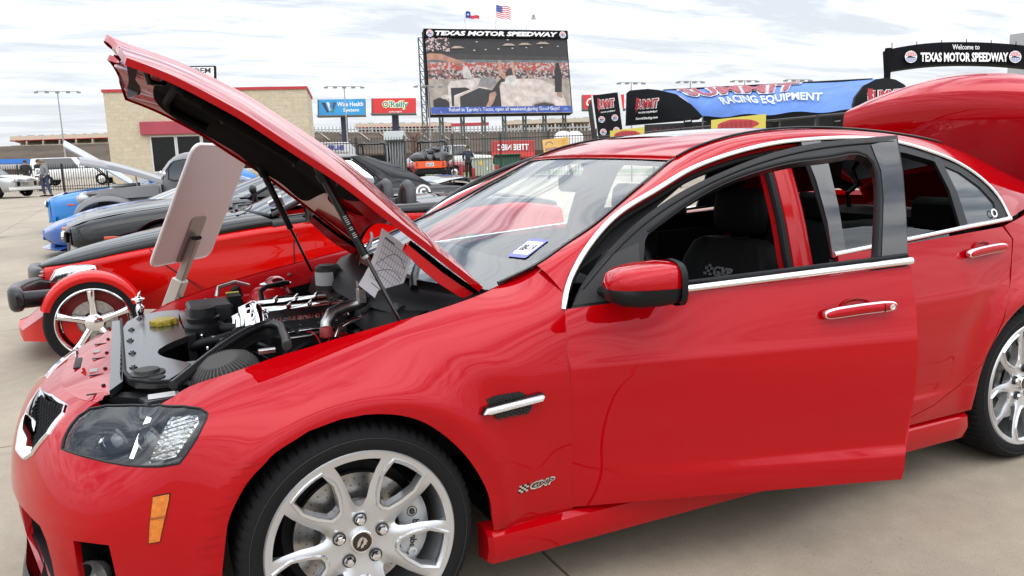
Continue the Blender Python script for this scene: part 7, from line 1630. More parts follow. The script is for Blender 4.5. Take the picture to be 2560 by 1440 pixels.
for k in range(7):
    u = -.42 + k*.145
    for du in (-.008, .012):
        p = M @ Vector(((u + du)*SW, -SH/2 + .3, -1.0)); g = MB(); g.tube([tuple(p), (p.x, p.y, -1)], .16, 6); g.build('support_post', STL2, sc, None)
    p, q = M @ Vector(((u - .008)*SW, -SH/2, -1.0)), M @ Vector(((u + .012)*SW, -SH/2 - 2.2, -1.0)); g = MB(); g.tube([tuple(p), tuple(q)], .07, 5); g.build('support_brace', STL2, sc, None)
# flags on the screen's roof
def flagpole(px_, ytop, ybot, d):
    a_, b_ = at(px_, ytop, d), at(px_, ybot, d); g = MB(); g.tube([(0, 0, 0), (0, 0, (a_ - b_).length)], [.07, .045], 8); return g, b_
def cloth(parent, p0, w_, h_, m, f=None, name='flag_cloth', slope=-.15, ph=0.0, u0=0., u1=1., v0=0., v1=1., off=0.):
    g = MB(); rows = []
    for u in np.linspace(u0, u1, max(4, int(14*(u1 - u0)))):
        wv = math.sin(u*7 + ph)*.10*w_*u; rows.append([tuple(p0 + _r*(u*w_) + _u*(-v*h_ + slope*u*w_*.5 + .03*w_*math.sin(u*9 + ph)) + _f*(wv - off)) for v in (v0, (v0+v1)/2, v1)])
    g.grid(rows); return g.build(name, m, parent, 60)
FR, FW, FB = mat('flag_red', (.55, .03, .05), .7), mat('flag_white', (.78, .78, .78), .7), mat('flag_blue', (.02, .05, .28), .7)
g, b_ = flagpole(1163, 26, 73, 121); f1 = thing(g, 'flag', mat('pole_silver', (.6, .6, .6), .4), 'red white and blue single-star flag on the screen roof', 'flag', tuple(b_)); p0 = at(1164, 28, 121)
cloth(f1, p0, 2.05, 1.05, FB, u1=.36, name='flag_hoist'); cloth(f1, p0, 2.05, 1.05, FW, u0=.36, v1=.5, name='flag_upper_band'); cloth(f1, p0, 2.05, 1.05, FR, u0=.36, v0=.5, name='flag_lower_band')
g = MB(); c = p0 + _r*.36 - _u*.55 - _f*.12; g.add([tuple(c + _r*(.20*(1 if k % 2 == 0 else .42)*math.sin(R(36*k))) + _u*(.20*(1 if k % 2 == 0 else .42)*math.cos(R(36*k)))) for k in range(10)], [tuple(range(10))]); g.build('flag_star', FW, f1, None)
g, b_ = flagpole(1239, 6, 73, 121); f2 = thing(g, 'flag', mat('pole_silver', (.6, .6, .6), .4), 'star-spangled striped flag on the tallest roof pole of the screen', 'flag', tuple(b_)); p0 = at(1240, 13, 121)
for k in range(13): cloth(f2, p0, 2.25, 1.9, FR if k % 2 == 0 else FW, v0=k/13, v1=(k+1)/13, slope=-.22, ph=1., name='flag_stripe')
cloth(f2, p0, 2.25, 1.9, FB, u1=.42, v1=7/13, slope=-.22, ph=1., off=.03, name='flag_canton')
for i in range(5):
    for j in range(4): q = p0 + _r*(2.25*.42*(i + .5)/5) + _u*(-1.9*7/13*(j + .5)/4 - .06) - _f*.16; g = MB(); g.add([tuple(q + _r*.04*math.cos(R(72*k)) + _u*.04*math.sin(R(72*k))) for k in range(5)], [tuple(range(5))]); g.build('flag_star', FW, f2, None)
g, b_ = flagpole(1316, 30, 74, 122); f3 = thing(g, 'flag', mat('pole_silver', (.6, .6, .6), .4), 'white flag with small dark emblem on the screen roof', 'flag', tuple(b_)); p0 = at(1317, 33, 122)
cloth(f3, p0, 1.6, 1.1, FW, ph=.5); text('TEXAS', mat('flag_ink', (.12, .13, .15), .7), f3, frame(p0 + _r*1.02 - _u*.85 - _f*.20, _r, _u), width=.85, height=.22, depth=.01, bold=.02)
g = MB(); g.lathe([(.20, 0), (.20, .02), (.09, .02), (.09, 0)], 18, frame(p0 + _r*1.02 - _u*.48 - _f*.20, _r, _u)); g.build('flag_emblem', mat('flag_ink', (.12, .13, .15), .7), f3, None)
# ---------------------------------------------------------------- billboards
def billboard(tl, tr, bl, d, colour, label, polepx, ybase):
    M, w_, h_ = board(tl, tr, bl, d, d); e = empty('billboard', tuple(at(polepx, ybase, d)), 0, label, 'billboard', 'roadside billboards')
    g = MB(); g.box((0, 0, -.25), (w_, h_, .5), M); g.build('face', colour, e, None)
    g = MB(); g.box((0, -h_/2 - .12, .25), (w_*1.04, .10, .9), M); g.build('catwalk', STL2, e, None)
    g = MB(); g.box((-w_/2 - .06, 0, -.35), (.10, h_*1.0, .9), M); g.build('side_cover', STL2, e, None)
    p = at(polepx, ybase - 42, d) + _f*.6; g = MB(); g.tube([tuple(p), (p.x, p.y, -1)], .42, 12); g.build('pole', mat('pole_dark_blue', (.02, .022, .05), .5), e, 60)
    return e, M, w_, h_
e, M, w_, h_ = billboard((795, 249), (911, 247), (798, 290), 95, mat('billboard_blue', (.02, .26, .55), .5, noise=(.25, .25)), 'blue billboard with white health system lettering', 857, 330)
text('Wise Health', LTR, e, M @ Matrix.Translation((w_*.18, h_*.19, .01)), width=w_*.56, height=h_*.27, depth=.02, bold=.015); text('System', LTR, e, M @ Matrix.Translation((w_*.20, -h_*.20, .01)), width=w_*.34, height=h_*.27, depth=.02, bold=.015)
for pts, c in (([(-.44, .32), (-.36, .32), (-.28, -.26), (-.32, -.30)], (.015, .02, .06)), ([(-.33, .32), (-.27, .32), (-.225, -.05), (-.26, -.22)], (.55, .65, .75)), ([(-.25, .32), (-.19, .32), (-.245, -.12), (-.265, -.04)], (.04, .15, .35)), ([(-.17, .32), (-.115, .32), (-.20, -.30), (-.235, -.26)], (.03, .05, .12)), ([(-.215, -.02), (-.185, -.10), (-.205, -.30), (-.235, -.26)], (.12, .42, .10))):
    g = MB(); g.prism([(a*w_, b*h_) for a, b in pts], .02, M, .01); g.build('logo_stroke', mat('logo_%d' % int(c[1]*1000 + c[0]*77), c, .5), e, None)
e, M, w_, h_ = billboard((930, 246), (1038, 245), (932, 285), 95, mat('billboard_red', (.58, .02, .02), .5), 'red billboard with white and green auto parts lettering', 986, 328)
for bo, m, dz in ((.14, mat('lettering_gold', (.70, .55, .12), .5), .01), (.085, LTR, .03), (.02, mat('lettering_green', (.02, .20, .08), .5), .05)): text("O'Reilly", m, e, M @ Matrix.Translation((w_*.03, h_*.06, dz)), width=w_*(.58 + bo*.25), height=h_*(.48 + bo*1.0), depth=.02, bold=bo)
text('AUTO PARTS', LTR, e, M @ Matrix.Translation((w_*.03, -h_*.38, .02)), width=w_*.30, height=h_*.10, depth=.02, bold=.02)
e, M, w_, h_ = billboard((1457, 237), (1560, 236), (1458, 274), 90, mat('billboard_red', (.58, .02, .02), .5), 'red soft drink billboard half hidden by a black hauler', 1505, 330)
text('Coca-Cola', LTR, e, M @ Matrix.Translation((-w_*.02, 0, .02)), width=w_*.80, height=h_*.55, depth=.02, shear=.35, bold=.02)
# sign behind the building
M, w_, h_ = board((440, 166), (537, 164), (442, 226), 62, 62); sg_ = empty('pole_sign', tuple(up0(M.translation)), 0, 'white pole sign in a black frame rising behind the block building', 'sign')
g = MB(); g.box((0, 0, -.15), (w_, h_, .3), M); g.build('frame', SBK, sg_, None); g = MB(); g.box((0, 0, .01), (w_ - .18, h_ - .2, .04), M); g.build('face', WHT, sg_, None)
text('OEM', mat('sign_ink', (.03, .03, .03), .5), sg_, M @ Matrix.Translation((w_*.16, h_*.30, .032)), width=w_*.46, height=h_*.22, depth=.01, bold=.02); g = MB(); g.prism(rrect(w_*.6, h_*.30, .1, 4, w_*.12, -h_*.12), .02, M, .03); g.build('red_logo', mat('sign_red', (.55, .04, .05), .5), sg_, None)
p = M.translation; g = MB(); g.tube([(p.x, p.y, 0), (p.x, p.y, p.z - h_/2 + .1)], .12, 8); g.build('pole', SBK, sg_, 60)
# ---------------------------------------------------------------- light masts
def mast(px_, ytop, d, n, label, w_=2.2):
    p = at(px_, ytop, d); e = empty('light_mast', (p.x, p.y, 0), 0, label, 'light mast', 'tall floodlight masts'); gm = mat('mast_grey', (.32, .32, .32), .5)
    g = MB(); g.tube([(p.x, p.y, -.5), (p.x, p.y, p.z)], [.10*d/80, .05*d/80], 8); g.build('pole', gm, e, 60)
    g = MB(); g.tube([tuple(p - _r*w_), tuple(p + _r*w_)], .03*d/80, 6); g.build('crossarm', gm, e, 60)
    for k in range(n):
        q = p + _r*(w_*(2*k/(n - 1) - 1)); g = MB(); g.box((q.x, q.y, q.z - .12*d/80), (.36*d/80, .3*d/80, .14*d/80)); g.build('lamp_head', mat('lamp_head_grey', (.22, .22, .22), .5), e, None)
for px_, yt, d, lab in ((143, 228, 75, 'tall floodlight mast left of the block building'), (860, 216, 88, 'slender floodlight mast in front of the blue billboard'), (640, 219, 90, 'floodlight mast top just above the block building roof'), (1070, 214, 110, 'floodlight mast beside the screen tower'), (1578, 206, 110, 'floodlight mast above the black hauler'), (1726, 203, 110, 'floodlight mast above the left of the blue canopy'), (1862, 201, 110, 'floodlight mast above the middle of the blue canopy'), (1995, 199, 110, 'floodlight mast above the right of the blue canopy')): mast(px_, yt, d, 5 if px_ in (860, 143) else 4, lab, 2.0 if d < 100 else 1.7)
# ---------------------------------------------------------------- black hauler, canopy, arch sign
HBK = mat('hauler_black', (.008, .008, .010), .5, spec=.1)
SRED = mat('logo_red', (.42, .02, .035), .5)
def summit(parent, Mx, w_, h_, sub=True):
    text('SUMMIT', LTR, parent, Mx @ Matrix.Translation((0, 0, .01)), width=w_*1.06, height=h_*1.12, depth=.01, shear=.12, bold=.09, name='logo_outline')
    text('SUMMIT', SRED, parent, Mx @ Matrix.Translation((0, 0, .03)), width=w_, height=h_, depth=.01, shear=.12, bold=.03)
    g = MB(); g.prism([(-w_*.50, h_*.75), (-w_*.36, h_*.70), (-w_*.40, h_*.1), (-w_*.50, -h_*.95), (-w_*.52, -.2*h_)], .012, Mx, .025); g.build('logo_bolt', SRED, parent, None)
    if sub: text('RACING EQUIPMENT', LTR, parent, Mx @ Matrix.Translation((w_*.05, -h_*.92, .01)), width=w_*.86, depth=.01, bold=.02)
M, w_, h_ = board((1488, 238), (1549, 230), (1496, 395), 46, 46)
ha = empty('race_hauler', tuple(up0(M.translation)), 0, 'black race hauler end panel with red and white logos', 'trailer'); zb = M.translation.z
g = MB(); g.box((0, 0, -1.5), (w_, h_, 3.0), M); g.build('box_body', HBK, ha, None); g = MB(); g.box((w_/2 + .10, 0, -.05), (.16, h_, .2), M); g.build('corner_post', mat('polished_edge', (.5, .5, .5), .3, .8), ha, None); g = MB(); g.box((-w_/2 - .05, 0, -.05), (.09, h_, .2), M); g.build('corner_post', mat('polished_edge', (.5, .5, .5), .3, .8), ha, None)
summit(ha, M @ Matrix.Translation((0, h_*.34, 0)), w_*.68, h_*.14)
for i in range(3):
    for s in (-1, 1): globe(ha, M @ Matrix.Translation((s*w_*.27, h_*(.10 - .20*i), .01)), w_*.13, 'sponsor_badge')
g = MB(); g.box((0, -h_*.5 - .3, -1.4), (w_*.8, .6, 2.4), M); g.build('chassis', SBK, ha, None)
for s in (-1, 1): wheel_simple(ha, M.translation.x + s*.5, M.translation.y + 1.2, .5, .3, .28, STL2, 0)
cp = empty('event_canopy', tuple(up0(at(1900, 300, 42))), 0, 'blue barrel canopy with black rounded end panels and racing equipment lettering', 'canopy')
La = curve([tuple(at(1648, 226, 49)), tuple(at(1690, 236, 47)), tuple(at(1728, 262, 45)), tuple(at(1757, 291, 44))], 14); Ra = curve([tuple(at(2196, 197, 40)), tuple(at(2162, 212, 38.5)), tuple(at(2140, 240, 37)), tuple(at(2132, 273, 36))], 14)
CBL = mat('canopy_blue', (.085, .19, .53), .7, noise=(.8, .22), bump=(2.5, .5, .05))
def can(u, v, off=0.0):
    i = v*13; k = min(12, int(i)); f = i - k; a_ = La[k]*(1 - f) + La[k+1]*f; b_ = Ra[k]*(1 - f) + Ra[k+1]*f; p = a_*(1 - u) + b_*u; sag = -.12*math.sin(u*math.pi*3)**2*(.3 + .7*v); return Vector(p) + Vector((0, 0, sag)) + (_u*.6 - _f*.8)*off
g = MB(); g.grid([[tuple(can(u, v)) for v in np.linspace(0, 1, 14)] for u in np.linspace(0, 1, 40)]); g.build('canopy_cover', CBL, cp, 60)
g = MB(); g.grid([[tuple(can(u, 1) + Vector((0, 0, dz))) for dz in (.02, -.10, -.26)] for u in np.linspace(0, 1, 30)]); g.build('valance', HBK, cp, 60)
def can_text(s, m, u0, u1, v0, v1, off, bold, shear=0.):
    me, v = text_mesh(s, width=1, height=1, depth=0, bold=bold, shear=shear, res=2); bm = bmesh.new(); bm.from_mesh(me)
    for vv, q in zip(bm.verts, v): vv.co = can(u0 + (u1 - u0)*(q[0] + .5), v1 + (v0 - v1)*(q[1] + .5), off + .0)
    bm.to_mesh(me); bm.free(); me.materials.clear(); me.materials.append(m); o = bpy.data.objects.new('canopy_lettering', me); COL.objects.link(o); adopt(o, cp)
can_text('SUMMIT', LTR, .04, .70, .06, .56, .10, .08, .15); can_text('SUMMIT', mat('faded_logo_red', (.60, .18, .22), .6), .05, .69, .09, .53, .17, .02, .15); can_text('RACING EQUIPMENT', LTR, .22, .82, .61, .84, .12, .03)
for e1, e2 in ((can(.02, .02), can(.98, .02)),): g = MB(); g.tube([tuple(e1), tuple(e2)], .06, 6); g.build('ridge_pole', HBK, cp, 60)
lp = [(1567, 232), (1575, 226), (1620, 222), (1648, 225), (1690, 235), (1728, 261), (1757, 291), (1750, 297), (1565, 313)]
g = MB(); a_ = [at(x, y, 49 - (x - 1567)/190*5) for x, y in lp]; g.add([tuple(v) for v in a_] + [tuple(v + _f*.25) for v in a_], [tuple(range(9)), tuple(range(9, 18))] + [(i, (i+1) % 9, 9 + (i+1) % 9, 9 + i) for i in range(9)]); lef = g.build('end_panel', HBK, cp, None)
Mx, w_, h_ = board((1590, 248), (1645, 243), (1592, 276), 47.2, 46.2); summit(cp, Mx, w_, h_*.8); text('SummitRacing.com', LTR, cp, Mx @ Matrix.Translation((0, -h_*1.25, .01)), width=w_, depth=.01, bold=.02)
rp_ = [(2132, 272), (2140, 240), (2160, 213), (2190, 198), (2215, 194), (2240, 199), (2262, 212), (2275, 232), (2280, 272)]
g = MB(); a_ = [at(x, y, 36 + (x - 2132)/150*2) for x, y in rp_]; g.add([tuple(v) for v in a_] + [tuple(v + _f*.25) for v in a_], [tuple(range(9)), tuple(range(9, 18))] + [(i, (i+1) % 9, 9 + (i+1) % 9, 9 + i) for i in range(9)]); g.build('end_panel', HBK, cp, None)
Mx, w_, h_ = board((2170, 224), (2262, 218), (2170, 256), 35.6, 36.6); summit(cp, Mx, w_, h_*.75, False)
for px_ in (1757, 1850, 1950, 2040, 2130): p = at(px_, 292 - (px_ - 1757)*.05, 44 - (px_ - 1757)/375*8); g = MB(); g.tube([(p.x, p.y, 0), tuple(p)], .05, 8); g.build('canopy_leg', STL2, cp, 60)
for px_, d in ((1712, 44), (1930, 41), (2085, 38)): M, w_, h_ = board((px_, 295), (px_ + 20, 293), (px_, 360), d, d); g = MB(); g.box((0, 0, 0), (w_, h_, .12), M); g.build('column_banner', HBK, cp, None); text('SUMMIT', LTR, cp, M @ Matrix.Translation((0, h_*.36, .065)), width=w_*.8, depth=.01, bold=.03)
M, w_, h_ = board((1600, 312), (2125, 282), (1606, 400), 52, 42); g = MB(); g.box((0, 0, -.4), (w_, h_, .3), M); g.build('back_wall', mat('display_dark', (.02, .017, .018), .6, noise=(.6, .5)), cp, None); text('SUMMIT', mat('display_red', (.10, .012, .02), .6), cp, M @ Matrix.Translation((-w_*.28, h_*.22, -.22)), width=w_*.36, height=h_*.36, depth=.02, bold=.03)
# arch sign
ar_ = empty('arch_sign', tuple(up0(at(2400, 150, 58))), 0, 'black arched welcome sign on posts over the entrance', 'sign')
top = curve([tuple(at(x, y, 58)) for x, y in ((2216, 124), (2300, 110), (2390, 105), (2480, 107), (2570, 115), (2680, 135))], 30); bot = curve([tuple(at(x, y, 58)) for x, y in ((2219, 178), (2300, 166), (2390, 160), (2480, 161), (2570, 168), (2690, 186))], 30)
g = MB(); rows = [[tuple(a_), tuple(b_), tuple(Vector(b_) + _f*.6), tuple(Vector(a_) + _f*.6), tuple(a_)] for a_, b_ in zip(top, bot)]; g.grid(rows); g.add(rows[0][:4], [(0, 1, 2, 3)]); g.build('arch_band', SBK, ar_, None)
for x in (2221, 2690): a_ = at(x, 120, 57.9); g = MB(); g.box((a_.x, a_.y, a_.z/2), (.32, .32, a_.z)); g.build('post', SBK, ar_, None)
Mx, w_, h_ = board((2270, 128), (2540, 128), (2270, 158), 57.8, 57.8)
text('TEXAS MOTOR SPEEDWAY', LTR, ar_, Mx @ Matrix.Translation((w_*.02, -.005*h_, .02)), width=w_*.81, height=h_*.78, depth=.02, bold=.035); text('Welcome to', LTR, ar_, Mx @ Matrix.Translation((w_*.035, h_*.84, .02)), width=w_*.25, height=h_*.42, depth=.02, bold=.005)
for u in (-.475, .49): globe(ar_, Mx @ Matrix.Translation((w_*u, .02*h_, .02)), h_*.50)
for k in range(6): a_ = at(2230 + k*62, 108 + abs(k - 3)*3, 58); g = MB(); g.tube([tuple(a_ - _u*.6), tuple(a_ + _u*.3)], .03, 5); g.build('finial', SBK, ar_, None)
M, w_, h_ = board((2546, 83), (2640, 83), (2546, 120), 150, 150); g = MB(); 
bl_ = empty('tower_block', tuple(up0(M.translation)), 0, 'pale grey tower block at the far right above the arch sign', 'building'); g.box((M.translation.x, M.translation.y, M.translation.z/2 + h_/4), (w_, 6, M.translation.z + h_/2)); g.build('wall', mat('tower_grey', (.38, .39, .40), .8), bl_, None)
for i in range(3): g = MB(); g.box((0, h_*.5 - (i + .5)*h_*.34, 3.3), (w_*.96, h_*.10, .1), M); g.build('window_band', SGL2, bl_, None)
# ---------------------------------------------------------------- sign board on its stand between the cars
SA, SD, SCc = Vector((-.203, .835, 1.468)), Vector((-.433, 1.001, .928)), Vector((-.147, 1.362, .918))
M = frame((SA + SCc)/2, SCc - SD, SA - SD); w_, h_ = (SCc - SD).length, (SA - SD).length; nz_ = M.to_3x3() @ Vector((0, 0, 1)); s_ = 1 if nz_.dot(CAM - M.translation) > 0 else -1
sb = empty('display_sign', (-.30, 1.22, 0), 0, 'blank pale back of a tilted display board on a metal stand', 'sign')
g = MB(); g.prism(rrect(w_, h_, .045, 6), -.012*s_, M); g.build('board', mat('sign_back_pink_grey', (.60, .52, .515), .5, .1), sb, 40)
g = MB(); g.tube([tuple(M @ Vector((x, y, -.006*s_))) for x, y in rrect(w_, h_, .045, 6)], .008, 6, closed=True); g.build('board_edge', mat('sign_edge', (.70, .64, .63), .45), sb, 60)
PLT = mat('bracket_plate', (.30, .265, .24), .4, .5)
g = MB(); g.prism(rrect(.115, .24, .02, 4, w_*.02, -h_*.30), .004*s_, M, .001*s_); g.build('bracket_plate', PLT, sb, 40)
def mp2_(x, y, z): return tuple(M @ Vector((x, y, z*s_)))
dn = (SD - SA).normalized()
a_ = Vector(mp2_(w_*.02, -h_*.28, .022)); b_ = a_ + dn*.30; c_ = Vector((b_.x - .02, b_.y + .02, .0)); c_ = b_ + Vector((dn.x*.8, dn.y*.2, -1.0)).normalized()*1.0*b_.z/ (1.0) ; c_ = a_ + dn*(a_.z/-dn.z)
PST = mat('stand_metal', (.46, .43, .40), .4, .4)
def sqtube(p, q, w2, m, name): d_ = Vector(q) - Vector(p); Mq = frame(p, Vector((0, 0, 1)).cross(d_) if abs(d_.normalized().z) < .99 else (1, 0, 0), d_); g = MB(); g.box((0, d_.length/2, 0), (w2, d_.length, w2), Mq, w2*.1); g.build(name, m, sb, 30)
sqtube(a_, b_, .038, PLT, 'bracket_tube'); sqtube(a_ + dn*.22, c_, .060, PST, 'post')
g = MB(); q = a_; g.box(tuple(q - dn*.004), (.046, .046, .014)); g.build('tube_cap', BLK, sb, None)
g = MB(); q = a_ + dn*.33; g.tube([tuple(q), tuple(q + _r*.05)], .006, 8); g.ball(tuple(q + _r*.055), .011, 10); g.build('clamp_screw', BLK, sb, 60)
for k in range(3): g = MB(); t = R(90 + 120*k); g.tube([(c_.x, c_.y, .05), (c_.x + .24*math.cos(t), c_.y + .24*math.sin(t), .015)], .014, 8); g.build('foot', PST, sb, 60)
# little chrome mascot standing on the far front corner of the engine bay
MCX, MCY, MCZ = -.497, .60, .766
g = MB(); g.lathe([(.022, 0), (.020, .008), (.009, .014), (.001, .016)], 14); 
mc = empty('chrome_mascot', (MCX, MCY, MCZ), 0, 'small chrome figure standing on the front corner of the engine bay', 'ornament')
def mpart(name, mb): o = mb.build(name, CHR, None, 60); o.parent = mc
mpart('base', g)
g = MB(); g.tube([(0, 0, .012), (.002, -.004, .030), (.004, .0, .048), (.0, 0, .064)], [.009, .015, .017, .008], 12); mpart('torso', g)
g = MB(); g.ball((.002, 0, .074), .015, 12); mpart('head', g)
g = MB(); g.lathe([(.026, 0), (.024, .004), (.013, .005), (.011, .010), (.001, .011)], 16, Matrix.Translation((0, 0, .083))); mpart('hat', g)
g = MB(); g.tube([(0, 0, .090), (.006, 0, .104), (.012, 0, .115)], [.004, .006, .001], 8); mpart('plume', g)
for s in (-1, 1): g = MB(); g.tube([(.004, s*.012, .055), (.0, s*.026, .045), (-.006, s*.020, .032)], [.006, .005, .004], 8); mpart('arm', g)
# ================================================================ UTVs, vehicles and people by the fences
def utv(px_, py_, d, label, bedcol, cargo, w=1.5):
    p = at(px_, py_, d); e = empty('utility_vehicle', (p.x, p.y, 0), YAW*-1, label, 'utility vehicle', 'utility vehicles parked before the iron fence')
    def lp(name, mb, m, smooth=40): o = mb.build(name, m, None, smooth); o.parent = e; return o
    g = MB(); rows = []
    for x, z in ((-.62, 1.86), (-.60, 1.93), (-.40, 1.965), (-.36, 1.94), (.36, 1.94), (.40, 1.965), (.60, 1.93), (.62, 1.86)): rows.append([(x, y, z + dz) for y, dz in ((.0, -.02), (.05, .03), (.6, .04), (1.1, 0.0))])
    g.grid(rows); g.grid([[(x, y, z - .07) for x, y, z in r] for r in rows]); lp('roof', g, mat('utv_black', (.02, .02, .021), .4))
    for x in (-.60, .60):
        g = MB(); g.tube([(x, .02, 1.88), (x*1.03, -.02, 1.0), (x*1.03, 0, .75)], .030, 8); lp('cage_post', g, BLK)
        g = MB(); g.tube([(x, 1.05, 1.90), (x*1.02, 1.35, 1.1)], .028, 8); lp('cage_post', g, BLK)
    g = MB(); g.tube([(-.6, .0, 1.12), (.6, 0, 1.12)], .025, 8); lp('cage_bar', g, BLK)
    g = MB(); g.box((0, .35, 1.15), (1.1, .16, .5), None, .04); lp('seat_back', g, BLK)
    g = MB(); g.box((0, -.55, .92), (1.34, .9, .30), None, .03); lp('cargo_bed', g, bedcol)
    g = MB(); g.box((0, -1.02, .92), (1.06, .05, .30), None, .015); lp('tailgate', g, bedcol)
    for x in (-.55, .55): g = MB(); g.box((x, -1.0, .95), (.10, .04, .20), None, .01); lp('tail_lamp', g, mat('utv_tail_red', (.35, .02, .02), .3, coat=1))
    g = MB(); g.box((0, -.4, .62), (1.25, 1.3, .22), None, .03); g.box((0, 1.0, .78), (1.3, .9, .45), None, .08); lp('chassis', g, BLK)
    g = MB(); g.tube([(-.4, -1.04, .62), (.4, -1.04, .62)], .03, 8); lp('rear_bar', g, BLK)
    for x in (-1, 1):
        for y in (-.62, 1.25):
            g = MB(); g.lathe([(.16, -.12), (.30, -.13), (.335, -.09), (.34, 0), (.335, .09), (.30, .13), (.16, .12)], 24, Matrix.Translation((x*.60, y, .34)) @ Matrix.Rotation(R(90), 4, 'Y')); lp('tyre', g, RUB)
            g = MB(); g.lathe([(.17, -.1), (.15, 0), (.16, .1)], 16, Matrix.Translation((x*.60, y, .34)) @ Matrix.Rotation(R(90), 4, 'Y'), caps=True); lp('rim', g, STL2)
    if cargo == 'plate':
        g = MB(); g.box((0, -1.05, .93), (.34, .008, .15)); o = lp('plate', g, WHT, None)
        for k, s in enumerate(('MOTOR', 'SPEEDWAY')):
            me, v = text_mesh(s, width=.30, height=.05, depth=.002, bold=.03); v = v[:, [0, 2, 1]]*[1, -1, 1] + [0, -1.055, .955 - .055*k]; me.vertices.foreach_set('co', v.ravel()); me.update(); me.materials.clear(); me.materials.append(mat('sign_ink', (.03, .03, .03), .5)); o = bpy.data.objects.new('plate_lettering', me); COL.objects.link(o); o.parent = e
    return e
u1 = utv(1082, 440, 35.5, 'utility vehicle with bright orange cargo bed and tailgate loaded with black bags', mat('utv_orange', (.75, .10, .012), .4, coat=.6), 'plate')
u2 = utv(932, 430, 36.5, 'utility vehicle with camouflage cargo bed behind the black coupe', mat('camo', (.22, .21, .15), .7, noise=(9, .7, (.05, .055, .04))), None)
BAG = mat('black_bag_plastic', (.012, .012, .013), .28, coat=.4, bump=(9, .9, .05))
rb = random.Random(11); Mu = wm(u1)
for i, (x, y, z, s) in enumerate(((-.44, -.60, 1.20, .36), (.0, -.66, 1.15, .30), (.46, -.62, 1.20, .38), (-.05, -.35, 1.38, .32), (.20, -.50, 1.50, .25))):
    g = MB(); rows = []
    for k in range(9):
        a = math.pi*k/8; rows.append([(s*1.15*max(.02, math.sin(a))*(1 + .28*math.sin(3*t + i*2 + k) + .1*math.sin(9*t + k*2))*math.cos(t), s*max(.02, math.sin(a))*(1 + .28*math.cos(3*t + i + k*1.3))*math.sin(t), -s*.75*math.cos(a)) for t in np.linspace(0, 2*math.pi, 16, endpoint=False)])
    g.grid(rows, True, None, True); g.tube([(s*.3, 0, s*.6), (s*.4, 0, s*.85), (s*.55, .03, s*.95)], [.06, .03, .06], 6)
    q = Mu @ Vector((x, y, z)); thing(g, 'rubbish_bag', BAG, ('full black rubbish bag on the floor of the orange cargo bed' if i < 3 else 'big black rubbish bag lying on the lower bags of the orange bed' if i == 3 else 'smallest black rubbish bag on top of the heap in the orange bed'), 'bag', tuple(q), 'black bags in the orange cargo bed', 60)
# more plain vehicles
def plain_car(name, label, cat, paint, st, rings, loc, rz, wheels, roofm=None, group=None, glassm=None, L=4.8):
    e = empty(name, (0, 0, 0), 0, label, cat, group); B = Body(st)
    ar = [(x, .34, r + .05) for x, r in wheels]
    for mi_ in (False, True): panel('body_side', paint, e, B.P, B.N, B.outline(ar, 7.0), (), .10, .6, lip=.03, mirror=mi_)
    for k, sgn in ((0, -1), (-1, 1)):
        g = MB(); rows = []
        for t in np.linspace(0, 7, 10): p = B.P([(B.S.s[k], t)])[0]; rows.append([(p[0], p[1], p[2]), (p[0] + sgn*.05, 0, p[2])])
        g.grid(rows); g.grid([[(x, -y, z) for x, y, z in r] for r in rows]); g.build('front_fascia' if k == 0 else 'rear_fascia', paint, e, 60)
    greenhouse(e, B, rings, glassm or DGL, roofm or paint)
    for x, r in wheels:
        for sg in (-1, 1): wheel_simple(e, x, sg*(np.interp(x, B.xs, [q[1] for q in st]) - .01), r, r*.62, .2, CHR, 0, out=sg, tyre_detail=28)
    e.location = loc; e.rotation_euler = (0, 0, rz); return e
p = atz(38, 486)
vc = plain_car('vintage_sedan', 'silver and white vintage sedan with chrome bumper parked by the low iron fence', 'car', SILP,
    [(0, .62, .32, .72, .50, .80, .86), (.2, .82, .28, .80, .62, .88, .95), (.8, .90, .25, .86, .66, .96, 1.02), (1.6, .92, .25, .90, .72, .99, 1.04), (2.8, .92, .25, .90, .74, .99, 1.02), (3.8, .90, .27, .86, .66, .97, 1.0), (4.6, .82, .30, .76, .55, .86, .90), (4.95, .66, .34, .62, .45, .70, .74)],
    [(1.0, 1.45, 1.75, 3.5, 3.9, .74, .76, .66), (1.2, 1.72, 1.95, 3.4, 3.62, .68, .71, .60), (1.40, 2.05, 2.20, 3.1, 3.25, .56, .58, .5)], (0, 0, 0), 0, ((.95, .34), (4.0, .34)), roofm=WHTP, glassm=TGL)
def vpart(name, mb, m, smooth=50): o = mb.build(name, m, None, smooth); o.parent = vc
g = MB(); rows = []
for t in np.linspace(-1, 1, 17): rows.append([(-.10 + .22*t*t + dx, t*.92, z) for dx, z in ((.06, .32), (-.02, .34), (-.04, .40), (-.02, .47), (.06, .48))])
g.grid(rows); vpart('front_bumper', g, WHTP)
for z in (.56, .63, .70): g = MB(); g.tube([(-.06 + .20*t*t, t*.62, z) for t in np.linspace(-1, 1, 11)], .022, 6); vpart('grille_bar', g, CHR)
g = MB(); g.box((.02, 0, .63), (.08, 1.1, .22), None, .02); vpart('grille_opening', g, BLK)
for s in (-1, 1): g = MB(); g.lathe([(.10, 0), (.11, -.03), (.08, -.05), (.001, -.06)], 18, Matrix.Translation((.06, s*.66, .78)) @ Matrix.Rotation(R(90), 4, 'Y')); vpart('headlamp', g, CHR)
hood_w = MB(); rows = []
for x, w_, z in ((.02, .50, .87), (.3, .60, .965), (.8, .66, 1.03), (1.5, .72, 1.055)): rows.append([(x, w_*t, z - .03*t*t) for t in np.linspace(-1, 1, 9)])
hood_w.grid(rows); vpart('hood', hood_w, WHTP)
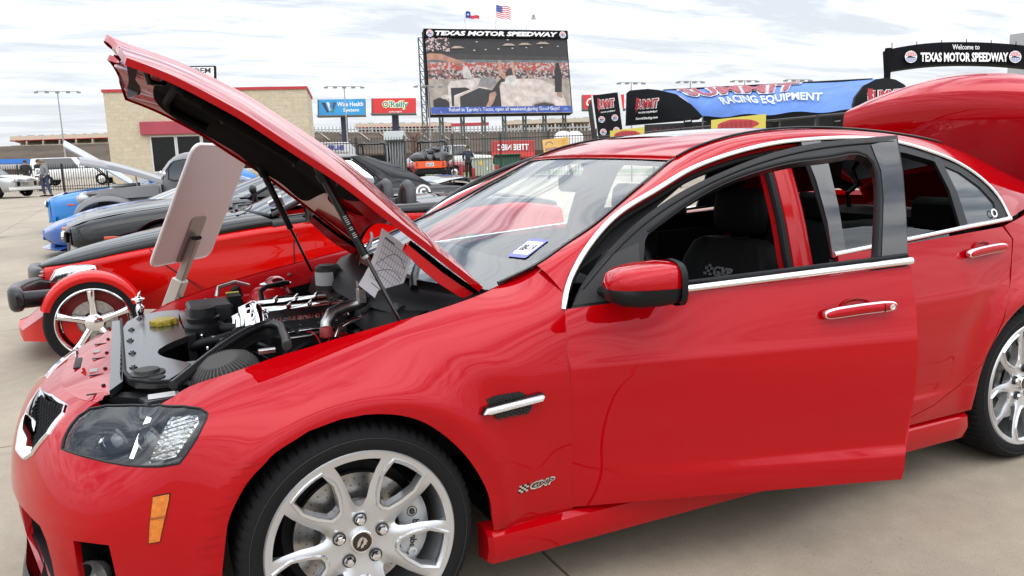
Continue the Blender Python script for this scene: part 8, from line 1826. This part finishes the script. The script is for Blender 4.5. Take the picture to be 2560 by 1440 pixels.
h = R(-41.8); vc.location = (p.x + .3, p.y + .9, 0); vc.rotation_euler = (0, 0, h - math.pi); 
# move so that the nose sits where it was surveyed
nose = atz(78, 492); off = Vector((math.cos(h), math.sin(h), 0)); vc.location = (nose.x - off.x*.15 + .0, nose.y - off.y*.15, 0)
p = at(80, 420, 56)
pk2 = plain_car('white_pickup', 'white pickup with white camper shell behind the low iron fence', 'truck', WHTP,
    [(0, .95, .45, 1.0, .80, 1.15, 1.16), (2.5, .97, .45, 1.05, .84, 1.20, 1.22), (3.9, .97, .45, 1.05, .84, 1.20, 1.22), (5.6, .94, .50, 1.0, .8, 1.14, 1.16)],
    [(1.20, .05, .10, 3.65, 4.1, .84, .86, .80), (1.55, .10, .14, 3.4, 3.72, .79, .81, .76), (1.92, .15, .2, 3.1, 3.3, .72, .74, .7)], (p.x, p.y, 0), R(-12), ((1.1, .40), (4.6, .40)))
for x in (1.35, 2.35):
    for sg in (-1, 1): g = MB(); g.hull([(x + a, sg*(.845 - (z - 1.2)*.165), z) for a in (-.06, .06) for z in (1.22, 1.92)] + [(x + a, sg*(.82 - (z - 1.2)*.165), z) for a in (-.06, .06) for z in (1.22, 1.92)]); o = g.build('window_pillar', WHTP, None, None); o.parent = pk2
p = at(1215, 400, 56)
plain_car('white_truck', 'white pickup seen through the tall iron fence behind the grass', 'truck', WHTP,
    [(0, .90, .45, 1.0, .80, 1.12, 1.16), (1.2, .97, .45, 1.05, .84, 1.20, 1.22), (2.9, .97, .45, 1.05, .84, 1.20, 1.22), (5.4, .94, .50, 1.0, .8, 1.14, 1.16)],
    [(1.20, .95, 1.3, 3.2, 3.3, .84, .86, .84), (1.55, 1.4, 1.65, 3.1, 3.15, .79, .81, .78), (1.86, 1.75, 1.9, 3.0, 3.05, .72, .74, .7)], (p.x, p.y, 0), R(185), ((1.0, .40), (4.4, .40)))
p = at(1168, 420, 45)
plain_car('red_car', 'dark red car with white roof behind the tall iron fence', 'car', mat('dark_red_paint', (.22, .01, .015), .4, coat=1),
    [(0, .75, .35, .7, .6, .82, .86), (.5, .88, .30, .78, .7, .90, .94), (2.0, .90, .30, .82, .72, .95, .97), (3.6, .88, .30, .80, .7, .93, .95), (4.5, .75, .35, .7, .6, .80, .84)],
    [(.95, 1.1, 1.5, 3.3, 3.7, .72, .74, .68), (1.2, 1.6, 1.85, 3.0, 3.25, .65, .67, .6), (1.42, 2.0, 2.1, 2.75, 2.85, .56, .58, .52)], (p.x, p.y, 0), R(170), ((.9, .33), (3.6, .33)), roofm=WHTP)
def trailer(name, tl, tr, bl, dl, dr, m, label, txt=None, txm=None, stripe=None):
    M, w_, h_ = board(tl, tr, bl, dl, dr); e = empty(name, tuple(up0(M.translation)), 0, label, 'trailer'); zc = M.translation.z
    g = MB(); g.box((0, 0, -1.2), (w_, h_, 2.4), M, .05); g.build('box_body', m, e, None)
    if stripe: g = MB(); g.box((0, -h_*.28, .01), (w_*.98, h_*.22, .02), M); g.build('stripe', stripe, e, None)
    if txt: text(txt, txm, e, M @ Matrix.Translation((0, h_*.12, .02)) @ Matrix.Diagonal((-1, 1, 1, 1)), width=w_*.72, height=h_*.34, depth=.02, bold=.03)
    b_ = M.translation.z - h_/2; ax = M.to_3x3() @ Vector((1, 0, 0))
    for s in (-.3, .3): q = M.translation + ax*(s*w_); wheel_simple(e, q.x, q.y, max(.3, b_*.45), max(.18, b_*.27), .25, STL2, 0, tyre_detail=20)
    g = MB(); g.box((M.translation.x, M.translation.y + 1.2, b_*.75), (w_*.8, 1.6, b_*.4)); g.build('chassis', SBK, e, None)
    return e
trailer('red_trailer', (1228, 352), (1336, 350), (1230, 397), 60, 60, mat('trailer_red', (.40, .03, .03), .5), 'red trailer with white reversed lettering behind the tall iron fence', 'TTEIE NIEC', LTR, mat('trailer_bright_red', (.62, .04, .03), .5))
trailer('white_trailer', (775, 356), (872, 355), (777, 392), 50, 50, mat('trailer_white', (.66, .67, .70), .5), 'white trailer with blue reversed lettering beside the block building', 'BURGE', mat('lettering_blue', (.04, .08, .40), .5), mat('trailer_grey', (.40, .40, .42), .5))
M, w_, h_ = board((1236, 394), (1300, 392), (1238, 425), 46, 46); g = MB(); g.box((0, 0, 0), (w_, h_, 1.6), None, .04); g.box((0, h_*.48, .2), (w_*1.03, .08, 1.7), None, .02); thing(g, 'green_skip', mat('skip_green', (.015, .09, .05), .5, noise=(2, .3)), 'dark green steel skip behind the tall iron fence', 'skip', tuple(M.translation)).rotation_euler = M.to_euler()
M, w_, h_ = board((1180, 396), (1231, 394), (1182, 436), 40.5, 40.5); tb = empty('transformer_box', tuple(up0(M.translation)), 0, 'pale green electrical transformer box on the grass', 'transformer'); g = MB(); g.box((0, -.05, -.5), (w_, h_*1.1, 1.0), M, .02); g.build('cabinet', mat('transformer_green', (.36, .40, .32), .6), tb, 30); g = MB(); g.box((0, h_*.5, -.48), (w_*1.04, .07, 1.08), M, .02); g.build('lid', mat('transformer_lid', (.52, .55, .48), .6), tb, 30); g = MB(); g.box((-.10, .15, .006), (.16, .20, .01), M); g.build('warning_label', mat('warning_yellow', (.75, .50, .05), .5), tb, None); g = MB(); g.box((w_*.22, -.15, .02), (.05, .14, .03), M); g.build('handle', WHT, tb, None)
for px_, yt, yb, lab in ((1153, 402, 434, 'red bollard left of the transformer box'), (1184, 408, 436, 'red bollard right in front of the transformer box'), (1243, 400, 433, 'red bollard right of the transformer box')):
    a_, b_ = at(px_, yt, 39.8), at(px_, yb, 39.8); g = MB(); g.lathe([(.09, 0), (.09, (a_ - b_).length - .03), (.07, (a_ - b_).length), (.001, (a_ - b_).length + .01)], 16); thing(g, 'bollard', mat('bollard_red', (.42, .02, .025), .5), lab, 'bollard', (b_.x, b_.y, .05), 'red bollards round the transformer', 40)
# grey louvred enclosure
M, w_, h_ = board((962, 330), (1010, 328), (964, 440), 38.9, 38.9); en = empty('louvred_enclosure', tuple(up0(M.translation)), 0, 'grey louvred enclosure with pale top between the two utility vehicles', 'enclosure')
g = MB(); g.box((0, h_*.40, -.3), (w_*1.05, h_*.20, .9), M, .02); g.build('top', mat('enclosure_grey', (.50, .53, .53), .6), en, 30); g = MB(); g.box((0, -h_*.12, -.5), (w_, h_*.80, .5), M); g.build('back', mat('enclosure_dark', (.16, .165, .17), .7), en, None)
for k in range(7): g = MB(); g.box((-w_*.43 + k*w_*.143, -h_*.12, -.18), (w_*.075, h_*.80, .06), M); g.build('slat', mat('enclosure_slat', (.40, .42, .42), .6), en, None)
# white domed tents and bare shrub
for px_ in (1408, 1436): c = at(px_, 345, 75); g = MB(); g.lathe([(.85, 0), (.8, .28), (.6, .5), (.3, .62), (.001, .65)], 20); g.lathe([(.82, 0), (.82, -c.z)], 20); thing(g, 'dome_tent', WHT, 'small white domed tent behind the orange banner', 'tent', tuple(c), 'white domed tents', 50)
sh = empty('bare_shrub', tuple(up0(at(1035, 345, 60))), 0, 'leafless reddish shrub below the giant screen', 'shrub'); rs2 = random.Random(4); base = up0(at(1035, 345, 60)); g = MB(); g.tube([tuple(base), (base.x, base.y, 1.6)], [.09, .06], 6); g.build('trunk', mat('bark', (.12, .08, .06), .9), sh, 60); g = MB()
for k in range(60):
    z = 1.2 + rs2.random()*1.4; t = rs2.random()*6.28; l = .5 + rs2.random()*.8; g.tube([(base.x, base.y, z), (base.x + math.cos(t)*l*.5, base.y + math.sin(t)*l*.5, z + l*.5), (base.x + math.cos(t + .4)*l, base.y + math.sin(t + .4)*l, z + l*.8)], [.025, .015, .006], 4)
o = g.build('crown', mat('twig_red', (.17, .09, .07), .9), sh, None)
# number board on the fence
M, w_, h_ = board((88, 421), (109, 421), (88, 440), 42.6, 42.6); g = MB(); g.prism(rrect(w_, h_, .02, 2), .02, None); nb_ = thing(g, 'number_board', WHT, 'white board with the number 50 on the low iron fence', 'sign', tuple(M.translation)); nb_.rotation_euler = M.to_euler(); text('50', mat('sign_ink', (.03, .03, .03), .5), nb_, M @ Matrix.Translation((0, 0, .022)), width=w_*.72, height=h_*.62, depth=.004, bold=.03)
M, w_, h_ = board((-60, 400), (76, 398), (-60, 411), 62, 62); g = MB(); g.box((0, 0, 0), (w_, h_, .4)); thing(g, 'barrier', mat('barrier_blue', (.02, .15, .50), .5), 'long blue barrier behind the low iron fence', 'barrier', tuple(M.translation)).rotation_euler = M.to_euler()
M, w_, h_ = board((-60, 411), (76, 409), (-60, 424), 63, 63); g = MB(); g.box((0, 0, 0), (w_, h_, .4)); thing(g, 'low_wall', mat('wall_pale', (.55, .53, .50), .8), 'pale low wall below the blue barrier', 'wall', tuple(M.translation)).rotation_euler = M.to_euler()
# ---------------------------------------------------------------- people
SKIN = mat('skin', (.45, .26, .18), .6); HAIR = mat('hair_dark', (.03, .022, .018), .7)
def skinned(name, verts, edges, radii, m, parent, sub=1):
    me = bpy.data.meshes.new(name); me.from_pydata(verts, edges, []); o = bpy.data.objects.new(name, me); COL.objects.link(o)
    a = o.modifiers.new('skin', 'SKIN'); a.use_smooth_shade = True
    for i, r in enumerate(radii):
        me.skin_vertices[0].data[i].radius = (r, r) if not isinstance(r, tuple) else r
    me.skin_vertices[0].data[0].use_root = True
    b = o.modifiers.new('sub', 'SUBSURF'); b.levels = sub; b.render_levels = sub; me.materials.append(m); o.parent = parent; return o
def person(loc, rz, label, top, legs, h=1.76, hood=True, hat=None, stride=.12, lookdown=0.0):
    k = h/1.76; e = empty('person', loc, rz, label, 'person'); S = lambda p: tuple(c*k for c in p)
    # faces -Y in its own frame
    J = dict(pel=(0, 0, .95), sp=(0, .0, 1.15), ch=(0, .0, 1.36), nk=(0, .01, 1.50), hd=(0, -.015 - lookdown*.3, 1.62), ht=(0, -.02 - lookdown*.5, 1.74),
             ls=(-.19, .01, 1.42), le=(-.26, .03, 1.14), lw=(-.20, -.12, .96), lh=(-.18, -.17, .90), rs=(.19, .01, 1.42), re=(.26, .05, 1.14), rw=(.20, -.10, .96), rh=(.18, -.15, .90),
             lhp=(-.09, 0, .92), lk=(-.11, -stride*.7, .50), la=(-.11, -stride*.3, .09), lt=(-.12, -stride*.3 - .17, .03), rhp=(.09, 0, .92), rk=(.11, stride*.4, .50), ra=(.11, stride*1.2, .09), rt=(.12, stride*1.2 - .17, .03))
    nm = list(J); E = [('pel', 'sp'), ('sp', 'ch'), ('ch', 'nk'), ('nk', 'hd'), ('hd', 'ht'), ('ch', 'ls'), ('ls', 'le'), ('le', 'lw'), ('lw', 'lh'), ('ch', 'rs'), ('rs', 're'), ('re', 'rw'), ('rw', 'rh'), ('pel', 'lhp'), ('lhp', 'lk'), ('lk', 'la'), ('la', 'lt'), ('pel', 'rhp'), ('rhp', 'rk'), ('rk', 'ra'), ('ra', 'rt')]
    RD_ = dict(pel=.13, sp=.12, ch=.14, nk=.055, hd=.095, ht=.06, ls=.06, le=.045, lw=.032, lh=.035, rs=.06, re=.045, rw=.032, rh=.035, lhp=.095, lk=.06, la=.045, lt=.04, rhp=.095, rk=.06, ra=.045, rt=.04)
    skinned('body', [S(J[n]) for n in nm], [(nm.index(a), nm.index(b)) for a, b in E], [RD_[n]*k for n in nm], SKIN, e)
    tn = ['pel', 'sp', 'ch', 'nk', 'ls', 'le', 'lw', 'rs', 're', 'rw']; TE = [('pel', 'sp'), ('sp', 'ch'), ('ch', 'nk'), ('ch', 'ls'), ('ls', 'le'), ('le', 'lw'), ('ch', 'rs'), ('rs', 're'), ('re', 'rw')]
    TR = dict(pel=.165, sp=.16, ch=.17, nk=.075, ls=.085, le=.065, lw=.052, rs=.085, re=.065, rw=.052)
    skinned('jacket', [S(J[n]) for n in tn], [(tn.index(a), tn.index(b)) for a, b in TE], [TR[n]*k for n in tn], top, e)
    ln = ['pel', 'lhp', 'lk', 'la', 'rhp', 'rk', 'ra']; LE = [('pel', 'lhp'), ('lhp', 'lk'), ('lk', 'la'), ('pel', 'rhp'), ('rhp', 'rk'), ('rk', 'ra')]; LR = dict(pel=.15, lhp=.112, lk=.078, la=.062, rhp=.112, rk=.078, ra=.062)
    skinned('trousers', [S(J[n]) for n in ln], [(ln.index(a), ln.index(b)) for a, b in LE], [LR[n]*k for n in ln], legs, e)
    for s in ('l', 'r'):
        a_, t_ = Vector(S(J[s + 'a'])), Vector(S(J[s + 't'])); g = MB(); g.hull([tuple(a_ + Vector((x, y, z))) for x, y, z in ((-.045, .08, -.085), (.045, .08, -.085), (-.04, .07, .0), (.04, .07, .0))] + [tuple(t_ + Vector((x, y, z))) for x, y, z in ((-.045, -.06, -.028), (.045, -.06, -.028), (-.04, -.04, .03), (.04, -.04, .03))]); o = g.build('shoe', BLK, None, 40); o.parent = e
    hd = Vector(S(J['hd'])); g = MB(); g.ball((hd.x, hd.y + .018, hd.z + .045), .112*k, 14, None, (.86, 1.0, .95)); o = g.build('hair' if not hat else 'cap', hat or HAIR, None, 60); o.parent = e
    if hat: g = MB(); g.hull([(hd.x + x, hd.y + y, hd.z + z) for x, y, z in ((-.07, -.08, .05), (.07, -.08, .05), (-.05, -.18, .03), (.05, -.18, .03), (-.07, -.08, .06), (.07, -.08, .06))]); o = g.build('cap_peak', hat, None, None); o.parent = e
    g = MB(); g.ball((hd.x, hd.y - .105*k, hd.z), .018, 8, None, (.8, 1, 1.2)); 
    o = g.build('nose', SKIN, None, 60); o.parent = e
    for s in (-1, 1): g = MB(); g.ball((hd.x + s*.035, hd.y - .088*k, hd.z + .022), .011, 8); o = g.build('eye', mat('eye_dark', (.02, .015, .012), .3), None, 60); o.parent = e
    if hood: g = MB(); nk = Vector(S(J['nk'])); g.tube([(nk.x + .10*math.cos(t), nk.y + .03 + .09*math.sin(t), nk.z + .02 + .04*math.sin(t)) for t in np.linspace(0, 2*math.pi, 16, endpoint=False)], .035, 8, closed=True); o = g.build('collar', top, None, 60); o.parent = e
    return e
JEAN = mat('blue_jeans', (.035, .055, .11), .8, noise=(20, .3)); GHD = mat('grey_hoodie', (.20, .21, .22), .85, noise=(14, .2)); DRK = mat('dark_clothes', (.018, .018, .022), .8)
p = atz(118, 491); person((p.x, p.y, 0), R(-62), 'person in grey hoodie and blue jeans standing beside the vintage sedan', GHD, JEAN, 1.72, True, mat('cap_tan', (.20, .15, .11), .8), .13, .12)
p = up0(at(64, 420, 45.5)); person((p.x, p.y, 0), R(10), 'person in black jacket behind the low iron fence', DRK, DRK, 1.80, False)
p = up0(at(96, 420, 46)); person((p.x, p.y, 0), R(60), 'person with short hair in dark top behind the number board', DRK, mat('brown_trousers', (.10, .06, .045), .8), 1.80, False)
p = up0(at(1171, 420, 41.5)); person((p.x, p.y, 0), R(-20), 'person in dark blue clothes walking behind the tall iron fence', mat('navy_clothes', (.03, .035, .06), .8), DRK, 1.74, False)
